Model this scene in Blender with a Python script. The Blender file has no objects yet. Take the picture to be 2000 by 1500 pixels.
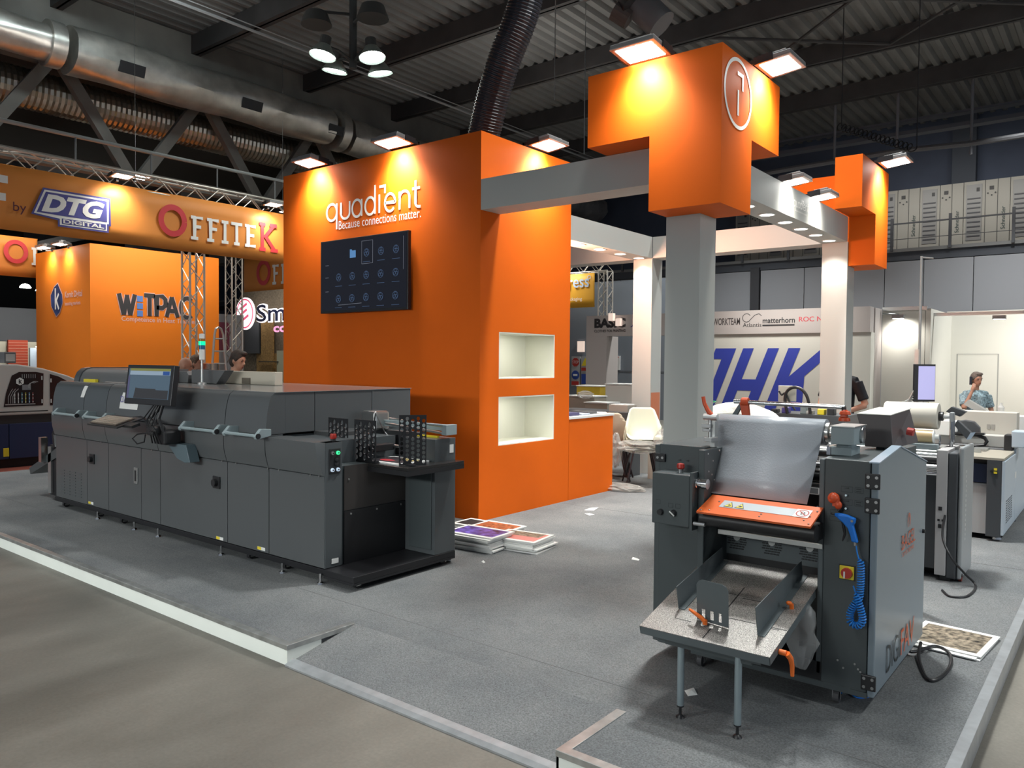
import bpy, bmesh, math, random
from mathutils import Vector, Matrix, Quaternion
sc = bpy.context.scene
COL = sc.collection
PI = math.pi

# ---------------------------------------------------------------- camera, world, exposure
cam = bpy.data.cameras.new('camera')
cam.sensor_fit = 'HORIZONTAL'; cam.sensor_width = 36.0
cam.lens = 36.0 * 1522.5 / 2000.0
cam.clip_end = 200
co = bpy.data.objects.new('camera', cam); COL.objects.link(co)
_yaw, _pit, _rol = math.radians(128.4266), math.radians(-1.6642), math.radians(0.4943)
_F = Vector((math.cos(_yaw)*math.cos(_pit), math.sin(_yaw)*math.cos(_pit), math.sin(_pit)))
_R0 = Vector((math.sin(_yaw), -math.cos(_yaw), 0)); _U0 = _R0.cross(_F)
_R = math.cos(_rol)*_R0 + math.sin(_rol)*_U0; _U = -math.sin(_rol)*_R0 + math.cos(_rol)*_U0
co.matrix_world = Matrix(((_R.x,_U.x,-_F.x,0),(_R.y,_U.y,-_F.y,0),(_R.z,_U.z,-_F.z,1.70),(0,0,0,1)))
sc.camera = co
sc.view_settings.view_transform = 'Standard'
sc.view_settings.look = 'None'
sc.view_settings.exposure = 0.0
sc.view_settings.gamma = 1.0
sc.view_settings.use_curve_mapping = False
w = bpy.data.worlds.new('hall_air'); sc.world = w; w.use_nodes = True
w.node_tree.nodes['Background'].inputs[0].default_value = (0.62, 0.72, 0.86, 1)
w.node_tree.nodes['Background'].inputs[1].default_value = 0.27
sc.cycles.max_bounces = 5; sc.cycles.diffuse_bounces = 3; sc.cycles.glossy_bounces = 3
sc.cycles.caustics_reflective = False; sc.cycles.caustics_refractive = False
sc.cycles.sample_clamp_indirect = 4.0

def lamp(name, kind, loc, target, power, size=0.3, color=(1, 0.97, 0.9), size_y=None, spot=None, blend=0.5):
    d = bpy.data.lights.new(name, kind); d.energy = power; d.color = color
    if kind == 'AREA':
        d.shape = 'RECTANGLE' if size_y else 'DISK'
        d.size = size
        if size_y: d.size_y = size_y
        if spot: d.spread = spot
    else:
        d.shadow_soft_size = size
        if kind == 'SPOT': d.spot_size = spot; d.spot_blend = blend
    o = bpy.data.objects.new(name, d); COL.objects.link(o)
    o.location = loc
    v = Vector(target) - Vector(loc)
    o.rotation_euler = v.to_track_quat('-Z', 'Y').to_euler()
    return o

# hall high-bay luminaires over the aisles and stands (the grid of the visible cluster, 7.2 m up)
for (x, y, e) in [(-4.0, -1.2, 80), (-2.6, 6.9, 290), (3.6, 3.6, 130), (3.5, 9.0, 200), (-10.5, -0.4, 60), (-3.6, 12.0, 180), (-9.0, 12.5, 140), (-15.0, 2.5, 240), (-1.0, -4.5, 110), (3.0, 15.0, 220), (-19.0, 9.0, 160), (-2.0, 20.5, 420), (-9.0, 20.0, 380)]:
    lamp('high_bay_light', 'AREA', (x, y, 8.3), (x, y, 0), e, size=0.7, color=(0.97, 1.0, 0.98), spot=math.radians(104))

lamp('carpet_fill_spot', 'SPOT', (-2.1, 5.0, 8.3), (-2.3, 4.7, 0), 900, size=0.35, color=(0.98, 1.0, 0.97), spot=math.radians(58), blend=1.0)  # unseen spot added to brighten the middle of the carpet
lamp('duct_highlight_fill', 'AREA', (-12.8, 6.0, 8.6), (-15.6, 7.5, 7.7), 45, size=2.5, size_y=0.3, color=(0.80, 0.97, 1.0), spot=math.radians(120))  # unseen area light added for a cyan highlight on the foil duct
# added upward fill lights that brighten the roof sheets, standing in for up-spill
for (x, y, e) in [(-12.5, 6.5, 36), (-6.0, 8.0, 36), (0.0, 6.0, 30), (-10.0, 14.0, 30), (-2.0, 14.0, 26), (-6.0, 2.0, 30)]:
    lamp('roof_fill', 'AREA', (x, y, 6.4), (x, y, 9), e, size=1.2, color=(1.0, 0.98, 0.92), spot=math.radians(170))
# added low fill lights, out of view, for the skirting and machine fronts
lamp('aisle_fill', 'AREA', (-6.0, -5.5, 3.2), (-6.0, 3.0, 0.6), 45, size=7.0, size_y=1.2, color=(0.96, 1.0, 0.98))
lamp('skirting_fill', 'AREA', (-5.5, -3.2, 2.6), (-6.0, 2.6, 0.1), 62, size=8.0, size_y=0.4, color=(0.96, 1.0, 0.97), spot=math.radians(64))
lamp('aisle_fill', 'AREA', (7.5, 5.0, 3.4), (-0.5, 6.0, 0.8), 170, size=5.0, size_y=1.4, color=(0.86, 0.94, 1.0))

# ---------------------------------------------------------------- materials
MATS = {}
def mat(name, color, rough=0.5, metal=0.0, emis=None, es=1.0, noise=0.0, nscale=8.0, bump=0.0, bscale=60.0, alpha=1.0, trans=0.0, spec=0.5, coat=0.0):
    if name in MATS: return MATS[name]
    m = bpy.data.materials.new(name); m.use_nodes = True
    nt = m.node_tree; b = nt.nodes['Principled BSDF']
    b.inputs['Base Color'].default_value = (*color, 1); b.inputs['Roughness'].default_value = rough
    b.inputs['Metallic'].default_value = metal; b.inputs['Specular IOR Level'].default_value = spec
    b.inputs['Coat Weight'].default_value = coat
    if alpha < 1: b.inputs['Alpha'].default_value = alpha
    if trans: b.inputs['Transmission Weight'].default_value = trans
    if emis: b.inputs['Emission Color'].default_value = (*emis, 1); b.inputs['Emission Strength'].default_value = es
    tc = None
    if noise or bump:
        tc = nt.nodes.new('ShaderNodeTexCoord')
    if noise:
        n = nt.nodes.new('ShaderNodeTexNoise'); n.inputs['Scale'].default_value = nscale; n.inputs['Detail'].default_value = 6
        nt.links.new(tc.outputs['Object'], n.inputs['Vector'])
        r = nt.nodes.new('ShaderNodeValToRGB')
        r.color_ramp.elements[0].position = 0.3; r.color_ramp.elements[1].position = 0.7
        r.color_ramp.elements[0].color = (*[c*(1-noise) for c in color], 1)
        r.color_ramp.elements[1].color = (*[min(1, c*(1+noise)) for c in color], 1)
        nt.links.new(n.outputs['Fac'], r.inputs['Fac']); nt.links.new(r.outputs['Color'], b.inputs['Base Color'])
    if bump:
        n2 = nt.nodes.new('ShaderNodeTexNoise'); n2.inputs['Scale'].default_value = bscale; n2.inputs['Detail'].default_value = 3
        nt.links.new(tc.outputs['Object'], n2.inputs['Vector'])
        bp = nt.nodes.new('ShaderNodeBump'); bp.inputs['Strength'].default_value = bump; bp.inputs['Distance'].default_value = 0.01
        nt.links.new(n2.outputs['Fac'], bp.inputs['Height']); nt.links.new(bp.outputs['Normal'], b.inputs['Normal'])
    MATS[name] = m
    return m

def floor_mat(name, c1, c2, fine, big, stretch=(1, 1, 1), rough=0.8, bump=0.2, c3=None, rot=0.0, grain=0.8):
    m = bpy.data.materials.new(name); m.use_nodes = True; nt = m.node_tree; b = nt.nodes['Principled BSDF']
    tc = nt.nodes.new('ShaderNodeTexCoord'); mp = nt.nodes.new('ShaderNodeMapping')
    mp.inputs['Scale'].default_value = stretch; mp.inputs['Rotation'].default_value = (0, 0, rot)
    nt.links.new(tc.outputs['Object'], mp.inputs['Vector'])
    def N(scale, det=5, vec=None, rg=0.6):
        n = nt.nodes.new('ShaderNodeTexNoise'); n.inputs['Scale'].default_value = scale; n.inputs['Detail'].default_value = det; n.inputs['Roughness'].default_value = rg
        nt.links.new((vec or tc).outputs['Object' if not vec else 'Vector'], n.inputs['Vector']); return n
    nb = N(big, 6, mp); nf = N(fine, 2)
    mx = nt.nodes.new('ShaderNodeMix'); mx.data_type = 'RGBA'
    r = nt.nodes.new('ShaderNodeMapRange'); r.inputs[1].default_value = 0.35; r.inputs[2].default_value = 0.65
    nt.links.new(nb.outputs['Fac'], r.inputs[0]); nt.links.new(r.outputs[0], mx.inputs[0])
    mx.inputs[6].default_value = (*c1, 1); mx.inputs[7].default_value = (*c2, 1)
    out = mx.outputs[2]
    mul = nt.nodes.new('ShaderNodeMix'); mul.data_type = 'RGBA'; mul.blend_type = 'OVERLAY'; mul.inputs[0].default_value = grain
    nt.links.new(out, mul.inputs[6]); nt.links.new(nf.outputs['Fac'], mul.inputs[7]); out = mul.outputs[2]
    if c3:
        n3 = N(big*0.35, 3, mp); r3 = nt.nodes.new('ShaderNodeMapRange'); r3.inputs[1].default_value = 0.45; r3.inputs[2].default_value = 0.62
        nt.links.new(n3.outputs['Fac'], r3.inputs[0]); m3 = nt.nodes.new('ShaderNodeMix'); m3.data_type = 'RGBA'
        nt.links.new(r3.outputs[0], m3.inputs[0]); nt.links.new(out, m3.inputs[6]); 
        g = nt.nodes.new('ShaderNodeMix'); g.data_type = 'RGBA'; g.blend_type = 'MULTIPLY'; g.inputs[0].default_value = 1
        nt.links.new(out, g.inputs[6]); g.inputs[7].default_value = (*c3, 1); nt.links.new(g.outputs[2], m3.inputs[7]); out = m3.outputs[2]
    nt.links.new(out, b.inputs['Base Color']); b.inputs['Roughness'].default_value = rough
    b.inputs['Specular IOR Level'].default_value = 0.25
    bp = nt.nodes.new('ShaderNodeBump'); bp.inputs['Strength'].default_value = bump; bp.inputs['Distance'].default_value = 0.004
    nt.links.new(nf.outputs['Fac'], bp.inputs['Height']); nt.links.new(bp.outputs['Normal'], b.inputs['Normal'])
    MATS[name] = m; return m

ORANGE = mat('orange_paint', (0.74, 0.128, 0.007), 0.6, noise=0.03, nscale=2.0, spec=0.15)
WHITEW = mat('white_laminate', (0.50, 0.51, 0.485), 0.6, spec=0.3)
WHITE = mat('white_plastic', (0.78, 0.78, 0.75), 0.45)
LETTER = mat('white_lettering', (0.92, 0.90, 0.86), 0.5)
CREAM = mat('cream_plastic', (0.66, 0.65, 0.52), 0.45)
GRAPH = mat('graphite_metal_paint', (0.080, 0.090, 0.096), 0.28, noise=0.03, nscale=3.0, bump=0.05, bscale=300, spec=0.5)
GRAPH2 = mat('graphite_panel_paint', (0.088, 0.094, 0.098), 0.32, bump=0.05, bscale=300)
DARKG = mat('dark_grey_powder_coat', (0.062, 0.075, 0.079), 0.42, bump=0.06, bscale=400)
DARKG2 = mat('slate_powder_coat', (0.105, 0.125, 0.132), 0.36, bump=0.06, bscale=400)
DOORM = mat('door_paint_with_sheen', (0.19, 0.235, 0.27), 0.28, bump=0.03, bscale=300)  # grey door coat with its bluish reflection put into the colour
BLACK = mat('black_metal', (0.010, 0.010, 0.012), 0.45)
BLACKP = mat('black_plastic', (0.018, 0.018, 0.02), 0.4)
GLOSSB = mat('gloss_black_table', (0.02, 0.019, 0.019), 0.25)
STEEL = mat('brushed_steel', (0.55, 0.55, 0.54), 0.3, 1.0)
CHROME = mat('chrome', (0.75, 0.75, 0.76), 0.12, 1.0)
ALU = mat('aluminium', (0.50, 0.51, 0.50), 0.38, 0.85)
ALUP = mat('anodised_tube', (0.33, 0.40, 0.43), 0.4, 0.6)
TRUSS = mat('truss_aluminium', (0.62, 0.58, 0.52), 0.4, 0.7)
TEAL = mat('grey_teal_paint', (0.27, 0.33, 0.345), 0.4)
REDP = mat('red_plastic', (0.42, 0.03, 0.02), 0.4)
REDO = mat('red_orange_knob', (0.62, 0.08, 0.02), 0.4)
ORANGEP = mat('orange_plastic', (0.80, 0.16, 0.02), 0.4)
BLUEP = mat('blue_plastic', (0.005, 0.16, 0.62), 0.35)
YEL = mat('yellow_label', (0.75, 0.60, 0.03), 0.5)
PAPER = mat('white_paper', (0.74, 0.74, 0.72), 0.6)
INK = mat('black_ink', (0.015, 0.015, 0.018), 0.5)
SKIN = mat('skin', (0.52, 0.27, 0.18), 0.55, noise=0.06, nscale=20)
ROLLW = mat('cream_paper_roll', (0.62, 0.58, 0.50), 0.6, noise=0.04, nscale=3)
KRAFT = mat('tan_film_roll', (0.50, 0.37, 0.20), 0.4)
LED = mat('lit_led_panel', (1, 1, 1), 0.5, emis=(1.0, 0.98, 0.93), es=26)
LEDOFF = mat('dark_lamp_glass', (0.03, 0.03, 0.035), 0.2)
DIFF = mat('lit_downlight', (1, 1, 1), 0.5, emis=(1.0, 0.96, 0.86), es=5)

# ---------------------------------------------------------------- mesh builder
class MB:
    def __init__(s, M=None): s.v = []; s.f = []; s.M = M or Matrix.Identity(4)
    def add(s, vs, fs):
        n = len(s.v); s.v += [tuple(s.M @ Vector(p)) for p in vs]; s.f += [tuple(i+n for i in f) for f in fs]; return s
    def box(s, x0, x1, y0, y1, z0, z1):
        vs = [(x, y, z) for z in (z0, z1) for y in (y0, y1) for x in (x0, x1)]
        return s.add(vs, [(0,2,3,1),(4,5,7,6),(0,1,5,4),(2,6,7,3),(0,4,6,2),(1,3,7,5)])
    def prism(s, pts, axis, a0, a1):
        # axis 'x': pts=(y,z); 'y': pts=(x,z); 'z': pts=(x,y)
        n = len(pts)
        def mk(p, a): return {'x': (a, p[0], p[1]), 'y': (p[0], a, p[1]), 'z': (p[0], p[1], a)}[axis]
        vs = [mk(p, a0) for p in pts] + [mk(p, a1) for p in pts]
        fs = [tuple(range(n))[::-1], tuple(range(n, 2*n))] + [(i, (i+1) % n, n+(i+1) % n, n+i) for i in range(n)]
        return s.add(vs, fs)
    def sweep(s, rings, cap=True, closed=False):
        n = len(rings[0]); vs = [p for r in rings for p in r]; fs = []
        m = len(rings)
        for k in range(m if closed else m-1):
            a = k*n; b = ((k+1) % m)*n
            fs += [(a+i, a+(i+1) % n, b+(i+1) % n, b+i) for i in range(n)]
        if cap and not closed: fs += [tuple(range(n))[::-1], tuple(range((m-1)*n, m*n))]
        return s.add(vs, fs)
    def tube(s, pts, r, n=8, closed=False, cap=True):
        pts = [Vector(p) for p in pts]; m = len(pts); rr = r if isinstance(r, (list, tuple)) else [r]*m
        rings = []; up = None
        for k in range(m):
            if closed: t = pts[(k+1) % m] - pts[k-1]
            else: t = pts[min(k+1, m-1)] - pts[max(k-1, 0)]
            t.normalize()
            if up is None: up = t.orthogonal().normalized()
            u = (up - t*up.dot(t))
            u = u.normalized() if u.length > 1e-5 else t.orthogonal().normalized()
            up = u; w_ = t.cross(u)
            rings.append([tuple(pts[k] + (u*math.cos(2*PI*i/n) + w_*math.sin(2*PI*i/n))*rr[k]) for i in range(n)])
        return s.sweep(rings, cap, closed)
    def cyl(s, p0, p1, r, n=16, r2=None): return s.tube([p0, p1], [r, r if r2 is None else r2], n)
    def lathe(s, prof, c, axis='z', n=20, closed=False):
        # prof: (radius, height) pairs
        rings = []
        for (r, h) in prof:
            ring = []
            for i in range(n):
                a = 2*PI*i/n; x, y = r*math.cos(a), r*math.sin(a)
                ring.append({'z': (c[0]+x, c[1]+y, c[2]+h), 'x': (c[0]+h, c[1]+x, c[2]+y), 'y': (c[0]+x, c[1]+h, c[2]+y)}[axis])
            rings.append(ring)
        return s.sweep(rings, not closed, closed)
    def ell(s, c, r, n=14, m=10):
        rings = []
        for k in range(m+1):
            t = PI*k/m; q = max(math.sin(t), 0.02)
            rings.append([(c[0]+r[0]*q*math.cos(2*PI*i/n), c[1]+r[1]*q*math.sin(2*PI*i/n), c[2]-r[2]*math.cos(t)) for i in range(n)])
        return s.sweep(rings)
    def quad(s, a, b, c, d): return s.add([a, b, c, d], [(0, 1, 2, 3)])
    def build(s, name, m, parent=None, bevel=0.0, smooth=False, seg=2):
        me = bpy.data.meshes.new(name)
        o = bpy.data.objects.new(name, me); COL.objects.link(o)
        off = Vector((0, 0, 0))
        if parent is not None:
            o.parent = parent; p = parent
            while p is not None: off += p.location; p = p.parent
        elif s.v:
            xs = [p[0] for p in s.v]; ys = [p[1] for p in s.v]; zs = [p[2] for p in s.v]
            off = Vector(((min(xs)+max(xs))/2, (min(ys)+max(ys))/2, min(zs))); o.location = off
        me.from_pydata([tuple(Vector(p)-off) for p in s.v], [], s.f)
        bm = bmesh.new(); bm.from_mesh(me); bmesh.ops.recalc_face_normals(bm, faces=bm.faces); bm.to_mesh(me); bm.free()
        me.materials.append(m)
        if smooth:
            for p in me.polygons: p.use_smooth = True
            try: me.set_sharp_from_angle(angle=math.radians(38))
            except Exception: pass
        if bevel > 0:
            bv = o.modifiers.new('bevel', 'BEVEL'); bv.width = bevel; bv.segments = seg; bv.limit_method = 'ANGLE'; bv.angle_limit = math.radians(40)
        return o

def tag(o, label=None, cat=None, group=None, kind=None):
    if label: o['label'] = label
    if cat: o['category'] = cat
    if group: o['group'] = group
    if kind: o['kind'] = kind
    return o
def thing(name, label, cat, loc, group=None):
    o = bpy.data.objects.new(name, None); COL.objects.link(o); o.location = loc; o.empty_display_size = 0.1
    return tag(o, label, cat, group)
def struct(o): o['kind'] = 'structure'; return o
def copy_tree(o, parent=None):
    c = o.copy(); COL.objects.link(c)
    c.parent = parent
    for ch in list(o.children): copy_tree(ch, c)
    return c

# lettering: real flat letters laid on a surface. O=lower-left corner, X=direction of reading, Y=up direction of the letters
def text(name, s, O, X, Y, width, height, m, parent=None, depth=0.004, shear=0.0, bold=0.0):
    cu = bpy.data.curves.new(name, 'FONT'); cu.body = s; cu.size = 1; cu.resolution_u = 3; cu.offset = bold; cu.shear = shear
    cu.extrude = 0.0
    t = bpy.data.objects.new(name, cu); COL.objects.link(t)
    bpy.context.view_layer.update()
    dg = bpy.context.evaluated_depsgraph_get()
    me = bpy.data.meshes.new_from_object(t.evaluated_get(dg))
    vs = [v.co.copy() for v in me.vertices]; fs = [tuple(p.vertices) for p in me.polygons]
    bpy.data.objects.remove(t); bpy.data.curves.remove(cu); bpy.data.meshes.remove(me)
    x0 = min(v.x for v in vs); x1 = max(v.x for v in vs); y0 = min(v.y for v in vs); y1 = max(v.y for v in vs)
    X = Vector(X).normalized(); Y = Vector(Y).normalized(); N = X.cross(Y); O = Vector(O)
    if width is None: width = height*(x1-x0)/(y1-y0)
    b = MB()
    b.add([tuple(O + X*((v.x-x0)/(x1-x0)*width) + Y*((v.y-y0)/(y1-y0)*height) + N*depth) for v in vs], fs)
    return b.build(name, m, parent)

# flat ribbon strokes for drawn logos (2D polylines in the plane O,X,Y)
def strokes(name, lines, wd, O, X, Y, m, parent=None, depth=0.004, sx=1.0, sy=1.0):
    X = Vector(X).normalized(); Y = Vector(Y).normalized(); N = X.cross(Y); O = Vector(O); b = MB()
    for k, ln in enumerate(lines):
        pts = [Vector((p[0]*sx, p[1]*sy)) for p in ln]; L = []; Rr = []
        for i in range(len(pts)):
            t = pts[min(i+1, len(pts)-1)] - pts[max(i-1, 0)]
            if t.length < 1e-9: t = Vector((1, 0))
            t.normalize(); n = Vector((-t.y, t.x))*(wd/2)
            if 0 < i < len(pts)-1:
                a = (pts[i]-pts[i-1]).normalized(); c = (pts[i+1]-pts[i]).normalized()
                q = max(0.4, math.sqrt(max(0.0, (1+a.dot(c))/2))); n = n/q
            L.append(pts[i]+n); Rr.append(pts[i]-n)
        P3 = lambda p: tuple(O + X*p.x + Y*p.y + N*(depth + k*0.00015))
        vs = [P3(p) for p in L] + [P3(p) for p in Rr]; n_ = len(L)
        b.add(vs, [(i, i+1, n_+i+1, n_+i) for i in range(n_-1)])
    return b.build(name, m, parent)
def arc(cx, cy, r, a0, a1, n=16, ry=None):
    ry = ry or r
    return [(cx+r*math.cos(math.radians(a0+(a1-a0)*i/n)), cy+ry*math.sin(math.radians(a0+(a1-a0)*i/n))) for i in range(n+1)]
def poly(name, polys, O, X, Y, m, parent=None, depth=0.004):
    X = Vector(X).normalized(); Y = Vector(Y).normalized(); N = X.cross(Y); O = Vector(O); b = MB()
    for k, p in enumerate(polys):
        b.add([tuple(O + X*q[0] + Y*q[1] + N*(depth)) for q in p], [tuple(range(len(p)))])
    return b.build(name, m, parent)
EX, EY, EZ = (1, 0, 0), (0, 1, 0), (0, 0, 1)
# ================================================================ SETTING
CARPET = floor_mat('grey_needle_carpet', (0.128, 0.134, 0.139), (0.178, 0.182, 0.182), 130, 1.4, rough=0.95, bump=0.4, c3=(0.88, 0.89, 0.90))
CONC = floor_mat('worn_concrete', (0.118, 0.108, 0.092), (0.200, 0.186, 0.162), 55, 1.1, stretch=(1.0, 0.45, 1), rough=0.5, bump=0.03, grain=0.2, c3=(0.70, 0.72, 0.73))
ROOFM = mat('painted_trapezoid_sheet', (0.17, 0.168, 0.163), 0.75, noise=0.2, nscale=0.6)
BEAMM = mat('dark_roof_steel', (0.045, 0.042, 0.042), 0.7, noise=0.2, nscale=2)
CONCW = mat('grimy_precast_concrete', (0.15, 0.14, 0.125), 0.85, noise=0.25, nscale=1.2)
struct(MB().box(-45, 14, -6, 30, -0.2, 0.0).build('floor', CONC))
# corrugated roof, ribs along Y
b = MB(); per = 0.30; x = -45.0; prof = []
while x < 14:
    prof += [(x, 8.90), (x+0.10, 8.90), (x+0.15, 8.99), (x+0.25, 8.99)]; x += per
n = len(prof)
b.add([(p[0], -6, p[1]) for p in prof] + [(p[0], 30, p[1]) for p in prof], [(i, i+1, n+i+1, n+i) for i in range(n-1)])
struct(b.build('ceiling', ROOFM))
for y in (0.6, 3.5, 6.4, 9.3, 12.3, 15.3, 18.2, 21.2):
    b = MB(); b.box(-45, 14, y, y+0.22, 8.50, 8.53).box(-45, 14, y, y+0.22, 8.85, 8.90).box(-45, 14, y+0.09, y+0.13, 8.5, 8.9)
    b.box(-45, 14, y-0.001, y+0.02, 8.53, 8.88)
    struct(b.build('ceiling_beam', BEAMM))
# far wall: blue-grey upper wall
struct(MB().box(-45, 14, 26.0, 26.3, 0, 9.0).build('wall_back', mat('blue_grey_wall', (0.060, 0.075, 0.115), 0.8, noise=0.15, nscale=0.8)))
struct(MB().box(-45.3, -45, -6, 26, 0, 9.0).build('wall_left', mat('dark_far_wall', (0.03, 0.032, 0.035), 0.9)))
# bolted X bracing between the last beams, right
b = MB()
for (x0, x1, y0, y1) in [(-4.2, -1.2, 15.5, 18.2), (-1.2, -4.2, 15.5, 18.2), (-7.2, -4.2, 15.5, 18.2), (-4.2, -7.2, 15.5, 18.2), (-1.2, 1.8, 15.5, 18.2), (1.8, -1.2, 15.5, 18.2)]:
    b.tube([(x0, y0, 8.55), (x1, y1, 8.55)], 0.035, 6)
struct(b.build('ceiling_bracing', BEAMM))
# girder along Y on the left: precast fascia + lattice
struct(MB().box(-16.75, -16.6, -6, 26, 7.55, 8.9).build('girder_fascia', CONCW))
b = MB(); GX = -16.68
b.box(GX-0.12, GX+0.12, -6, 26, 5.45, 5.65).box(GX-0.12, GX+0.12, -6, 26, 7.4, 7.6)
for k in range(-3, 7):
    yb = 8.07 + 3.1*k
    for s_ in (-1, 1):
        p = Vector((GX, yb+0.12*s_, 5.55)); q = Vector((GX, yb+1.45*s_, 7.5)); d = (q-p).normalized(); nn = Vector((0, -d.z, d.y))*0.11; ex = Vector((0.08, 0, 0))
        vs = []
        for P_ in (p, q):
            vs += [tuple(P_-nn-ex), tuple(P_+nn-ex), tuple(P_+nn+ex), tuple(P_-nn+ex)]
        b.add(vs, [(0,1,2,3),(4,5,6,7),(0,1,5,4),(1,2,6,5),(2,3,7,6),(3,0,4,7)])
struct(b.build('lattice_girder', CONCW))
for k in range(-2, 6):
    yb = 6.5+3.1*k
    struct(MB().box(-27, -17.6, yb, yb+0.7, 5.2, 5.9).build('ceiling_rib', BEAMM))
struct(MB().box(-44, -17.2, -6, 26, 7.9, 8.0).build('ceiling_soffit', mat('brown_soffit', (0.05, 0.045, 0.035), 0.9)))

# raised platform with recessed entrance ramp
b = MB()
EL, ER, FY, RY = -3.64, -1.79, 2.60, 3.07
top = [(-14.6, FY), (EL, FY), (EL, RY), (ER, RY), (ER, FY), (-0.50, FY), (-0.50, 14.0), (-14.6, 14.0)]
b.prism([(-12.2, FY), (EL, FY), (EL, RY), (ER, RY), (ER, FY), (-0.50, FY), (-0.50, 13.0), (-12.2, 13.0)], 'z', 0.0, 0.11)
struct(b.build('platform', CARPET))
b = MB(); b.prism([(FY, 0.0), (FY, 0.012), (RY, 0.1105), (RY, 0.0)], 'x', EL+0.004, ER-0.004)
struct(b.build('ramp', CARPET))
struct(MB().box(-12.2, EL, FY-0.014, FY-0.001, 0.0, 0.088).box(EL-0.001, EL+0.012, FY-0.014, RY-0.25, 0.0, 0.088).build('baseboard_front', mat('white_skirting', (0.82, 0.85, 0.80), 0.5, noise=0.03, nscale=3)))
struct(MB().box(ER-0.013, ER-0.001, FY-0.014, RY-0.25, 0.0, 0.088).box(ER-0.013, -0.50, FY-0.014, FY-0.001, 0.0, 0.088).build('baseboard_right', MATS['white_skirting']))
TRIM = mat('worn_alu_trim', (0.52, 0.53, 0.52), 0.35, 0.8, noise=0.2, nscale=14)
b = MB(); b.prism([(-12.2, FY-0.018), (EL+0.016, FY-0.018), (EL+0.016, RY), (EL-0.03, RY), (EL-0.03, FY+0.03), (-12.2, FY+0.03)], 'z', 0.086, 0.1145)
struct(b.build('trim_1', TRIM, bevel=0.002))
b = MB(); b.prism([(ER-0.016, FY-0.018), (-0.54, FY-0.018), (-0.54, FY+0.03), (ER+0.035, FY+0.03), (ER+0.035, RY), (ER-0.016, RY)], 'z', 0.086, 0.1145)
struct(b.build('trim_2', TRIM, bevel=0.002))
b = MB(); b.box(-0.535, -0.485, FY-0.018, 13.0, 0.086, 0.1155).box(-0.50, -0.487, FY, 13.0, 0.0, 0.086)
struct(b.build('trim_3', mat('silver_alu_trim', (0.46, 0.48, 0.50), 0.35, 0.6, noise=0.12, nscale=14), bevel=0.002))
b = MB(); b.prism([(FY-0.03, 0.0), (FY-0.03, 0.01), (FY-0.005, 0.022), (FY+0.03, 0.03), (FY+0.03, 0.0)], 'x', EL+0.012, ER-0.016)
struct(b.build('trim_4', mat('silver_alu_trim', (0.46, 0.48, 0.50), 0.35, 0.6, noise=0.12, nscale=14)))
# carpet seams
b = MB(); b.box(-12.1, -0.53, 3.30, 3.304, 0.11, 0.1112); b.box(-12.1, -0.53, 7.2, 7.205, 0.11, 0.1112)
struct(b.build('floor_seam', mat('seam', (0.12, 0.12, 0.12), 0.9)))

# ================================================================ ORANGE TOWER
TX0, TX1, TY0, TY1, TZ = -8.23, -5.02, 5.812, 7.38, 3.95
tw = thing('exhibition_tower', 'tall orange booth tower wall with white lettering and two lit niches', 'booth wall', ((TX0+TX1)/2, (TY0+TY1)/2, 0.11))
N0, N1 = 6.11, 7.085
nz = [(0.838, 1.338), (1.52, 1.998)]
b = MB()
b.box(TX0, TX1-0.42, TY0, TY1, 0.11, TZ)      # core
b.box(TX1-0.42, TX1, TY0, N0, 0.11, TZ); b.box(TX1-0.42, TX1, N1, TY1, 0.11, TZ)
b.box(TX1-0.42, TX1, N0, N1, 0.11, nz[0][0]); b.box(TX1-0.42, TX1, N0, N1, nz[0][1], nz[1][0]); b.box(TX1-0.42, TX1, N0, N1, nz[1][1], TZ)
b.build('wall_panels', ORANGE, tw)
NICH = mat('niche_white', (0.80, 0.80, 0.70), 0.6)
for (a, c) in nz:
    b = MB(); X0 = TX1-0.40
    b.box(X0-0.01, X0, N0, N1, a, c).box(X0, TX1-0.001, N0, N0+0.012, a, c).box(X0, TX1-0.001, N1-0.012, N1, a, c)
    b.box(X0, TX1-0.001, N0+0.012, N1-0.012, a, a+0.012).box(X0, TX1-0.001, N0+0.012, N1-0.012, c-0.012, c)
    o = b.build('niche', NICH, tw); o['label'] = 'lit white display niche'
    lamp('niche_light', 'AREA', (TX1-0.12, (N0+N1)/2, c-0.02), (TX1-0.2, (N0+N1)/2, a), 5.0, size=0.10, size_y=0.7, color=(1, 0.97, 0.85))
# drawn word mark
def wordmark(O, X, Y, W, H, wd, parent, name='lettering'):
    # design box 100 wide (q left .. t right), baseline 0, x-height 30, ascender 50
    L = []
    L.append(arc(9, 15, 9, 0, 360, 24, 15)); L.append([(18, 30), (18, -17)])            # q
    L.append([(25.5, 30), (25.5, 10)] + arc(33, 10, 7.5, 180, 360, 12, 10) + [(40.5, 30)])  # u
    L.append(arc(53, 15, 8, 0, 360, 24, 15)); L.append([(61, 30), (61, 0)])             # a
    L.append(arc(75, 15, 8, 0, 360, 24, 15)); L.append([(83, 50), (83, 0)])             # d
    L.append([(90, 32), (90, 0)]); L.append([(90, 45), (99, 45), (99, 32.5)])           # i with corner dot
    L.append([(99, 15), (115, 15)] + arc(107, 15, 8, 0, 320, 20, 15))                   # e
    L.append([(122, 30), (122, 0)]); L.append([(122, 18)] + arc(129.5, 18, 7.5, 180, 0, 12, 12) + [(137, 0)])
    L.append([(146, 44), (146, 7)] + arc(151, 7, 5, 180, 270, 6, 7) + [(153.5, 0)]); L.append([(141, 31), (152.5, 31)])
    return strokes(name, L, wd, O, X, Y, LETTER, parent, sx=W/153.5, sy=H/50)
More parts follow.
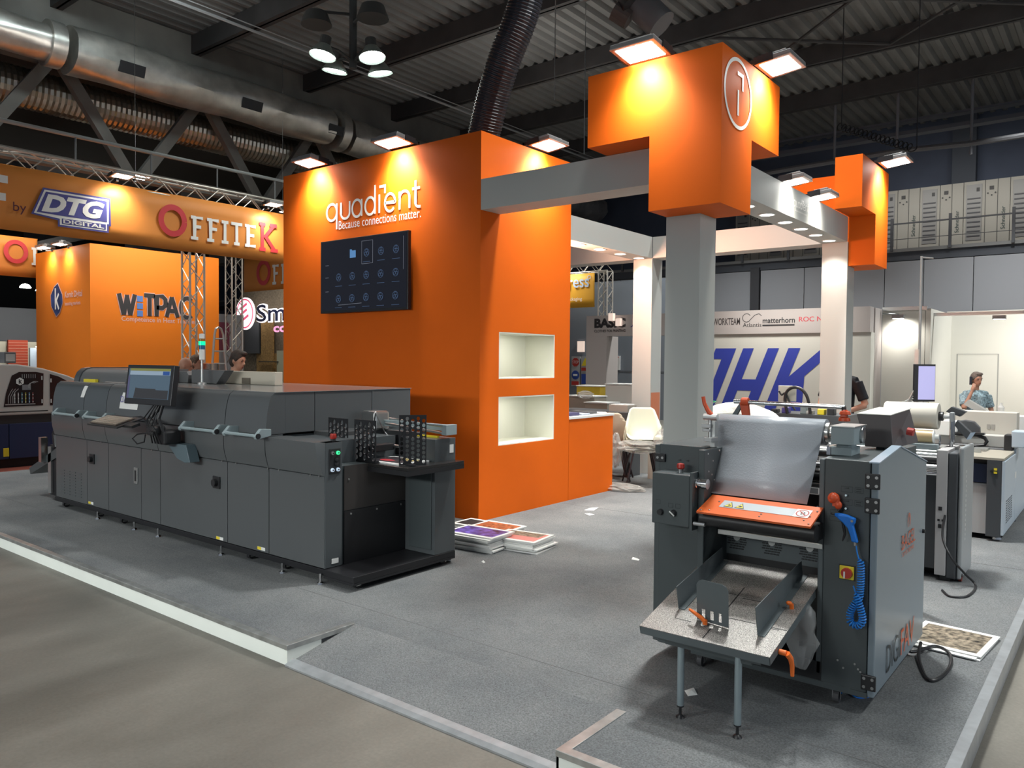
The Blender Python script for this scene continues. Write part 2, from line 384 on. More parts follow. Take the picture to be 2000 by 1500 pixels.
wordmark((-7.385, TY0, 3.31), EX, EZ, 1.54, 0.315, 0.028, tw)
text('lettering', 'Because connections matter.', (-7.17, TY0, 3.195), EX, EZ, 1.33, 0.098, LETTER, tw)
# low counter joined to the tower
ct = thing('counter', 'orange counter with white top joined to the back of the tower', 'counter', (-5.3, 7.9, 0.11))
MB().box(-5.62, TX1, 7.385, 8.35, 0.11, 1.04).build('body', ORANGE, ct)
MB().box(-5.66, TX1+0.012, 7.385, 8.365, 1.041, 1.066).build('worktop', WHITE, ct)

# wall-mounted television
tv = thing('television', 'large black television with dark icon menu on the orange tower', 'television', (-6.68, TY0, 2.23))
MB().box(-7.405, -5.955, TY0-0.075, TY0-0.03, 2.235, 3.065).build('bezel', BLACKP, tv, bevel=0.004)
MB().box(-7.1, -6.3, TY0-0.03, TY0, 2.4, 2.9).build('wall_mount', BLACK, tv)
SCR = mat('dark_screen', (0.006, 0.006, 0.010), 0.10, emis=(0.05, 0.055, 0.085), es=0.12, spec=0.35)
scn = MB().box(-7.385, -5.975, TY0-0.0765, TY0-0.0755, 2.262, 3.05).build('screen', SCR, tv)
ICO = mat('screen_icons', (0.02, 0.03, 0.05), 0.3, emis=(0.10, 0.17, 0.32), es=0.4)
L = []; yy = TY0-0.0768
for r in range(3):
    for c in range(5):
        cx = 0.31 + c*0.235; cz = 0.62 - r*0.245
        if r == 0 and c < 1: continue
        if r == 0 and c == 1: continue
        for k in range(3):
            a = PI/2 + k*2*PI/3; L.append(arc(cx+0.02*math.cos(a), cz+0.02*math.sin(a), 0.016, 0, 360, 8))
        L.append(arc(cx, cz, 0.042, 0, 360, 14)); L.append([(cx-0.06, cz-0.10), (cx+0.06, cz-0.10)])
strokes('menu_icons', L, 0.005, (-7.385, yy, 2.262), EX, EZ, ICO, scn, depth=0.0003)
L = [[(0.70, 0.50), (0.88, 0.50), (0.88, 0.75), (0.70, 0.75), (0.70, 0.50)], [(0.3, 0.06), (0.7, 0.07)], [(1.36, 0.4), (1.36, 0.75)]]
for z in (0.52, 0.38, 0.22): L.append([(0.07, z), (0.13, z)])
strokes('menu_frame', L, 0.004, (-7.385, yy, 2.262), EX, EZ, mat('screen_lines', (0.05, 0.05, 0.06), 0.3, emis=(0.25, 0.27, 0.33), es=0.6), scn, depth=0.0004)
poly('folder_icon', [[(0.50, 0.58), (0.60, 0.58), (0.60, 0.66), (0.54, 0.66), (0.53, 0.675), (0.50, 0.675)]], (-7.385, yy, 2.262), EX, EZ, mat('folder_blue', (0.05, 0.12, 0.25), 0.4, emis=(0.1, 0.25, 0.5), es=0.7), scn, depth=0.0004)

# ================================================================ PERGOLA
def column(x0, x1, y0, y1, z1, label, extra=None):
    return tag(MB().box(x0, x1, y0, y1, 0.11, z1).build('column', WHITEW), label, 'column', 'white pergola columns')
column(-3.01, -2.712, 5.81, 6.11, 3.18, 'square grey-white column behind the near orange corner sign and grey laminator')
column(-3.015, -2.715, 9.925, 10.225, 3.18, 'square white column under the far right orange corner sign')
column(-5.655, -5.355, 9.925, 10.225, 3.18, 'square pinkish-white column beside the stacked chairs')
def beam(x0, x1, y0, y1, label):
    t = thing('beam', label, 'beam', ((x0+x1)/2, (y0+y1)/2, 3.18), 'white pergola beams')
    MB().box(x0, x1, y0, y1, 3.18, 3.477).build('beam_body', WHITEW, t); return t
def downlight(t, x, y):
    r = MB(); r.lathe([(0.085, -0.006), (0.085, 0.0), (0.07, 0.0), (0.07, -0.006)], (x, y, 3.1795), closed=True).build('downlight_ring', WHITE, t)
    MB().lathe([(0.0, -0.003), (0.07, -0.003), (0.07, -0.001)], (x, y, 3.18)).build('downlight', DIFF, t)
    lamp('downlight_lamp', 'SPOT', (x, y, 3.16), (x, y, 0), 55, size=0.06, color=(1, 0.95, 0.86), spot=math.radians(115), blend=0.8)
b1 = beam(-5.018, -3.01, 5.812, 6.108, 'plain white beam from orange tower to near orange corner sign')
b2 = beam(-3.015, -2.717, 6.115, 9.92, 'white beam with round downlights and floodlit small lettering, right side')
b3 = beam(-5.35, -3.02, 9.925, 10.225, 'plain white rear beam between the two far columns')
b4 = beam(-5.655, -5.355, 7.39, 9.92, 'white beam with four round downlights behind orange tower')
b5 = beam(-9.2, -5.66, 9.925, 10.225, 'peach-tinted rear beam running left behind orange tower')
for y in (7.15, 7.67, 8.19, 8.69, 9.2, 9.71): downlight(b2, -2.87, y)
for y in (7.78, 8.27, 8.77, 9.29, 9.8): downlight(b4, -5.50, y)
wordmark((-2.717, 7.98, 3.30), EY, EZ, 0.46, 0.10, 0.011, b2)
text('lettering', 'Because connections matter.', (-2.717, 8.03, 3.255), EY, EZ, 0.36, 0.022, LETTER, b2)

lamp('orange_bounce_fill', 'AREA', (-5.8, 7.75, 2.9), (-4.4, 10.0, 3.1), 42, size=0.5, color=(1.0, 0.52, 0.34), spot=math.radians(100))  # unseen warm light added in place of orange bounce on beam and column
poster = tag(MB().prism([(9.94, 0.98), (9.98, 0.90), (10.05, 0.86), (10.20, 0.86), (10.20, 1.27), (9.94, 1.27)], 'x', -5.354, -5.35).build('poster', mat('orange_reflection_tint', (0.62, 0.20, 0.10), 0.5)), 'painted orange reflection with rounded lower corner on the pinkish-white column', 'poster')  # thin panel that paints an orange reflection onto the column side
# ================================================================ ORANGE CORNER SIGNS
def corner_sign(y0, mirror, label):
    # thickness .3 shell wrapped round a column corner; near sign: front arm at y0..y0+.3; far sign mirrored in Y
    t = thing('corner_sign', label, 'sign', (-2.9, y0+0.3 if not mirror else y0-0.3, 2.89), 'orange corner signs')
    Y = (lambda a: y0 + a) if not mirror else (lambda a: y0 - a)
    def bx(b, x0, x1, a0, a1, z0, z1): ya, yb = sorted((Y(a0), Y(a1))); return b.box(x0, x1, ya, yb, z0, z1)
    b = MB()
    xo = -2.413
    L = [(-3.585, 0), (xo, 0), (xo, 1.19), (xo-0.298, 1.19), (xo-0.298, 0.304), (-3.585, 0.304)]
    b.prism([(p[0], Y(p[1])) for p in L], 'z', 3.479, 4.065)
    L = [(-3.008, 0), (xo, 0), (xo, 0.585), (xo-0.298, 0.585), (xo-0.298, 0.304), (-3.008, 0.304)]
    b.prism([(p[0], Y(p[1])) for p in L], 'z', 2.89, 3.479)
    b.build('sign_body', ORANGE, t)
    return t
cs = corner_sign(5.503, False, 'near orange T-shaped corner sign with white ring emblem')
# ring emblem on its right face
strokes('ring_emblem', [arc(0, 0, 0.255, 0, 360, 40)], 0.028, (-2.413, 5.80, 3.765), EY, EZ, LETTER, cs)
strokes('ring_emblem', [[(0.0, -0.165), (0.0, 0.03)], [(-0.02, 0.155), (0.085, 0.155), (0.085, 0.04)]], 0.03, (-2.413, 5.80, 3.765), EY, EZ, LETTER, cs)
corner_sign(10.53, True, 'far orange T-shaped corner sign at right end of floodlit beam')

# ================================================================ FLOODLIGHTS
FLH = mat('floodlight_housing', (0.25, 0.25, 0.25), 0.4, 0.4)
FLR = mat('floodlight_rim', (0.55, 0.42, 0.36), 0.35, 0.3)
def floodlight(x, y, z, dx, dy, w, d, label, power=330, tilt=0.10, group='floodlights on booth tops', lit=0.5):
    # (x,y) centre; (dx,dy) direction from wall out to lamp
    t = thing('floodlight', label, 'floodlight', (x, y, z), group)
    ax = Vector((dx, dy, 0)); px = Vector((-dy, dx, 0))
    M = Matrix(((px.x, ax.x, 0, x), (px.y, ax.y, 0, y), (0, 0, 1, z), (0, 0, 0, 1))) @ Matrix.Rotation(tilt, 4, 'X')
    MB(M).box(-w/2, w/2, -d/2, d/2, 0.0, 0.035).box(-w/2+0.05, w/2-0.05, -d/2+0.05, d/2-0.05, 0.035, 0.07).build('housing', FLH, t, bevel=0.006)
    MB(M).box(-w/2, w/2, -d/2, d/2, -0.008, 0.0).build('rim', FLR, t)
    MB(M).box(-w/2+0.035, w/2-0.035, -d/2+0.03, d/2-0.03, -0.011, -0.008).build('led_panel', LED, t)
    br = MB(M); br.box(-w/2-0.01, -w/2, -d/2, 0.01, -0.01, 0.05).box(w/2, w/2+0.01, -d/2, 0.01, -0.01, 0.05)
    br.box(-w/2-0.01, w/2+0.01, -d/2-0.06, -d/2-0.04, 0.0, 0.03).box(-w/2-0.01, -w/2, -d/2-0.06, -d/2, 0, 0.03).box(w/2, w/2+0.01, -d/2-0.06, -d/2, 0, 0.03)
    br.box(-0.02, 0.02, -d/2-0.16, -d/2-0.05, -0.05, 0.015)
    br.build('bracket', BLACK, t)
    c = M @ Vector((0, -0.02, -0.03)); tg = Vector((x, y, z)) - ax*(d/2+0.10) + Vector((0, 0, -lit))
    lamp('floodlight_beam', 'SPOT', c, tg, power, size=0.11, color=(1, 0.96, 0.86), spot=math.radians(118), blend=1.0)
    return t
floodlight(-7.54, 5.68, 3.99, 0, -1, 0.36, 0.26, 'lit floodlight over left end of the quadient wall'.replace('quadient', 'orange television'))
floodlight(-6.14, 5.68, 3.99, 0, -1, 0.40, 0.26, 'lit floodlight over the white lettering of the orange tower')
floodlight(-4.88, 6.74, 3.99, 1, 0, 0.36, 0.28, 'lit floodlight on right side of orange tower above plain beam')
floodlight(-3.03, 5.38, 4.10, 0, -1, 0.38, 0.29, 'large lit floodlight left of the ring emblem sign', power=230)
floodlight(-2.27, 6.30, 4.10, 1, 0, 0.37, 0.29, 'large lit floodlight right of the ring emblem', lit=0.45, power=230)
floodlight(-2.24, 10.1, 4.10, 1, 0, 0.36, 0.31, 'lit floodlight on top of the far orange corner sign')
floodlight(-2.63+0.0, 7.79, 3.50, 1, 0, 0.27, 0.24, 'nearer of two lit floodlights on the floodlit white beam', power=110, lit=0.3)
floodlight(-2.63, 8.68, 3.50, 1, 0, 0.30, 0.24, 'farther of two lit floodlights on the floodlit white beam', power=110, lit=0.3)
# ================================================================ LONG GREY MAIL INSERTING MACHINE (left)
mi = thing('mail_inserter', 'long dark grey mail inserting machine on castors, in front of orange tower', 'machine', (-6.7, 4.2, 0.11))
FX0, FX1, FY_, BK = -8.97, -4.44, 3.48, 5.0
MB().box(-9.0, -4.125, 3.475, 4.50, 0.168, 0.212).box(-4.45, -4.125, 3.475, 4.50, 0.150, 0.168).box(-9.0, -4.9, 4.4, 4.98, 0.145, 0.212).build('base_frame', BLACK, mi, bevel=0.003)
MB().box(FX0+0.01, -4.46, 3.50, 4.49, 0.213, 0.93).box(FX0+0.01, -5.13, 4.49, BK, 0.213, 0.93).box(FX0+0.01, -5.13, 3.50, BK, 0.93, 1.11).build('inner_body', DARKG, mi)
# lower doors
doors = [(-8.97, -8.225), (-8.22, -7.755), (-7.75, -7.105), (-7.10, -6.755), (-6.75, -5.68), (-5.675, -5.113), (-5.108, -4.445)]
for i, (a, c) in enumerate(doors):
    d = MB().box(a, c-0.003, FY_, FY_+0.02, 0.217, 0.872).build('door_panel', GRAPH2, mi, bevel=0.002)
    if i == 0:
        b = MB()
        for r in range(9):
            for k in range(4): b.box(a+0.12+k*0.135, a+0.21+k*0.135, FY_-0.004, FY_+0.001, 0.27+r*0.03, 0.278+r*0.03)
        b.build('vent_louvres', GRAPH, d)
    if i in (1, 4):
        x = -8.10 if i == 1 else -5.83; z = 0.69
        MB().box(x-0.05, x+0.05, FY_-0.012, FY_, z-0.05, z+0.05).build('lock_plate', BLACKP, d, bevel=0.003)
        MB().cyl((x, FY_-0.012, z), (x, FY_-0.04, z), 0.03, 14).build('lock_knob', BLACKP, d, smooth=True)
    if i == 2:
        MB().box(-7.235, -7.165, FY_-0.008, FY_, 0.535, 0.685).build('recessed_handle', ALU, d, bevel=0.006)
        MB().box(-7.215, -7.185, FY_-0.010, FY_-0.008, 0.56, 0.66).build('handle_slot', BLACKP, d)
for (x, z, w_) in [(-8.14, 0.243, 0.11), (-5.79, 0.235, 0.10), (-5.21, 0.242, 0.10)]:
    MB().box(x-w_/2, x+w_/2, FY_-0.003, FY_-0.0005, z-0.012, z+0.012).build('type_label', PAPER, mi)
    MB().box(x-w_/2, x, FY_-0.004, FY_-0.003, z-0.011, z+0.011).build('type_label', YEL, mi)
# bulging fairing (profile in y,z), lower half and hinged lids
def prof(z):
    K = [(0.880, 3.480), (0.97, 3.455), (1.06, 3.449), (1.13, 3.449), (1.20, 3.453), (1.29, 3.461), (1.377, 3.480), (1.42, 3.497), (1.444, 3.53)]
    for (a, b_) in zip(K, K[1:]):
        if a[0] <= z <= b_[0]: return a[1] + (b_[1]-a[1])*(z-a[0])/(b_[0]-a[0])
    return K[-1][1]
low = [(prof(z)-0.012, z) for z in (0.880, 0.93, 0.98, 1.03, 1.08, 1.123)]
secs = [(-8.97, -8.232), (-8.227, -7.74), (-7.735, -6.76), (-6.755, -5.67), (-5.665, -5.103)]
for (a, c) in secs:
    MB().prism([(3.60, 0.880)] + low + [(3.60, 1.123)], 'x', a, c-0.003).build('fairing', GRAPH2, mi, smooth=True)
# control end of the fairing narrows to a slanted edge
b = MB(); L = []; a = -5.098
ends = [(0.880, -4.448), (0.93, -4.455), (0.98, -4.468), (1.03, -4.482), (1.08, -4.492), (1.112, -4.497)]
vs = []
for (z, xe) in ends: vs += [(a, prof(z)-0.012, z), (xe, prof(z)-0.012, z), (-4.442, 3.482, z)]
n = len(ends); fs = []
for k in range(n-1):
    fs += [(3*k, 3*k+1, 3*k+4, 3*k+3), (3*k+1, 3*k+2, 3*k+5, 3*k+4)]
vs += [(a, 3.63, 1.112), (-4.442, 3.63, 1.112)]
fs += [(3*(n-1), 3*(n-1)+1, 3*(n-1)+2, 3*n+1, 3*n)]
b.add(vs, fs); b.build('fairing', GRAPH2, mi, smooth=True)
MB().box(-5.1, -4.60, 3.636, 4.30, 0.932, 1.10).build('feeder_bed', GRAPH, mi)
MB().box(-4.52, -4.442, 3.483, 3.634, 0.215, 1.112).build('control_column', GRAPH, mi, bevel=0.003)
cp = MB().box(-4.4415, -4.437, 3.515, 3.615, 0.885, 1.065).build('control_panel', BLACKP, mi, bevel=0.002)
for (y, z, m_) in [(3.54, 1.035, STEEL), (3.59, 1.035, mat('green_lit_button', (0.0, 0.4, 0.1), 0.4, emis=(0.05, 0.9, 0.3), es=1.5)), (3.54, 0.915, mat('white_button', (0.5, 0.6, 0.7), 0.3, emis=(0.5, 0.6, 0.75), es=0.6)), (3.59, 0.915, MATS['white_button'])]:
    MB().lathe([(0.0, 0.0), (0.014, 0.0), (0.013, 0.012), (0.005, 0.013)], (-4.437, y, z), 'x', 14).build('button', m_, cp)
    MB().lathe([(0.0, 0.0), (0.006, 0.0), (0.005, 0.002)], (-4.424, y, z), 'x', 10).build('button_core', BLACKP, cp)
for z in (0.985, 0.955): MB().lathe([(0.0, 0.0), (0.016, 0.0), (0.015, 0.018), (0.0, 0.02)], (-4.437, 3.578, z), 'x', 12).build('knob', BLACKP, cp)
MB().box(-4.4405, -4.438, 3.54, 3.60, 0.24, 0.275).build('type_label', PAPER, mi)
MB().cyl((-4.50, 3.60, 1.112), (-4.50, 3.60, 1.13), 0.018, 14).build('emergency_stop_base', BLACKP, mi)
MB().lathe([(0.02, 0.0), (0.024, 0.01), (0.022, 0.035), (0.0, 0.037)], (-4.50, 3.60, 1.13), 'z', 16).build('emergency_stop', REDP, mi, smooth=True)
# screws of the fairing joint
for x in (-8.6, -7.9, -6.9, -6.2, -5.75, -5.55, -5.12, -4.98, -4.6, -4.5):
    MB().lathe([(0.0, 0.0), (0.008, 0.0), (0.007, 0.004)], (x, FY_-0.006, 0.872), 'y', 8).build('screw', STEEL, mi)
# upper lids
up = [(prof(z), z) for z in (1.128, 1.16, 1.20, 1.25, 1.29, 1.335, 1.377, 1.40, 1.42, 1.436)] + [(3.53, 1.445)]
lids = [(-8.97, -8.232), (-8.227, -7.74), (-7.735, -6.76), (-6.755, -5.67), (-5.665, -5.103)]
for (a, c) in lids:
    MB().prism([(3.62, 1.128)] + up + [(3.62, 1.445)], 'x', a, c-0.004).build('hinged_lid', GRAPH if a < -7.75 else GRAPH2, mi, smooth=True)
# hood body behind the lids
b = MB(); b.box(-8.96, -5.108, 3.62, 3.90, 1.128, 1.4445).box(-8.96, -5.108, 3.905, 4.50, 1.128, 1.4445)
b.prism([(-8.96, 4.505), (-5.108, 4.505), (-5.14, 4.99), (-8.96, 4.99)], 'z', 1.11, 1.4445)
b.build('hood', GRAPH2, mi, bevel=0.004)
MB().prism([(-8.97, 3.53), (-5.10, 3.53), (-5.10, 4.5), (-5.135, 5.0), (-8.97, 5.0)], 'z', 1.445, 1.449).build('top_plate', mat('glossy_grey_top', (0.22, 0.22, 0.215), 0.14), mi)
# lid handles
for (a, c) in [(-8.67, -8.14), (-7.97, -7.56), (-6.16, -5.62), (-5.50, -5.06)]:
    h = MB().cyl((a, 3.345, 1.128), (c, 3.345, 1.128), 0.013, 10).build('handle', TEAL, mi, smooth=True)
    for x in (a+0.01, c-0.01):
        b = MB(); b.prism([(3.46, 1.175), (3.46, 1.125), (3.375, 1.108), (3.335, 1.105), (3.325, 1.125), (3.375, 1.18)], 'x', x-0.018, x+0.018)
        b.build('handle_bracket', TEAL, h, bevel=0.003)
    MB().cyl((c+0.008, 3.345, 1.128), (c+0.014, 3.345, 1.128), 0.021, 12).build('handle_cap', BLACKP, h)
# paper stickers on lids
def decal(name, x0, x1, z0, z1, m_, sk=0.0, off=0.0025):
    b = MB(); n = 9; vs = []
    for i in range(n):
        z = z0+(z1-z0)*i/(n-1); y = min(prof(z), prof(z+0.004))-off; vs += [(x0+sk*(z-z0), y, z), (x1+sk*(z-z0), y, z)]
    b.add(vs, [(2*i, 2*i+1, 2*i+3, 2*i+2) for i in range(n-1)]); return b.build(name, m_, mi)
decal('sticker', -8.32, -8.24, 1.30, 1.415, PAPER, 0.25)
o = decal('sticker', -7.47, -7.12, 1.225, 1.375, PAPER, 0.2)
text('sticker_lettering', 'Demo', (-7.43, prof(1.26)-0.006, 1.285), EX, EZ, 0.24, 0.06, mat('violet_ink', (0.12, 0.10, 0.35), 0.5), o)
# feeder end: dark tower, black bay, paper table, guides
b = MB(); b.box(-4.455, -4.447, 3.66, 4.268, 0.213, 0.60).build('bay_panel', BLACK, mi)
MB().box(-4.455, -4.449, 3.66, 4.268, 0.605, 0.93).build('bay_panel', mat('brown_black_panel', (0.035, 0.03, 0.028), 0.5), mi)
for (y, z) in [(3.72, 0.575), (3.97, 0.575), (4.22, 0.575), (3.70, 0.83)]:
    MB().lathe([(0.0, 0.0), (0.008, 0.0), (0.007, 0.004)], (-4.447, y, z), 'x', 8).build('screw', STEEL, mi)
b = MB(); b.box(-4.455, -4.13, 4.27, 4.50, 0.213, 1.10)
twr = b.build('feeder_tower', GRAPH, mi, bevel=0.003)
MB().box(-4.40, -4.16, 4.262, 4.2695, 0.25, 0.90).build('access_panel', DARKG, twr, bevel=0.002)
MB().box(-4.129, -4.127, 4.43, 4.475, 0.985, 1.05).build('type_label', PAPER, twr)
MB().box(-4.44, -4.20, 4.36, 4.39, 1.101, 1.115).build('yellow_strip', YEL, twr)
# paper table
MB().box(-4.85, -4.02, 3.885, 4.265, 0.905, 0.93).box(-4.125, -4.02, 4.26, 4.48, 0.905, 0.93).build('feed_table', GLOSSB, mi, bevel=0.003)
MB().box(-4.85, -4.03, 3.88, 3.895, 0.87, 0.906).box(-4.03, -4.02, 3.88, 4.48, 0.87, 0.906).build('table_apron', BLACK, mi)
# black slot feeder behind table
b = MB(); b.box(-5.12, -4.86, 3.90, 4.5, 0.93, 1.13).box(-5.1, -4.70, 4.27, 4.50, 0.93, 1.09).box(-5.1, -4.46, 4.42, 4.50, 0.93, 1.12)
b.build('feeder_head', mat('feeder_grey', (0.05, 0.052, 0.055), 0.5), mi)
# perforated guides
def perforated(P, X, wdt, hgt, cols, rows, r, parent, stag=True):
    X = Vector(X); Z = Vector((0, 0, 1)); N = X.cross(Z)
    bm = bmesh.new(); cu = bpy.data.curves.new('t', 'CURVE'); cu.dimensions = '2D'; cu.fill_mode = 'BOTH'; cu.extrude = 0.004
    def ring(pts):
        s = cu.splines.new('POLY'); s.points.add(len(pts)-1)
        for k, p in enumerate(pts): s.points[k].co = (p[0], p[1], 0, 1)
        s.use_cyclic_u = True
    ring([(0, 0), (wdt, 0), (wdt, hgt), (0, hgt)])
    for i in range(cols):
        for j in range(rows):
            cx = wdt*(i+0.5)/cols; cz = (hgt-0.02)*(j+0.5+(0.5 if (i % 2 and stag) else 0))/(rows+0.5)+0.01
            if cz + r > hgt-0.008: continue
            ring([(cx+r*math.cos(2*PI*k/10), cz+1.15*r*math.sin(2*PI*k/10)) for k in range(10)])
    t = bpy.data.objects.new('t', cu); COL.objects.link(t); bpy.context.view_layer.update()
    me = bpy.data.meshes.new_from_object(t.evaluated_get(bpy.context.evaluated_depsgraph_get()))
    b = MB(); P = Vector(P)
    b.add([tuple(P + X*v.co.x + Z*v.co.y + N*v.co.z) for v in me.vertices], [tuple(p.vertices) for p in me.polygons])
    bpy.data.objects.remove(t); bpy.data.curves.remove(cu); bpy.data.meshes.remove(me); bm.free()
    return b.build('perforated_guide', BLACK, parent)
perforated((-4.93, 3.90, 0.932), (1, 0, 0), 0.23, 0.316, 5, 6, 0.0175, mi)
perforated((-4.62, 3.90, 0.932), (1, 0, 0), 0.24, 0.318, 5, 6, 0.0175, mi)
perforated((-4.165, 3.93, 0.932), (0.62, 0.785, 0), 0.20, 0.37, 5, 10, 0.0125, mi)
MB().box(-4.62, -4.38, 3.905, 3.93, 0.932, 0.95).box(-4.14, -4.04, 3.96, 3.98, 0.932, 0.945).build('guide_foot', BLACK, mi)
# feeder rails and clutter
b = MB(); b.cyl((-4.80, 4.38, 1.18), (-4.12, 4.34, 1.145), 0.010, 8); b.cyl((-4.80, 4.42, 1.22), (-4.12, 4.40, 1.185), 0.008, 8)
b.build('feeder_rail', STEEL, mi)
b = MB(); b.box(-4.86, -4.10, 4.40, 4.44, 1.155, 1.205); b.box(-4.12, -4.07, 4.33, 4.45, 1.13, 1.21); b.build('rail_bar', TEAL, mi, bevel=0.003)
MB().box(-5.02, -4.84, 4.30, 4.46, 1.12, 1.28).build('feeder_motor', STEEL, mi, bevel=0.02)
MB().tube([(-4.85, 4.3, 1.2), (-4.78, 4.25, 1.27), (-4.70, 4.28, 1.12), (-4.62, 4.3, 1.04)], 0.005, 6).build('feeder_cable', BLACKP, mi)
b = MB(); b.box(-4.86, -4.64, 3.96, 4.12, 0.932, 1.06).box(-4.80, -4.5, 4.0, 4.2, 1.0, 1.05); b.build('suction_unit', BLACK, mi, bevel=0.004)
MB().cyl((-4.7, 4.2, 1.03), (-4.45, 4.2, 1.03), 0.012, 8).build('feed_roller', STEEL, mi)
# castors and levelling feet
for (x, y) in [(-8.85, 3.53), (-8.05, 3.53), (-7.55, 3.53), (-5.45, 3.55), (-4.98, 3.55), (-4.19, 3.56), (-4.20, 4.42), (-8.7, 4.8)]:
    c = MB().cyl((x-0.018, y, 0.143), (x+0.018, y, 0.143), 0.032, 14).build('castor', BLACKP, mi)
    MB().box(x-0.02, x+0.02, y-0.02, y+0.02, 0.130, 0.146).build('castor_fork', STEEL, c)
for x in (-7.95, -7.2, -6.76, -5.74, -4.914, -4.464):
    f = MB().lathe([(0.0, 0.0), (0.026, 0.0), (0.024, 0.012), (0.010, 0.018), (0.010, 0.075), (0.0, 0.075)], (x, 3.46, 0.11), 'z', 12).build('levelling_foot', CHROME, mi, smooth=True)
MB().cyl((-4.20, 4.48, 0.125), (-4.17, 4.50, 0.125), 0.014, 10).build('levelling_foot', CHROME, mi)
# left end: delivery chute and dark end frame
b = MB(); b.box(-9.50, -8.985, 3.62, 4.6, 0.16, 0.72).build('end_frame', BLACK, mi)
MB().box(-9.50, -9.42, 3.60, 3.618, 0.18, 0.70).box(-9.1, -9.0, 3.60, 3.618, 0.18, 0.7).build('end_post', ALU, mi)
b = MB(); b.prism([(-9.0, 0.80), (-9.0, 0.69), (-10.0, 0.34), (-10.03, 0.41)], 'y', 3.60, 4.2)
b.build('delivery_chute', DARKG, mi)
b = MB(); b.tube([(-9.0, 3.65, 0.95), (-9.25, 3.65, 0.97), (-9.36, 3.65, 0.85), (-9.32, 3.65, 0.70)], 0.06, 10); b.build('chute_roller_guard', BLACK, mi)
MB().box(-9.62, -9.55, 3.55, 3.62, 0.52, 0.80).build('chute_bracket', STEEL, mi)
# back covers on top
MIDG = mat('mid_grey_cover', (0.115, 0.118, 0.122), 0.45)
hp = [(4.30, 1.45), (3.645, 1.45), (3.655, 1.49), (3.68, 1.54), (3.72, 1.575), (3.77, 1.588), (4.30, 1.588)]
cv = MB().prism(hp, 'x', -8.78, -7.75).build('hood_cover', MIDG, mi, smooth=True)
MB().prism([(4.30, 1.45), (3.635, 1.45), (3.645, 1.495), (3.67, 1.548), (3.712, 1.585), (3.765, 1.598), (4.30, 1.598)], 'x', -8.90, -8.781).build('hood_end', GRAPH, mi, smooth=True)
b = MB(); b.add([(-8.20, 3.643, 1.452), (-7.76, 3.643, 1.452), (-7.76, 3.712, 1.572), (-7.88, 3.712, 1.572)], [(0, 1, 2, 3)]); b.build('hood_flap', mat('beige_panel', (0.33, 0.29, 0.27), 0.5), cv)
MB().box(-8.60, -8.33, 3.61, 3.64, 1.4495, 1.478).build('yellow_label', YEL, mi)
MB().prism([(-7.93, 1.452), (-7.585, 1.452), (-7.57, 1.53), (-7.61, 1.568), (-7.93, 1.568)], 'y', 4.20, 4.42).build('top_cover', MIDG, mi, bevel=0.004)
MB().prism([(-7.51, 1.452), (-7.05, 1.452), (-6.895, 1.588), (-7.51, 1.588)], 'y', 4.20, 4.30).build('top_cover', MIDG, mi, bevel=0.003)
MB().box(-7.60, -7.46, 4.30, 4.36, 1.45, 1.592).build('cover_post', BLACK, mi)
wb = thing('machine_cover', 'cream white cover standing on top of the grey inserter, in front of dark-haired person', 'cover', (-6.9, 4.5, 1.449))
MB().prism([(-7.40, 1.4495), (-6.37, 1.4495), (-6.37, 1.578), (-7.17, 1.578)], 'y', 4.40, 4.49).build('housing', mat('cream_housing', (0.56, 0.51, 0.42), 0.5), wb, bevel=0.006)
MB().box(-6.91, -6.77, 4.392, 4.399, 1.455, 1.515).build('socket_plate', mat('dull_window', (0.16, 0.14, 0.11), 0.4), wb)
# stack light
SX, SY, SK = -7.136, 4.10, 0.917
def zz(z): return 1.7+(z-1.7)*SK
sl = thing('signal_tower_light', 'thin signal tower light with green lamp lit, on top of the grey inserter', 'signal light', (SX, SY, 1.4495))
MB().lathe([(0.0, 0.0), (0.046, 0.0), (0.042, 0.016), (0.013, 0.022), (0.011, zz(1.69)-1.4495), (0.011, zz(1.69)-1.4495)], (SX, SY, 1.4495), 'z', 14).build('stand', ALU, sl, smooth=True)
def seg(z0, z1, r, nm, m_): MB().cyl((SX, SY, zz(z0)), (SX, SY, zz(z1)), r*SK, 16).build(nm, m_, sl, smooth=True)
seg(1.69, 1.80, 0.028, 'light_body', WHITE)
seg(1.80, 1.845, 0.03, 'blue_lens', mat('blue_lens', (0.01, 0.12, 0.3), 0.3))
seg(1.845, 1.885, 0.034, 'green_lens', mat('green_lens', (0, 0.5, 0.15), 0.3, emis=(0.0, 0.9, 0.3), es=1.6))
seg(1.885, 1.915, 0.03, 'amber_lens', mat('amber_lens', (0.35, 0.16, 0.02), 0.3))
MB().lathe([(0.027, 0.0), (0.027, 0.045), (0.0, 0.05)], (SX, SY, zz(1.915)), 'z', 14).build('cap', WHITE, sl, smooth=True)
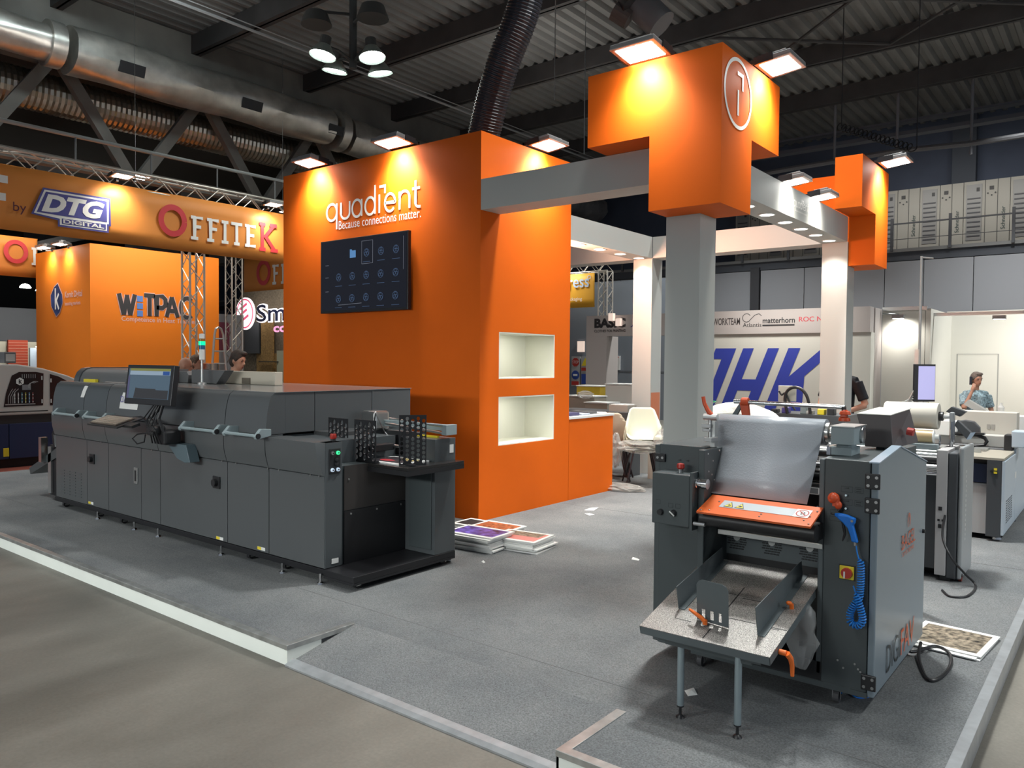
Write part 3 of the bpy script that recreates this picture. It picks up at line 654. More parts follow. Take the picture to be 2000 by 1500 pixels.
# monitor, arm, keyboard, mouse (swing arm on the machine)
mo = thing('monitor', 'square black touch monitor on a swing arm in front of the grey inserter', 'monitor', (-6.35, 3.25, 1.30))
A = Vector((-6.79, 3.18, 1.31)); X_ = Vector((0.995, 0.10, 0)).normalized(); Z_ = Vector((-0.01, 0.12, 0.99)).normalized(); N_ = X_.cross(Z_)
M = Matrix(((X_.x, -N_.x, Z_.x, A.x), (X_.y, -N_.y, Z_.y, A.y), (X_.z, -N_.z, Z_.z, A.z), (0, 0, 0, 1)))
MB(M).box(0, 0.66, 0.0, 0.05, 0, 0.335).build('bezel', BLACKP, mo, bevel=0.004)
SC2 = mat('monitor_screen', (0.02, 0.03, 0.04), 0.15, emis=(0.13, 0.20, 0.27), es=0.45)
s0 = MB(M).box(0.03, 0.62, -0.003, 0.0, 0.05, 0.305).build('screen', SC2, mo)
MB(M).box(0.05, 0.62, -0.004, -0.003, 0.285, 0.305).build('title_bar', mat('olive_bar', (0.1, 0.1, 0.02), 0.3, emis=(0.16, 0.16, 0.05), es=0.8), s0)
MB(M).box(0.05, 0.62, -0.004, -0.003, 0.250, 0.284).build('tool_bar', mat('pale_bar', (0.2, 0.25, 0.3), 0.3, emis=(0.25, 0.33, 0.42), es=0.5), s0)
MB(M).box(0.52, 0.61, -0.005, -0.004, 0.252, 0.282).build('screen_button', mat('navy_ui', (0.01, 0.03, 0.12), 0.3, emis=(0.02, 0.06, 0.2), es=0.8), s0)
MB(M).prism([(0.13, 0.052), (0.61, 0.052), (0.61, 0.125), (0.44, 0.125), (0.43, 0.135), (0.22, 0.135), (0.15, 0.14)], 'y', -0.0045, -0.003).build('machine_picture', mat('ui_dark', (0.02, 0.02, 0.02), 0.3, emis=(0.03, 0.03, 0.035), es=0.6), s0)
MB(M).box(0.03, 0.055, -0.004, -0.003, 0.05, 0.24).build('side_bar', mat('ui_violet', (0.04, 0.04, 0.08), 0.3, emis=(0.07, 0.07, 0.14), es=0.7), s0)
b = MB(); b.tube([(-6.34, 3.26, 1.36), (-6.36, 3.27, 1.28), (-6.42, 3.22, 1.20), (-6.36, 3.24, 1.10), (-6.34, 3.32, 1.00)], 0.018, 8)
b.tube([(-6.28, 3.27, 1.34), (-6.31, 3.24, 1.2), (-6.27, 3.26, 1.08), (-6.30, 3.33, 1.0)], 0.014, 8)
b.build('swing_arm', BLACK, mo)
b = MB()
for k in range(4):
    b.tube([(-6.40+0.03*k, 3.25, 1.32), (-6.46+0.04*k, 3.19, 1.2-0.02*k), (-6.34+0.03*k, 3.18, 1.10), (-6.42+0.05*k, 3.24, 0.99)], 0.006, 6)
b.tube([(-6.40, 3.2, 1.08), (-6.52, 3.16, 1.06), (-6.60, 3.16, 1.02), (-6.52, 3.16, 0.98), (-6.44, 3.18, 1.0), (-6.46, 3.2, 1.06)], 0.006, 6)
b.build('cables', BLACK, mo)
MB().box(-6.40, -6.24, 3.25, 3.40, 0.98, 1.10).build('arm_joint', BLACKP, mo, bevel=0.02)
MB().box(-6.42, -6.30, 3.18, 3.30, 1.06, 1.14).build('arm_head', BLACKP, mo, bevel=0.02)
b = MB(); b.prism([(-6.42, 0.985), (-6.10, 0.985), (-6.04, 0.845), (-6.12, 0.835), (-6.24, 0.86)], 'y', 3.36, 3.45); b.build('arm_bracket', mat('teal_bracket', (0.09, 0.13, 0.15), 0.4), mo, bevel=0.004)
kb = thing('keyboard', 'worn beige keyboard on a black tray below the square monitor', 'keyboard', (-6.88, 3.12, 1.12))
A = Vector((-7.20, 3.05, 1.105)); Xk = Vector((0.97, -0.0, 0.0)).normalized(); Yk = Vector((0.05, 0.93, 0.30)).normalized(); Nk = Xk.cross(Yk)
M = Matrix(((Xk.x, Yk.x, Nk.x, A.x), (Xk.y, Yk.y, Nk.y, A.y), (Xk.z, Yk.z, Nk.z, A.z), (0, 0, 0, 1)))
MB(M).box(0, 0.56, 0, 0.23, 0.0, 0.014).build('tray', BLACKP, kb, bevel=0.004)
MB(M).box(0.02, 0.50, 0.02, 0.19, 0.014, 0.024).build('keyboard_body', mat('beige_keys', (0.10, 0.075, 0.06), 0.5), kb, bevel=0.003)
b = MB(M)
for r in range(5):
    for c in range(15): b.box(0.03+c*0.031, 0.056+c*0.031, 0.03+r*0.031, 0.055+r*0.031, 0.024, 0.029)
tag(b.build('keys', mat('pale_keys', (0.30, 0.25, 0.20), 0.5), kb), kind='stuff')
MB().tube([(-6.9, 3.27, 1.17), (-6.7, 3.28, 1.19), (-6.45, 3.28, 1.15), (-6.38, 3.28, 1.08)], 0.012, 8).build('tray_rail', BLACK, kb)
MB(M).box(0.52, 0.70, 0.06, 0.13, -0.01, 0.012).build('tray_hinge', BLACK, kb)

# printed sheets on the feeder table
def sheet(x0, x1, y0, y1, z, m_, label, h=0.012, name='printed_sheets', cat='prints', group=None):
    return tag(MB().box(x0, x1, y0, y1, z, z+h).build(name, m_), label, cat, group)
ps = thing('printed_sheets', 'printed sheets with red and yellow artwork lying on the black feeder table', 'prints', (-4.3, 4.1, 0.9305))
MB().box(-4.56, -4.17, 3.94, 4.25, 0.9305, 0.941).build('sheets', PAPER, ps)
MB().box(-4.53, -4.20, 3.97, 4.22, 0.941, 0.9415).build('artwork', mat('dark_art', (0.03, 0.025, 0.03), 0.4), ps)
MB().ell((-4.42, 4.05, 0.9418), (0.07, 0.04, 0.0012)).build('red_shape', mat('art_red', (0.5, 0.04, 0.05), 0.4), ps)
b = MB()
for k in range(7): b.add([(-4.40+k*0.03, 4.20, 0.9425), (-4.385+k*0.03, 4.20, 0.9425), (-4.335+k*0.03, 4.12, 0.9425), (-4.35+k*0.03, 4.12, 0.9425)], [(0, 1, 2, 3)])
tag(b.build('striped_artwork', mat('art_yellow', (0.65, 0.5, 0.15), 0.4), ps), kind='stuff')

# ================================================================ PRINT STACKS ON THE FLOOR
random.seed(5)
def print_stack(cx, cy, rot, w_, d_, nlay, label, art, rag=0.02, z=0.1105, th=0.011):
    t = thing('print_stack', label, 'prints', (cx, cy, 0.11), 'stacks of printed sheets on the carpet')
    for k in range(nlay):
        M = Matrix.Translation((cx+random.uniform(-rag, rag), cy+random.uniform(-rag, rag), 0)) @ Matrix.Rotation(rot+random.uniform(-0.05, 0.05), 4, 'Z')
        MB(M).box(-w_/2, w_/2, -d_/2, d_/2, z+k*th*1.08, z+k*th*1.08+th).build('sheet_bundle', PAPER, t)
    zt = z+(nlay-1)*th*1.08+th
    MB(M).box(-w_/2+0.03, w_/2-0.03, -d_/2+0.04, d_/2-0.04, zt, zt+0.0008).build('printed_picture', art, t)
    return t, M, zt
VIO = mat('violet_artwork', (0.11, 0.08, 0.34), 0.35, noise=0.95, nscale=14)
AUT = mat('autumn_artwork', (0.34, 0.10, 0.04), 0.4, noise=0.9, nscale=30)
PNK = mat('salmon_artwork', (0.65, 0.22, 0.20), 0.4)
GRN = mat('rock_artwork', (0.20, 0.165, 0.12), 0.4, noise=0.98, nscale=34)
print_stack(-4.36, 5.03, 0.10, 0.50, 0.34, 11, 'taller stack of prints with violet top sheet beside the grey machine', VIO)
t_, M_, zt_ = print_stack(-4.06, 5.27, 0.12, 0.46, 0.36, 8, 'stack of prints with salmon and black picture on top', PNK)
MB(M_).box(-0.17, 0.17, 0.0, 0.14, zt_+0.0008, zt_+0.0014).build('printed_picture', GRN, t_)
print_stack(-4.56, 5.52, 0.08, 0.44, 0.30, 6, 'low stack of prints with autumn picture against orange tower', AUT)
print_stack(-4.90, 5.55, 0.0, 0.24, 0.30, 5, 'small white paper stack behind the violet prints', INK)
t_, M_, zt_ = print_stack(-0.78, 5.05, -0.06, 0.40, 0.44, 3, 'white print with rocky river picture by right platform edge', GRN, th=0.006)
# paper scraps
for (x, y, w_, l_, lab) in [(-4.52, 7.10, 0.16, 0.10, 'crumpled clear wrapper on carpet by counter corner'), (-4.38, 6.84, 0.09, 0.06, 'small white paper scrap by orange counter'), (-3.09, 5.52, 0.07, 0.035, 'white paper scrap on open carpet left of laminator'), (-3.97, 4.66, 0.04, 0.02, 'tiny white scrap near the print stacks'), (-1.62, 3.45, 0.07, 0.05, 'paper scrap at the entrance edge trim')]:
    b = MB(Matrix.Translation((x, y, 0.1105)) @ Matrix.Rotation(random.uniform(0, 3), 4, 'Z'))
    b.add([(-l_/2, -w_/2, 0), (l_/2, -w_/2*0.7, 0.002), (l_/2*0.9, w_/2, 0.012), (-l_/2, w_/2*0.8, 0.001), (-l_/2, -w_/2, 0.002), (0, 0, 0.014)], [(0, 1, 5), (1, 2, 5), (2, 3, 5), (3, 0, 5)])
    tag(b.build('paper_scrap', PAPER), lab, 'litter')
# ================================================================ NEAR LAMINATOR (grey, right foreground)
lm = thing('roll_laminator', 'grey roll laminator with folding tray, blue air gun and film sheet, right foreground', 'machine', (-1.4, 4.2, 0.11))
# right cabinet: front face y=3.74, side x=-0.87 with gabled top
cab = MB(); cab.box(-1.105, -0.905, 3.745, 4.70, 0.20, 1.262)
c1 = cab.build('cabinet', DARKG, lm, bevel=0.004)
MB().box(-1.132, -1.106, 3.75, 4.70, 0.24, 1.257).build('cabinet_edge', DARKG2, lm, bevel=0.006)
dr = MB(); dr.prism([(3.742, 0.192), (3.742, 1.258), (4.16, 1.30), (4.80, 1.165), (4.80, 0.195)], 'x', -0.902, -0.872)
dr.build('side_door', DOORM, lm, bevel=0.006)
MB().prism([(3.742, 1.262), (4.16, 1.304), (4.80, 1.169), (4.80, 1.164), (4.16, 1.298), (3.742, 1.256)], 'x', -0.912, -0.868).build('door_edge', mat('pale_edge', (0.42, 0.52, 0.62), 0.3, 0.3), lm)
for z in (1.175, 1.065, 0.262):
    for zz in ((0,) if z > 1 else (0,)):
        h = MB(); h.box(-0.925, -0.862, 3.728, 3.742, z-0.035, z+0.035); hg = h.build('hinge', BLACKP, lm, bevel=0.004)
        for dx in (-0.911, -0.876):
            for dz in (-0.019, 0.019): MB().lathe([(0.0, -0.003), (0.007, -0.003), (0.007, 0.0)], (dx, 3.728, z+dz), 'y', 10).build('screw', STEEL, hg)
# legend boxes + little knobs
LEG = mat('legend_ink', (0.02, 0.025, 0.028), 0.5)
def legend(x, z, w_, h_): return strokes('legend_frame', [[(0, 0), (w_, 0), (w_, h_), (0, h_), (0, 0)]], 0.0015, (x, 3.744, z), EX, EZ, LEG, lm, depth=0.0008)
for z in (1.115, 1.055):
    legend(-1.03, z, 0.05, 0.025); legend(-0.97, z, 0.035, 0.025)
    poly('legend_symbol', [[(0.01, 0.017), (0.035, 0.015), (0.035, 0.022)]], (-1.03, 3.7415, z), EX, EZ, LEG, lm, depth=0.001)
    for k in (0.016, 0.005): poly('legend_symbol', [[(0.006, k), (0.028, k), (0.028, k+0.004), (0.006, k+0.004)]], (-0.97, 3.7415, z), EX, EZ, LEG, lm, depth=0.001)
    MB().cyl((-1.005, 3.744, z-0.018), (-1.005, 3.728, z-0.014), 0.005, 8).build('lever_stub', ALUP, lm)
legend(-1.075, 1.005, 0.045, 0.022); legend(-1.08, 0.975, 0.05, 0.02)
# red-orange knob on the edge of the cabinet
kn = MB(); kn.ell((-1.055, 3.715, 1.085), (0.026, 0.028, 0.026)).box(-1.056, -1.028, 3.70, 3.72, 1.05, 1.085).ell((-1.033, 3.712, 1.055), (0.017, 0.015, 0.02)); kn.build('clamp_knob', REDO, lm, smooth=True)
MB().cyl((-1.03, 3.71, 1.04), (-1.03, 3.735, 1.025), 0.009, 8).build('knob_pin', BLACKP, lm)
# main switch
sw = MB().box(-1.028, -0.966, 3.733, 3.742, 0.715, 0.775).build('switch_plate', YEL, lm, bevel=0.002)
MB().box(-1.032, -0.962, 3.7395, 3.7435, 0.711, 0.779).build('switch_back', BLACKP, sw)
MB().lathe([(0.0, -0.012), (0.024, -0.012), (0.024, 0.0)], (-0.995, 3.733, 0.745), 'y', 18).build('main_switch', REDP, sw)
MB().box(-1.006, -1.000, 3.717, 3.721, 0.722, 0.752).build('switch_pointer', PAPER, sw)
for (x, z) in [(-1.03, 0.33), (-1.005, 0.30), (-0.955, 0.33), (-0.94, 0.31), (-0.93, 0.30)]:
    MB().lathe([(0.0, -0.003), (0.005, -0.003), (0.005, 0.0)], (x, 3.744, z), 'y', 8).build('screw', STEEL, lm)
# logo on the side door (orange emblem + words)
LOGO = mat('orange_print', (0.60, 0.10, 0.03), 0.5)
strokes('logo', [arc(0, 0, 0.030, -60, 240, 16, 0.036), arc(0.004, 0.0, 0.016, -60, 200, 12, 0.024)], 0.006, (-0.872, 4.372, 0.905), EY, EZ, LOGO, lm)
text('logo_lettering', 'BAGEL', (-0.872, 4.22, 0.775), EY, EZ, 0.31, 0.075, LOGO, lm, bold=-0.005)
text('logo_lettering', 'SYSTEMS', (-0.872, 4.235, 0.74), EY, EZ, 0.27, 0.022, LOGO, lm)
text('logo_lettering', 'DIGI', (-0.872, 3.96, 0.24), EY, EZ, 0.27, 0.13, LEG, lm, bold=-0.01)
text('logo_lettering', 'FAV', (-0.872, 4.25, 0.24), EY, EZ, 0.30, 0.13, LOGO, lm)
MB().lathe([(0.0, 0), (0.012, 0), (0.01, 0.012)], (-0.872, 4.73, 0.79), 'x', 12).build('door_lock', BLACKP, lm)
# left cabinet
MB().box(-1.96, -1.70, 3.745, 4.70, 0.20, 1.268).build('cabinet', DARKG, lm, bevel=0.004)
MB().box(-1.995, -1.962, 3.76, 4.7, 0.20, 1.26).build('cabinet_edge', DARKG, lm, bevel=0.004)
lb = MB(); lb.box(-1.925, -1.715, 3.60, 3.744, 0.872, 1.135); lbx = lb.build('control_housing', DARKG, lm, bevel=0.005)
MB().box(-1.699, -1.665, 3.66, 4.66, 0.40, 1.262).build('side_plate', DARKG, lm, bevel=0.004)
MB().box(-1.714, -1.70, 3.60, 3.70, 0.86, 1.15).build('side_plate', DARKG, lm)
for (y, z) in [(3.70, 1.24), (3.76, 1.20), (3.71, 1.15), (3.75, 1.13), (3.69, 1.11), (3.78, 1.10), (3.84, 1.245)]:
    MB().lathe([(0.0, 0), (0.005, 0), (0.004, 0.003)], (-1.665, y, z), 'x', 8).build('screw', STEEL, lm)
for z in (1.195, 1.10):
    hg = MB().box(-1.978, -1.922, 3.730, 3.744, z-0.022, z+0.022).build('hinge', BLACKP, lm, bevel=0.003)
    for dx in (-1.964, -1.936): MB().lathe([(0.0, -0.003), (0.007, -0.003), (0.007, 0.0)], (dx, 3.730, z), 'y', 10).build('screw', STEEL, hg)
for x in (-1.855, -1.81): poly('legend_symbol', [[(0, 0.004), (0.022, 0), (0.022, 0.011)]], (x, 3.7435, 1.185), EX, EZ, LEG, lm, depth=0.001)
MB().cyl((-1.800, 3.67, 1.135), (-1.800, 3.67, 1.155), 0.012, 12).build('emergency_stop_base', STEEL, lm)
MB().lathe([(0.016, 0), (0.021, 0.008), (0.018, 0.026), (0.0, 0.03)], (-1.800, 3.67, 1.155), 'z', 16).build('emergency_stop', REDP, lm, smooth=True)
MB().lathe([(0.0, -0.02), (0.014, -0.02), (0.016, 0.0)], (-1.872, 3.60, 0.935), 'y', 14).build('knob', BLACKP, lbx)
kk = MB().lathe([(0.0, -0.02), (0.013, -0.02), (0.018, 0.0)], (-1.80, 3.60, 0.937), 'y', 14).build('selector_knob', BLACKP, lbx)
MB(Matrix.Translation((-1.80, 3.578, 0.937)) @ Matrix.Rotation(-0.9, 4, 'Y')).box(-0.003, 0.003, -0.003, 0, -0.017, 0.017).build('pointer', PAPER, kk)
for (x, z) in [(-1.90, 0.975), (-1.83, 0.965), (-1.79, 0.965)]: strokes('legend_frame', [[(0, 0), (0.025, 0), (0.025, 0.02), (0, 0.02), (0, 0)]], 0.0015, (x, 3.5995, z), EX, EZ, LEG, lbx, depth=0.001)
# chrome hub on the inner side
hb = MB(); hb.lathe([(0.026, 0.0), (0.026, 0.02), (0.022, 0.022), (0.022, 0.045), (0.026, 0.048), (0.026, 0.075), (0.0, 0.078)], (-1.7135, 3.645, 1.095), 'x', 18)
hb.build('chrome_hub', CHROME, lm, smooth=True)
for (y, z) in [(3.62, 0.90), (3.66, 0.895), (3.70, 0.90)]: MB().lathe([(0.0, 0), (0.008, 0), (0.007, 0.006)], (-1.665, y+0.05, z-0.01), 'x', 8).build('bolt', CHROME, lm)
# orange nip guard with warning plate
g = MB(); g.prism([(3.74, 1.030), (3.74, 1.022), (3.555, 0.962), (3.55, 0.972)], 'x', -1.655, -1.106)
gd = g.build('nip_guard', mat('orange_guard', (0.72, 0.13, 0.025), 0.3, coat=0.3), lm)
GX_, GZv = Vector((1, 0, 0)), Vector((0, 0.19, 0.058)).normalized()
def onguard(x, s): return Vector((x, 3.55, 0.9725)) + GZv*s
wp = poly('warning_plate', [[(0, 0), (0.42, 0.0), (0.42, 0.075), (0, 0.075)]], onguard(-1.57, 0.075), GX_, GZv, mat('silver_plate', (0.55, 0.58, 0.60), 0.25, 0.3), gd, depth=0.001)
for x in (-1.55, -1.495):
    poly('warning_triangle', [[(0, 0), (0.05, 0), (0.025, 0.055)]], onguard(x, 0.082), GX_, GZv, INK, gd, depth=0.002)
    poly('warning_triangle', [[(0.006, 0.004), (0.044, 0.004), (0.025, 0.045)]], onguard(x, 0.082), GX_, GZv, YEL, gd, depth=0.003)
    poly('warning_symbol', [[(0.017, 0.012), (0.033, 0.010), (0.035, 0.020), (0.024, 0.026), (0.018, 0.02)]], onguard(x, 0.082), GX_, GZv, INK, gd, depth=0.004)
poly('prohibition_plate', [[(0, 0), (0.07, 0), (0.07, 0.08), (0, 0.08)]], onguard(-1.21, 0.072), GX_, GZv, PAPER, gd, depth=0.002)
strokes('prohibition_sign', [arc(0, 0, 0.027, 0, 360, 20, 0.032), [(-0.019, 0.022), (0.019, -0.022)]], 0.005, onguard(-1.175, 0.112), GX_, GZv, REDP, gd, depth=0.003)
strokes('prohibition_symbol', [arc(0, 0.006, 0.009, 0, 360, 10), arc(0.004, -0.008, 0.009, 0, 360, 10)], 0.004, onguard(-1.175, 0.112), GX_, GZv, INK, gd, depth=0.0025)
for (x, s) in [(-1.64, 0.02), (-1.60, 0.03), (-1.59, 0.13), (-1.35, 0.03), (-1.35, 0.055), (-1.12, 0.02), (-1.135, 0.09), (-1.15, 0.05), (-1.12, 0.15)]:
    c = onguard(x, s); MB().ell(tuple(c), (0.005, 0.005, 0.004), 8, 5).build('rivet', STEEL, gd)
# black hood roller and rail
MB().cyl((-1.665, 3.645, 0.925), (-1.106, 3.645, 0.925), 0.040, 24).build('pressure_roller', BLACKP, lm, smooth=True)
MB().cyl((-1.69, 3.60, 0.90), (-1.63, 3.60, 0.90), 0.010, 8).build('roller_shaft', STEEL, lm)
MB().box(-1.66, -1.106, 3.68, 3.74, 0.885, 0.96).build('roller_cover', BLACK, lm)
MB().box(-1.622, -1.106, 3.735, 3.75, 0.834, 0.858).build('rail', ALU, lm, bevel=0.002)
# fan panel
fp = MB().box(-1.665, -1.106, 3.95, 3.965, 0.69, 0.86).build('fan_panel', DARKG2, lm)
for x in (-1.606, -1.42, -1.229):
    b = MB()
    for r in range(9):
        z = 0.72+r*0.0125; hw = 0.052 if 1 < r < 8 else 0.040
        for s_ in range(5):
            a = x-hw+s_*(2*hw/5)+(0.004 if r % 2 else 0); 
            if abs(r-5) < 3 and s_ == 2: continue
            b.box(a, a+2*hw/5-0.004, 3.946, 3.9495, z, z+0.006)
    tag(b.build('fan_slots', BLACK, fp), kind='stuff')
    MB().lathe([(0.0, -0.006), (0.018, -0.006), (0.018, 0.0)], (x, 3.949, 0.783), 'y', 14).build('fan_hub', ALU, fp)
MB().box(-1.665, -1.106, 3.955, 3.97, 0.655, 0.69).build('dark_gap', BLACK, lm)
MB().box(-1.665, -1.106, 3.966, 4.0, 0.30, 1.05).build('plate', BLACKP, lm)
MB().box(-1.70, -1.10, 3.75, 4.65, 0.19, 0.30).build('base_pan', BLACK, lm)
MB().box(-1.76, -0.90, 3.735, 3.76, 0.188, 0.212).build('frame_bar', DARKG, lm)
# folding delivery tray (slopes down to the front)
SPECK = bpy.data.materials.new('speckled_tray'); SPECK.use_nodes = True
_nt = SPECK.node_tree; _b = _nt.nodes['Principled BSDF']; _tc = _nt.nodes.new('ShaderNodeTexCoord')
_n = _nt.nodes.new('ShaderNodeTexNoise'); _n.inputs['Scale'].default_value = 420; _n.inputs['Detail'].default_value = 1
_nt.links.new(_tc.outputs['Object'], _n.inputs['Vector']); _r = _nt.nodes.new('ShaderNodeValToRGB')
_r.color_ramp.elements[0].position = 0.42; _r.color_ramp.elements[1].position = 0.60
_r.color_ramp.elements[0].color = (0.075, 0.073, 0.068, 1); _r.color_ramp.elements[1].color = (0.46, 0.43, 0.40, 1)
_nt.links.new(_n.outputs['Fac'], _r.inputs['Fac']); _nt.links.new(_r.outputs['Color'], _b.inputs['Base Color'])
_b.inputs['Roughness'].default_value = 0.33; _b.inputs['Metallic'].default_value = 0.35
_bp = _nt.nodes.new('ShaderNodeBump'); _bp.inputs['Strength'].default_value = 0.5; _bp.inputs['Distance'].default_value = 0.002
_nt.links.new(_n.outputs['Fac'], _bp.inputs['Height']); _nt.links.new(_bp.outputs['Normal'], _b.inputs['Normal'])
slope = math.atan2(0.115, 0.45)
TM = Matrix.Translation((-1.733, 3.138, 0.496)) @ Matrix.Rotation(slope, 4, 'X')
tr = MB(TM).box(0, 0.603, 0, 0.74, -0.003, 0.0).build('tray_top', SPECK, lm)
b = MB(TM); b.box(0, 0.603, 0.0, 0.004, -0.040, -0.003).box(0.599, 0.603, 0, 0.60, -0.040, -0.003).box(0, 0.004, 0, 0.60, -0.03, -0.003); b.build('tray_rim', DARKG2, tr, bevel=0.001)
b = MB(TM); b.box(0.09, 0.56, 0.005, 0.10, -0.052, -0.004).box(0.12, 0.52, 0.005, 0.35, -0.065, -0.05); b.build('tray_support', DARKG, tr)
for (x0, x1, y0, y1) in [(0.298, 0.304, 0.10, 0.02), (0.298, 0.304, 0.22, 0.50), (0.34, 0.60, 0.215, 0.219), (0.10, 0.29, 0.42, 0.424), (0.33, 0.5, 0.40, 0.404), (0.12, 0.2, 0.12, 0.123), (0.53, 0.57, 0.205, 0.209)]:
    ya, yb = sorted((y0, y1)); MB(TM).box(x0, x1, ya, yb, 0.0002, 0.0008).build('tray_slot', BLACK, tr)
# side guides
def guide(x, y0, y1, h0, h1, flip=1):
    b = MB(TM); b.prism([(y0, 0.003), (y0+0.0, h0), (y1, h1), (y1, 0.003)], 'x', x-0.0015, x+0.0015).box(min(x, x+0.03*flip), max(x, x+0.03*flip), y0, y1, 0.001, 0.004)
    return b.build('tray_guide', DARKG2, lm)
guide(0.10, 0.20, 0.72, 0.115, 0.075, 1)
guide(0.505, 0.13, 0.72, 0.135, 0.075, 1)
# lead plate with fingers
LM_ = TM @ Matrix.Translation((0.215, 0.15, 0.002)) @ Matrix.Rotation(-0.18, 4, 'X') @ Matrix.Rotation(-0.12, 4, 'Z')
b = MB(LM_)
b.prism([(0.0, 0.055), (0.0, 0.165), (0.012, 0.182), (0.03, 0.19), (0.13, 0.19), (0.15, 0.182), (0.16, 0.165), (0.16, 0.0), (0.125, 0.0), (0.125, 0.055)], 'y', 0, 0.002)
b.box(0.0, 0.125, 0, 0.002, 0.0, 0.014)
for x in (0.0, 0.043, 0.086): b.box(x, x+0.025, 0, 0.002, 0.014, 0.055)
b.build('stop_plate', DARKG2, lm)
lv = MB(LM_); lv.tube([(0.06, -0.03, 0.012), (0.045, -0.035, 0.028), (0.01, -0.035, 0.042), (-0.02, -0.03, 0.05)], [0.010, 0.010, 0.008, 0.006], 8).cyl((0.06, -0.03, 0.0), (0.06, -0.03, 0.02), 0.011, 10); lv.build('clamp_lever', ORANGEP, lm, smooth=True)
lv = MB(TM); lv.cyl((0.56, 0.40, 0.0), (0.56, 0.40, 0.022), 0.010, 10).ell((0.552, 0.395, 0.028), (0.014, 0.01, 0.010)); lv.build('clamp_knob', ORANGEP, lm, smooth=True)
lv = MB(); lv.cyl((-1.128, 3.245, 0.49), (-1.098, 3.245, 0.49), 0.012, 10).tube([(-1.095, 3.245, 0.49), (-1.085, 3.262, 0.465), (-1.085, 3.28, 0.43), (-1.085, 3.285, 0.385)], [0.013, 0.012, 0.010, 0.008], 8); lv.build('clamp_lever', ORANGEP, lm, smooth=True)
# round tray legs
for (x, y) in [(-1.545, 3.182), (-1.272, 3.165)]:
    lg = MB().cyl((x, y, 0.165), (x, y, 0.462), 0.0155, 18).build('leg', ALUP, lm, smooth=True)
    MB().lathe([(0.0, 0.0), (0.020, 0.0), (0.018, 0.006), (0.007, 0.014), (0.006, 0.05), (0.016, 0.05), (0.016, 0.056), (0.0, 0.056)], (x, y, 0.1105), 'z', 16).build('levelling_foot', BLACKP, lg, smooth=True)
    MB().cyl((x, y, 0.13), (x, y, 0.16), 0.0055, 10).build('threaded_rod', CHROME, lg)
# castors
for (x, y) in [(-1.73, 3.80), (-1.045, 3.80), (-1.73, 4.55), (-0.98, 4.55)]:
    c = MB().cyl((x-0.013, y, 0.1405), (x+0.013, y, 0.1405), 0.030, 18).build('castor', mat('grey_rubber', (0.07, 0.07, 0.075), 0.6), lm)
    MB().box(x-0.02, x-0.016, y-0.012, y+0.012, 0.13, 0.205).box(x+0.016, x+0.02, y-0.012, y+0.012, 0.13, 0.205).build('castor_fork', CHROME, c)
# supply shaft, posts, brackets at the top
b = MB(); b.box(-1.70, -1.675, 3.80, 3.84, 1.265, 1.40); b.build('post', ALU, lm)
b = MB(); b.box(-1.70, -1.655, 3.72, 3.80, 1.30, 1.32).box(-1.74, -1.69, 3.78, 3.86, 1.365, 1.385).box(-1.735, -1.695, 3.78, 3.86, 1.345, 1.36); b.cyl((-1.735, 3.8, 1.42), (-1.66, 3.8, 1.42), 0.018, 12).cyl((-1.70, 3.8, 1.30), (-1.70, 3.8, 1.44), 0.010, 10)
b.build('shaft_clamp', STEEL, lm, bevel=0.002)
lv = MB(); lv.tube([(-1.695, 3.8, 1.43), (-1.715, 3.8, 1.455), (-1.735, 3.8, 1.49), (-1.742, 3.8, 1.525)], [0.014, 0.012, 0.010, 0.010], 10); lv.build('clamp_lever', REDO, lm, smooth=True)
MB().cyl((-1.74, 3.99, 1.362), (-1.14, 3.99, 1.362), 0.018, 14).build('supply_shaft', STEEL, lm, smooth=True)
MB().lathe([(0.018, 0.0), (0.050, 0.0), (0.048, 0.016), (0.030, 0.020), (0.030, 0.028), (0.036, 0.030), (0.036, 0.040), (0.018, 0.043), (0.014, 0.055)], (-1.171, 3.99, 1.362), 'x', 20).build('shaft_flange', STEEL, lm, smooth=True)
MB().box(-1.115, -1.010, 3.86, 4.06, 1.318, 1.402).build('bearing_block', TEAL, lm, bevel=0.003)
MB().box(-1.117, -1.005, 3.855, 4.065, 1.402, 1.407).build('block_lid', ALU, lm)
MB().lathe([(0.0, 0.0), (0.04, 0.0), (0.04, 0.01), (0.02, 0.014)], (-1.010, 3.99, 1.358), 'x', 16).build('gear', STEEL, lm)
MB().cyl((-1.07, 3.96, 1.30), (-1.07, 3.96, 1.32), 0.045, 16).build('pivot', TEAL, lm)
MB().box(-1.125, -1.030, 3.90, 4.05, 1.262, 1.302).build('post_block', TEAL, lm, bevel=0.003)
MB().box(-1.145, -1.127, 3.90, 4.05, 1.262, 1.302).build('post_block', CHROME, lm)
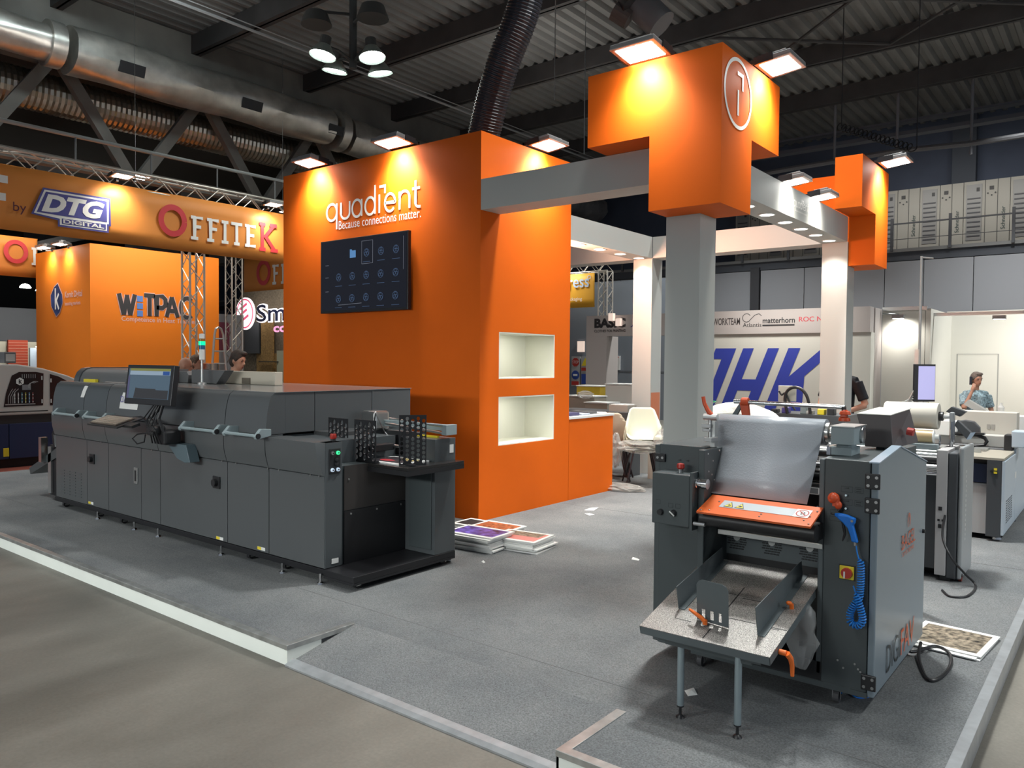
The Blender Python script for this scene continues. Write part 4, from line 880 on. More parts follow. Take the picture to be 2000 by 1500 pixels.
# second, slitter bar above
MB().cyl((-1.80, 4.35, 1.478), (-1.185, 4.35, 1.470), 0.0125, 14).build('slitter_bar', CHROME, lm, smooth=True)
b = MB(); b.prism([(-1.765, 1.47), (-1.745, 1.47), (-1.80, 1.36), (-1.835, 1.36)], 'y', 4.34, 4.36); b.build('bar_support', DARKG2, lm)
b = MB(); b.cyl((-1.755, 4.35, 1.478), (-1.715, 4.35, 1.478), 0.026, 14).prism([(-1.765, 1.475), (-1.715, 1.475), (-1.705, 1.38), (-1.745, 1.38)], 'y', 4.335, 4.365); b.build('red_bracket', REDO, lm, bevel=0.004)
b = MB(); b.lathe([(0.0, 0.0), (0.03, 0.0), (0.028, 0.018), (0.0, 0.022)], (-1.175, 4.30, 1.40), 'z', 14).prism([(-1.195, 1.42), (-1.16, 1.42), (-1.165, 1.46), (-1.18, 1.46)], 'y', 4.28, 4.32).lathe([(0.0, 0.0), (0.030, 0.0), (0.024, 0.018), (0.0, 0.020)], (-1.172, 4.30, 1.435), 'z', 14)
b.build('red_bracket', REDO, lm, bevel=0.003)
MB().cyl((-1.178, 4.30, 1.43), (-1.178, 4.30, 1.475), 0.012, 10).build('bracket_post', BLACKP, lm)
# touch control box on the right
CM = Matrix.Translation((-1.09, 4.30, 1.275)) @ Matrix.Rotation(-0.05, 4, 'Z')
b = MB(CM)
f0 = [(0.02, 0, 0), (0.155, 0, 0), (0.14, 0, 0.165), (-0.025, 0, 0.165)]
f1 = [(0.06, 0.22, 0.02), (0.22, 0.22, 0.02), (0.175, 0.22, 0.19), (0.02, 0.22, 0.19)]
b.add(f0+f1, [(0,1,2,3),(4,5,6,7),(0,1,5,4),(1,2,6,5),(2,3,7,6),(3,0,4,7)])
cb = b.build('control_box', mat('brown_grey_box', (0.105, 0.088, 0.086), 0.45), lm, bevel=0.003)
b = MB(CM); b.add([(-0.025, -0.001, 0.166), (0.14, -0.001, 0.166), (0.178, 0.225, 0.192), (0.02, 0.225, 0.192), (-0.025, -0.001, 0.170), (0.14, -0.001, 0.170), (0.178, 0.225, 0.196), (0.02, 0.225, 0.196)], [(0,1,2,3),(4,5,6,7),(0,1,5,4),(1,2,6,5),(2,3,7,6),(3,0,4,7)])
b.build('box_lid', mat('pale_lid', (0.78, 0.77, 0.70), 0.4), cb)
MB(CM).cyl((0.195, 0.10, 0.085), (0.225, 0.10, 0.08), 0.020, 14).build('emergency_stop', REDP, cb)
MB(CM).box(0.06, 0.10, 0.05, 0.15, -0.06, 0.03).build('box_stand', DARKG, cb)
# rollers seen behind the sheet on the right
for (z, r, m_) in [(1.23, 0.030, STEEL), (1.16, 0.020, CHROME), (1.10, 0.030, BLACKP), (1.05, 0.02, STEEL)]:
    MB().cyl((-1.69, 4.3, z), (-1.12, 4.3, z), r, 14).build('roller', m_, lm, smooth=True)
MB().ell((-1.14, 3.93, 1.06), (0.022, 0.022, 0.03)).build('red_knob', REDO, lm, smooth=True)
b = MB(); b.cyl((-1.15, 3.9, 1.03), (-1.10, 3.9, 1.0), 0.010, 8).cyl((-1.17, 3.85, 1.01), (-1.12, 3.85, 0.99), 0.008, 8); b.build('steel_fitting', CHROME, lm)

# film roll and hanging film web: separate things
fr = thing('film_roll', 'silvery roll of film hanging down as a glossy sheet over the laminator', 'film', (-1.45, 4.10, 1.27))
FILM = mat('grey_film', (0.42, 0.45, 0.49), 0.28, bump=0.12, bscale=140, spec=0.6)
RC, RR = (3.99, 1.362), 0.064
fr_b = MB(); fr_b.cyl((-1.722, RC[0], RC[1]), (-1.172, RC[0], RC[1]), RR, 36); fr_b.build('roll', FILM, fr, smooth=True)
a0 = math.radians(10)
P = [(RC[0]+(RR+0.001)*math.cos(math.radians(a)), RC[1]+(RR+0.001)*math.sin(math.radians(a))) for a in range(80, 176, 12)]
P = P[:7] + [(3.895, 1.29), (3.845, 1.205), (3.795, 1.12), (3.745, 1.036)]
b = MB(); n = len(P); vs = []
for i, p in enumerate(P):
    t = i/(n-1); xl = -1.757+0.105*max(0, t-0.62)/0.38; xr = -1.213+0.058*max(0, t-0.62)/0.38
    vs += [(xl, p[0], p[1]), (xr, p[0], p[1])]
# hanging part tapers only by perspective: keep parallel edges
vs = []
for i, p in enumerate(P):
    q_ = min(1.0, max(0.0, (1.40-p[1])/0.365)); vs += [(-1.722+0.047*q_, p[0], p[1]), (-1.172-0.012*q_, p[0], p[1])]
b.add(vs, [(2*i, 2*i+1, 2*i+3, 2*i+2) for i in range(n-1)])
o = b.build('film_sheet', FILM, fr, smooth=True); so = o.modifiers.new('thick', 'SOLIDIFY'); so.thickness = 0.0015; so.offset = -1

# air gun hanging on the cabinet + coiled hose
ag = thing('air_gun', 'blue air blow gun hanging on the laminator cabinet with coiled blue hose', 'air gun', (-0.97, 3.70, 0.90))
b = MB()
b.sweep([[(x+dx, 3.70+dy, z+dz) for (dx, dy, dz) in [(0, -r_*0.7, r_), (0, r_*0.7, r_), (0, r_*0.7, -r_), (0, -r_*0.7, -r_)]] for (x, z, r_) in [(-1.045, 1.013, 0.006), (-1.02, 1.008, 0.014), (-0.985, 0.998, 0.019)]])
b.build('barrel', BLUEP, ag, bevel=0.004)
b = MB(); b.prism([(-1.03, 1.018), (-0.985, 1.016), (-0.952, 1.006), (-0.955, 0.985), (-0.962, 0.975), (-0.945, 0.915), (-0.940, 0.898), (-0.967, 0.900), (-0.972, 0.925), (-0.985, 0.96), (-1.01, 0.985), (-1.032, 1.0)], 'y', 3.685, 3.713)
b.build('grip', BLUEP, ag, bevel=0.006)
MB().cyl((-1.06, 3.70, 1.016), (-1.035, 3.70, 1.012), 0.004, 8).build('nozzle', BLACKP, ag)
MB().tube([(-1.01, 3.70, 0.985), (-1.003, 3.70, 0.955), (-0.998, 3.70, 0.93), (-1.005, 3.70, 0.905), (-1.008, 3.70, 0.895)], [0.006, 0.007, 0.006, 0.004, 0.002], 8).build('trigger', BLACKP, ag)
MB().cyl((-0.965, 3.682, 0.995), (-0.965, 3.688, 0.995), 0.006, 10).build('screw', CHROME, ag)
MB().cyl((-0.954, 3.70, 0.90), (-0.953, 3.70, 0.883), 0.006, 10).build('fitting', CHROME, ag)
# helix along a centre path
path = [(-0.952, 0.885), (-0.948, 0.86), (-0.942, 0.835), (-0.930, 0.80), (-0.928, 0.76), (-0.928, 0.72), (-0.930, 0.68), (-0.932, 0.655), (-0.940, 0.635), (-0.955, 0.61), (-0.968, 0.58), (-0.972, 0.555), (-0.965, 0.532), (-0.945, 0.522), (-0.925, 0.530), (-0.915, 0.552), (-0.918, 0.58), (-0.926, 0.61), (-0.936, 0.64), (-0.945, 0.665), (-0.955, 0.695), (-0.958, 0.70)]
def catmull(P_, n):
    out = []; P_ = [Vector(p) for p in P_]
    for i in range(len(P_)-1):
        p0, p1, p2, p3 = P_[max(i-1, 0)], P_[i], P_[i+1], P_[min(i+2, len(P_)-1)]
        for k in range(n):
            t = k/n; out.append(0.5*((2*p1)+(p2-p0)*t+(2*p0-5*p1+4*p2-p3)*t*t+(3*p1-p0-3*p2+p3)*t*t*t))
    out.append(P_[-1]); return out
cp_ = catmull(path, 12)
hel = []; s_acc = 0.0
tot = sum((cp_[i+1]-cp_[i]).length for i in range(len(cp_)-1)); prev = cp_[0]
fine = []
for i in range(len(cp_)-1):
    for k in range(6): fine.append(cp_[i].lerp(cp_[i+1], k/6))
acc = 0.0
for i in range(1, len(fine)-1):
    acc += (fine[i]-fine[i-1]).length
    t = (fine[i+1]-fine[i-1]).normalized(); nrm = Vector((-t.y, t.x))
    R_ = 0.0135*min(1.0, max(0.0, (acc-0.06)/0.02))*min(1.0, max(0.0, (tot-acc-0.03)/0.02)); ph = 2*PI*acc/0.0115
    yo = 3.714 if acc < 0.36 else 3.704
    hel.append((fine[i].x+nrm.x*R_*math.cos(ph), yo-R_*math.sin(ph)*0.9-0.006, fine[i].y+nrm.y*R_*math.cos(ph)))
MB().tube(hel, 0.0036, 6).build('coiled_hose', mat('blue_hose', (0.02, 0.20, 0.62), 0.3), ag, smooth=True)
# plastic bag under the tray, power cable, floor cable
CLEAR = mat('clear_plastic_film', (0.75, 0.76, 0.75), 0.15, alpha=0.22)
random.seed(2)
b = MB()
rings = []
for k in range(8):
    t = k/7; rr = 0.06*math.sin(PI*(0.12+0.80*t))+0.008; zc = 0.60-0.30*t
    rings.append([(-1.155+rr*(0.75+0.5*random.random())*math.cos(2*PI*i/12), 3.62+rr*(0.75+0.5*random.random())*math.sin(2*PI*i/12), zc+random.uniform(-.008, .008)) for i in range(12)])
b.sweep(rings); tag(b.build('plastic_bag', CLEAR, smooth=True), 'crumpled clear plastic bag hanging under the laminator tray', 'bag')
def cable(name, pts, r, m_, label, cat='cable', n=10):
    return tag(MB().tube([tuple(v) for v in catmull([Vector(p) for p in pts], n)], r, 8).build(name, m_, smooth=True), label, cat)
cable('power_cable', [(-0.97, 4.76, 0.16), (-0.90, 4.66, 0.135), (-0.82, 4.85, 0.13), (-0.74, 4.80, 0.125), (-0.705, 4.62, 0.119), (-0.715, 4.42, 0.119), (-0.75, 4.34, 0.119), (-0.80, 4.44, 0.119), (-0.86, 4.64, 0.125), (-0.88, 4.80, 0.15)], 0.009, BLACKP, 'thick black power cable looping on carpet beside near laminator')
cable('cable', [(-1.0, 4.2, 0.115), (-0.93, 4.0, 0.115), (-0.98, 3.9, 0.115), (-1.05, 3.98, 0.115)], 0.004, BLUEP, 'thin blue hose on carpet under the near laminator castor', 'hose')
# ================================================================ SECOND LAMINATOR (behind the near one)
l2 = thing('paper_laminator', 'silver and black laminator carrying thick cream paper roll, behind grey laminator', 'machine', (-1.4, 6.7, 0.11))
SILV = mat('silver_grey_panel', (0.36, 0.38, 0.39), 0.35, 0.2)
SILV2 = mat('light_grey_panel', (0.46, 0.45, 0.45), 0.4)
CHAR = mat('charcoal_panel', (0.06, 0.065, 0.072), 0.4)
MB().box(-1.105, -1.032, 6.44, 6.95, 0.15, 1.075).build('grey_strip', SILV2, l2, bevel=0.004)
MB().box(-1.031, -0.968, 6.45, 6.95, 0.13, 1.058).build('dark_strip', CHAR, l2, bevel=0.01)
p2 = MB(); p2.box(-0.966, -0.935, 6.47, 6.95, 0.13, 1.10); p2.build('side_panel', SILV, l2, bevel=0.012)
for k in range(15): MB().box(-0.9345, -0.9335, 6.60+0.0*k, 6.618, 0.40+k*0.036, 0.418+k*0.036).build('side_mark', PAPER, l2)
for z in (0.63, 0.50): MB().box(-1.085, -1.062, 6.435, 6.44, z, z+0.028).build('socket', BLACKP, l2)
for x in (-1.09, -1.062): MB().box(x, x+0.015, 6.435, 6.44, 0.55, 0.565).build('socket', BLACKP, l2)
MB().box(-1.86, -1.11, 6.5, 7.0, 0.18, 0.88).build('body', CHAR, l2)
MB().box(-1.95, -1.87, 6.44, 6.95, 0.15, 1.075).build('grey_strip', SILV2, l2, bevel=0.004)
for (z, r, m_, y) in [(1.035, 0.012, CHROME, 6.47), (0.985, 0.035, BLACKP, 6.56), (0.93, 0.028, STEEL, 6.52), (0.895, 0.02, CHROME, 6.48), (1.06, 0.010, STEEL, 6.44)]:
    MB().cyl((-1.87, y, z), (-1.106, y, z), r, 14).build('roller', m_, l2, smooth=True)
MB().box(-1.80, -1.12, 6.56, 6.60, 0.90, 1.10).build('inner_plate', TEAL, l2)
b = MB(); b.quad((-1.62, 6.60, 1.075), (-1.15, 6.60, 1.075), (-1.17, 6.74, 1.16), (-1.60, 6.74, 1.16)); b.build('paper_web', mat('grey_web', (0.40, 0.42, 0.43), 0.4), l2)
b = MB(); b.cyl((-1.118, 6.75, 1.305), (-1.04, 6.75, 1.305), 0.016, 12); b.build('roll_shaft', STEEL, l2)
MB().box(-1.075, -1.045, 6.72, 6.78, 1.27, 1.34).build('bearing', SILV, l2, bevel=0.006)
MB().cyl((-1.065, 6.77, 1.06), (-1.065, 6.77, 1.28), 0.014, 12).build('post', CHROME, l2, smooth=True)
MB().box(-1.10, -1.03, 6.73, 6.81, 1.06, 1.075).build('post_foot', ALU, l2)
b = MB(); b.add([(-1.05, 6.78, 1.24), (-1.03, 6.78, 1.28), (-0.94, 6.78, 1.19), (-0.965, 6.78, 1.14), (-1.05, 6.86, 1.24), (-1.03, 6.86, 1.28), (-0.94, 6.86, 1.19), (-0.965, 6.86, 1.14)], [(0,1,2,3),(4,5,6,7),(0,1,5,4),(1,2,6,5),(2,3,7,6),(3,0,4,7)]); b.build('control_paddle', CHAR, l2, bevel=0.003)
b = MB(); b.quad((-0.965, 6.775, 1.135), (-0.938, 6.775, 1.19), (-0.915, 6.85, 1.19), (-0.945, 6.85, 1.135)); b.build('paddle_face', mat('pale_screen', (0.5, 0.65, 0.8), 0.3), l2)
b = MB(); b.add([(-1.13, 6.9, 1.335), (-1.03, 6.9, 1.30), (-0.99, 6.9, 1.34), (-1.09, 6.9, 1.375), (-1.13, 6.98, 1.335), (-1.03, 6.98, 1.30), (-0.99, 6.98, 1.34), (-1.09, 6.98, 1.375)], [(0,1,2,3),(4,5,6,7),(0,1,5,4),(1,2,6,5),(2,3,7,6),(3,0,4,7)]); b.build('control_paddle', CHAR, l2, bevel=0.003)
MB().cyl((-1.08, 6.94, 1.06), (-1.08, 6.94, 1.335), 0.012, 10).build('post', CHROME, l2)
MB().cyl((-1.125, 6.66, 1.04), (-1.125, 6.66, 1.165), 0.007, 8).build('post', CHROME, l2)
MB().cyl((-0.955, 6.52, 0.14), (-0.935, 6.52, 0.14), 0.03, 14).build('castor', mat('red_brown_wheel', (0.2, 0.03, 0.02), 0.5), l2)
MB().box(-1.07, -1.0, 6.46, 6.6, 0.111, 0.15).build('castor', BLACKP, l2)
MB().cyl((-1.87, 6.95, 0.16), (-1.80, 6.95, 0.16), 0.05, 14).build('castor', BLACKP, l2)
MB().box(-1.9, -1.1, 6.7, 7.0, 0.11, 0.18).build('base_frame', BLACK, l2)
r2 = thing('paper_roll', 'thick cream paper roll mounted high on the second laminator', 'paper roll', (-1.33, 6.75, 1.21))
MB().lathe([(0.0, 0.0), (0.098, 0.0), (0.102, 0.006), (0.102, 0.374), (0.098, 0.38), (0.0, 0.38)], (-1.53, 6.75, 1.305), 'x', 40).build('roll', ROLLW, r2, smooth=True)
MB().lathe([(0.0, 0.0), (0.035, 0.0), (0.035, 0.03), (0.0, 0.03)], (-1.15, 6.75, 1.305), 'x', 20).build('core', BLACKP, r2)
r3 = thing('film_roll', 'thin tan film roll just under the thick cream paper roll', 'film roll', (-1.33, 6.66, 1.12))
MB().lathe([(0.0, 0.0), (0.047, 0.0), (0.047, 0.36), (0.0, 0.36)], (-1.53, 6.66, 1.152), 'x', 30).build('roll', KRAFT, r3, smooth=True)
MB().lathe([(0.0, 0.0), (0.048, 0.0), (0.048, 0.008), (0.02, 0.012), (0.02, 0.04), (0.0, 0.04)], (-1.17, 6.66, 1.152), 'x', 20).build('core', WHITE, r3)
cable('power_cable', [(-1.04, 6.43, 0.60), (-1.04, 6.36, 0.45), (-0.97, 6.30, 0.32), (-0.90, 6.40, 0.20), (-0.83, 6.40, 0.125), (-0.84, 6.10, 0.118), (-0.93, 6.02, 0.117), (-1.0, 6.15, 0.117)], 0.008, BLACKP, 'black power cable hanging in a loop from the second laminator')
b = MB(); b.tube([(-1.02, 4.95, 0.9), (-1.02, 4.98, 0.6), (-0.99, 5.0, 0.35)], 0.02, 8); b.box(-1.10, -1.0, 4.9, 5.1, 0.112, 0.5)
tag(b.build('waste_bag', BLACKP), 'black waste bag hanging behind the near laminator', 'bag')
# white table with keyboard-like tray between laminators (far paper edge)
tag(MB().box(-1.12, -1.03, 5.55, 5.57, 0.112, 1.0).build('paper_web', mat('white_panel', (0.55, 0.54, 0.52), 0.5)), 'pale sheet standing between the two laminators', 'sheet')

# ================================================================ THIRD MACHINE at right edge
m3 = thing('flatbed_cutter', 'blue-white and navy flatbed machine at right edge with cream hood', 'machine', (-1.4, 9.3, 0.11))
BW = mat('pale_blue_white_panel', (0.50, 0.58, 0.66), 0.3, 0.1)
MB().box(-1.0, -0.885, 8.20, 8.30, 0.15, 0.85).build('column_cover', CHAR, m3, bevel=0.006)
MB().box(-2.2, -1.0, 8.26, 8.34, 0.16, 0.62).build('panel', SILV2, m3)
MB().box(-2.2, -1.0, 8.24, 8.32, 0.63, 0.80).build('navy_band', mat('navy_panel', (0.012, 0.02, 0.05), 0.4), m3)
MB().box(-0.883, -0.86, 8.20, 9.05, 0.17, 0.84).build('side_panel', BW, m3, bevel=0.004)
MB().box(-0.883, -0.86, 9.06, 10.4, 0.17, 0.88).build('side_panel', BW, m3, bevel=0.004)
MB().box(-2.2, -0.89, 8.31, 10.4, 0.16, 0.80).build('body', CHAR, m3)
MB().box(-2.2, -0.87, 8.20, 9.0, 0.846, 0.866).build('top_plate', mat('beige_top', (0.38, 0.35, 0.29), 0.4), m3)
MB().box(-0.8595, -0.8585, 8.98, 9.10, 0.60, 0.66).build('badge', PAPER, m3)
b = MB()
for r in range(10):
    for c in range(4): b.box(-0.859, -0.857, 8.35+c*0.12, 8.42+c*0.12, 0.26+r*0.022, 0.268+r*0.022)
tag(b.build('vent_slots', CHAR, m3), kind='stuff')
for z in (0.755, 0.725): MB().box(-0.945, -0.92, 8.192, 8.20, z, z+0.018).build('warning_sticker', YEL, m3)
MB().lathe([(0.0, -0.02), (0.012, -0.02), (0.014, 0.0)], (-0.96, 8.20, 0.745), 'y', 12).build('lock_knob', BLACKP, m3)
for y in (8.35, 9.4, 10.3): MB().lathe([(0, 0), (0.05, 0), (0.045, 0.02), (0.012, 0.025), (0.012, 0.07)], (-0.93, y, 0.11), 'z', 12).build('levelling_foot', CHROME, m3)
MB().box(-1.47, -0.90, 9.48, 9.70, 0.98, 1.215).build('cream_hood', mat('cream_hood', (0.54, 0.51, 0.45), 0.5), m3, bevel=0.008)
for x in (-1.165, -1.125): MB().box(x, x+0.03, 9.474, 9.48, 1.035, 1.085).build('vent', mat('vent_grey', (0.33, 0.31, 0.28), 0.5), m3)
MB().box(-2.0, -0.90, 9.30, 9.75, 0.86, 0.985).build('gantry_base', mat('pale_gantry', (0.50, 0.49, 0.46), 0.4), m3, bevel=0.01)
MB().box(-0.96, -0.89, 9.0, 9.2, 0.86, 1.02).build('gantry_end', BLACKP, m3, bevel=0.01)
MB().box(-0.90, -0.78, 9.0, 9.25, 0.90, 1.06).build('gantry_cap', BW, m3, bevel=0.01)
b = MB(); b.box(-1.4, -1.15, 9.18, 9.26, 1.0-0.01, 1.01); b.tube([(-1.42, 9.22, 0.99), (-1.22, 9.22, 0.985), (-1.15, 9.22, 0.96), (-1.13, 9.22, 0.925), (-1.15, 9.22, 0.89), (-1.22, 9.22, 0.875), (-1.42, 9.22, 0.872)], 0.018, 8); b.build('cable_chain', BLACKP, m3)
b = MB(); b.prism([(-1.40, 0.99), (-1.20, 0.99), (-1.205, 1.06), (-1.26, 1.12), (-1.34, 1.13), (-1.40, 1.12)], 'y', 9.28, 9.36); b.build('head_cover', CHAR, m3, bevel=0.01)
MB().box(-1.62, -1.40, 9.22, 9.36, 0.96, 1.12).build('head', WHITE, m3, bevel=0.01)
for x in (-1.5, -1.35, -1.2): MB().box(x, x+0.12, 8.75, 9.0, 0.868, 0.885).build('part_on_bed', ALU, m3)
MB().box(-1.5, -1.1, 8.6, 8.62, 0.868, 0.90).build('bed_rail', ALU, m3)
b = MB(); b.prism([(-1.55, 1.235), (-1.50, 1.29), (-1.15, 1.07), (-1.20, 1.03)], 'y', 10.6, 10.75); tag(b.build('tilted_hood', mat('silver_lid', (0.40, 0.40, 0.38), 0.35, 0.3)), 'raised pale lid of a machine in front of the person on the phone', 'lid')
for o_ in [bpy.data.objects[-1]] if False else []: pass
cb2 = tag(MB().box(-1.75, -1.1, 10.5, 10.9, 0.11, 1.04).build('cabinet', WHITE, bevel=0.004), 'low white cabinet under the raised pale lid', 'cabinet')

# plastic-wrapped thing with green panel behind the film roll
wr = thing('wrapped_goods', 'goods wrapped in white plastic with green corner, behind the film roll', 'goods', (-3.0, 7.5, 0.11))
random.seed(4)
b = MB(); rings = []
for k in range(9):
    x = -3.36+k*0.09; h = 0.17*math.sin(PI*min(1, (k+1.5)/9.5))**0.5
    rings.append([(x, 7.5+0.2*math.cos(2*PI*i/14), 1.13+(h*(1.0+0.12*random.random()) if math.sin(2*PI*i/14) > 0 else 0.02)*math.sin(2*PI*i/14)) for i in range(14)])
b.sweep(rings); b.build('white_wrap', mat('white_wrap', (0.70, 0.71, 0.68), 0.35, bump=0.5, bscale=25), wr)
b = MB(); b.prism([(-3.375, 1.33), (-3.19, 1.325), (-3.34, 1.25), (-3.375, 1.25)], 'y', 7.26, 7.29); b.build('green_panel', mat('green_panel', (0.03, 0.42, 0.18), 0.4), wr)
MB().box(-3.38, -2.64, 7.25, 7.75, 0.11, 1.13).build('crate', CHAR, wr)
# small robot press with cable loop
rp = thing('tool_stand', 'cream control pad and black cable loop above dark workbench', 'control panel', (-2.8, 8.6, 0.11))
MB().box(-3.2, -2.3, 8.45, 9.0, 0.11, 1.16).build('workbench', CHAR, rp)
MB().box(-3.02, -2.83, 8.50, 8.53, 1.29, 1.46).build('control_pad', mat('pad_cream', (0.52, 0.51, 0.45), 0.5), rp, bevel=0.004)
MB().cyl((-2.955, 8.53, 1.16), (-2.955, 8.53, 1.30), 0.012, 8).build('pad_post', ALU, rp)
b = MB(); pts = [(-3.0, 8.46, 1.40), (-2.93, 8.46, 1.40), (-2.9, 8.46, 1.32), (-2.88, 8.46, 1.40)] 
b.tube(catmull([(-2.90, 8.46, 1.16), (-2.93, 8.46, 1.30), (-2.91, 8.46, 1.40), (-2.84, 8.46, 1.445), (-2.76, 8.46, 1.43), (-2.70, 8.46, 1.36), (-2.67, 8.46, 1.25), (-2.66, 8.46, 1.17)], 6), 0.017, 8)
b.tube(catmull([(-3.0, 8.47, 1.40), (-2.97, 8.47, 1.36), (-2.93, 8.47, 1.38), (-2.88, 8.47, 1.28), (-2.82, 8.47, 1.20)], 6), 0.010, 8); b.build('cable_loop', BLACKP, rp)
for k, (x, m_) in enumerate([(-3.1, BLACKP), (-2.98, mat('violet_tool', (0.08, 0.06, 0.3), 0.4)), (-2.78, TEAL), (-2.72, STEEL), (-2.6, YEL), (-2.5, BLACKP)]):
    MB().box(x, x+0.07, 8.5, 8.6, 1.161, 1.20+0.02*(k % 3)).build('tool', m_, rp, bevel=0.006)

# ================================================================ CHAIRS
CH = mat('cream_chair_shell', (0.66, 0.66, 0.52), 0.45)
CH2 = mat('beige_chair_shell', (0.60, 0.50, 0.38), 0.45)
def chair(x, y, rot, z, label, m_, legs=True):
    t = thing('shell_chair', label, 'chair', (x, y, z), 'moulded shell chairs')
    M = Matrix.Translation((x, y, z)) @ Matrix.Rotation(rot, 4, 'Z')
    # profile along depth: front seat edge -> seat -> back top; with widths
    prof_ = [(-0.22, 0.44, 0.19, 0.0), (-0.14, 0.435, 0.215, 0.015), (-0.02, 0.42, 0.225, 0.045), (0.10, 0.43, 0.23, 0.08), (0.165, 0.50, 0.235, 0.09), (0.20, 0.60, 0.23, 0.07), (0.22, 0.70, 0.20, 0.045), (0.24, 0.80, 0.165, 0.02), (0.245, 0.83, 0.12, 0.01)]
    vs = []; nn = 11
    for (d, h, wd, lift) in prof_:
        for i in range(nn):
            u = -1+2*i/(nn-1); up_ = lift*abs(u)**3
            vs.append((u*wd, d-up_*(1.2 if h > 0.45 else 0.0), h+(up_ if h < 0.55 else up_*0.2)))
    b = MB(M); b.add(vs, [(r*nn+i, r*nn+i+1, (r+1)*nn+i+1, (r+1)*nn+i) for r in range(len(prof_)-1) for i in range(nn-1)])
    o = b.build('shell', m_, t, smooth=True); s_ = o.modifiers.new('t', 'SOLIDIFY'); s_.thickness = 0.008
    if legs:
        for (sx, sy) in ((-1, -1), (1, -1), (-1, 1), (1, 1)):
            MB(M).cyl((sx*0.12, sy*0.10, 0.425), (sx*0.22, sy*0.20, 0.003), 0.011, 8).build('leg', mat('dark_chair_leg', (0.03, 0.018, 0.022), 0.4), t)
    return t
fd = math.radians(38)
for k in range(4): chair(-5.00+0.028*k, 9.05-0.028*k, fd, 0.111+0.055*k, ['bottom', 'second', 'third', 'topmost'][k]+' chair of the cream shell stack wrapped in plastic', CH)
for k in range(3): chair(-5.46-0.02*k, 9.16-0.03*k, fd+2.9, 0.111+0.045*k, ['bottom', 'middle', 'top'][k]+' beige shell chair of the stack behind orange counter', CH2)
random.seed(8)
WRAP = mat('crumpled_clear_wrap', (0.50, 0.48, 0.45), 0.12, alpha=0.42, spec=0.8)
def crumple(name, cx, cy, cz, rx, ry, rz, label, seed=1, n=18, m=12, m_=WRAP):
    random.seed(seed); rings = []
    for k in range(m+1):
        t = PI*k/m; rings.append([])
        for i in range(n):
            q = random.uniform(0.75, 1.15); rings[-1].append((cx+rx*q*max(math.sin(t), .05)*math.cos(2*PI*i/n), cy+ry*q*max(math.sin(t), .05)*math.sin(2*PI*i/n), max(0.112, cz-rz*math.cos(t)*random.uniform(0.85, 1.1))))
    return tag(MB().sweep(rings).build(name, m_), label, 'plastic wrap')
crumple('plastic_wrap', -4.88, 8.78, 0.63, 0.30, 0.26, 0.09, 'crumpled clear plastic draped round the cream chair stack', 3)
crumple('plastic_wrap', -5.20, 8.72, 0.56, 0.08, 0.10, 0.22, 'plastic wrap hanging off left side of the cream chairs', 4)
crumple('plastic_wrap', -5.05, 8.45, 0.14, 0.42, 0.20, 0.05, 'crumpled plastic sheet on the carpet under the cream chairs', 5, 30, 10)
crumple('plastic_wrap', -4.55, 8.75, 0.75, 0.10, 0.12, 0.12, 'plastic wrap bunched against the column behind cream chairs', 6)
tag(MB().box(-5.15, -4.75, 9.5, 9.62, 0.111, 0.50).build('carton', mat('beige_carton', (0.48, 0.40, 0.33), 0.7)), 'beige carton standing behind the cream chair legs', 'box')
# dark desk behind counter with clutter
dk = thing('desk', 'dark grey desk behind the orange counter and chairs', 'desk', (-5.7, 9.6, 0.11))
MB().box(-6.6, -5.40, 9.35, 9.80, 0.86, 1.01).build('desktop', CHAR, dk, bevel=0.004)
for x in (-6.55, -5.46):
    MB().box(x, x+0.05, 9.4, 9.75, 0.111, 0.86).build('leg', CHAR, dk)
tag(MB().box(-5.75, -5.45, 9.45, 9.70, 1.011, 1.10).build('box', mat('taupe_box', (0.36, 0.32, 0.28), 0.6)), 'taupe box with papers on the dark desk', 'box')
tag(MB().box(-5.72, -5.47, 9.47, 9.68, 1.101, 1.112).build('papers', PAPER), 'white papers on top of the taupe box', 'papers')
tag(MB().box(-5.80, -5.42, 9.50, 9.66, 1.14, 1.15).build('tray', CHAR), 'thin dark tray above the taupe box', 'tray') if False else None
for (x0, x1, y0, y1, h, m_, lab, cat) in [
    (-5.50, -5.10, 7.42, 7.72, 0.035, mat('dark_blue_folder', (0.05, 0.05, 0.14), 0.4), 'dark blue printed folders on near end of the white counter top', 'folders'),
    (-5.45, -5.08, 7.74, 7.92, 0.02, mat('pale_brochure', (0.45, 0.5, 0.6), 0.4), 'curled pale blue brochures on the white counter top', 'brochures'),
    (-5.42, -5.12, 7.94, 8.14, 0.03, CHAR, 'dark flat device on far half of the white counter top', 'device'),
    (-5.40, -5.10, 8.16, 8.33, 0.012, PAPER, 'white papers at far end of the counter top', 'papers')]:
    tag(MB().box(x0, x1, y0, y1, 1.0665, 1.0665+h).build(cat, m_, bevel=0.004), lab, cat)
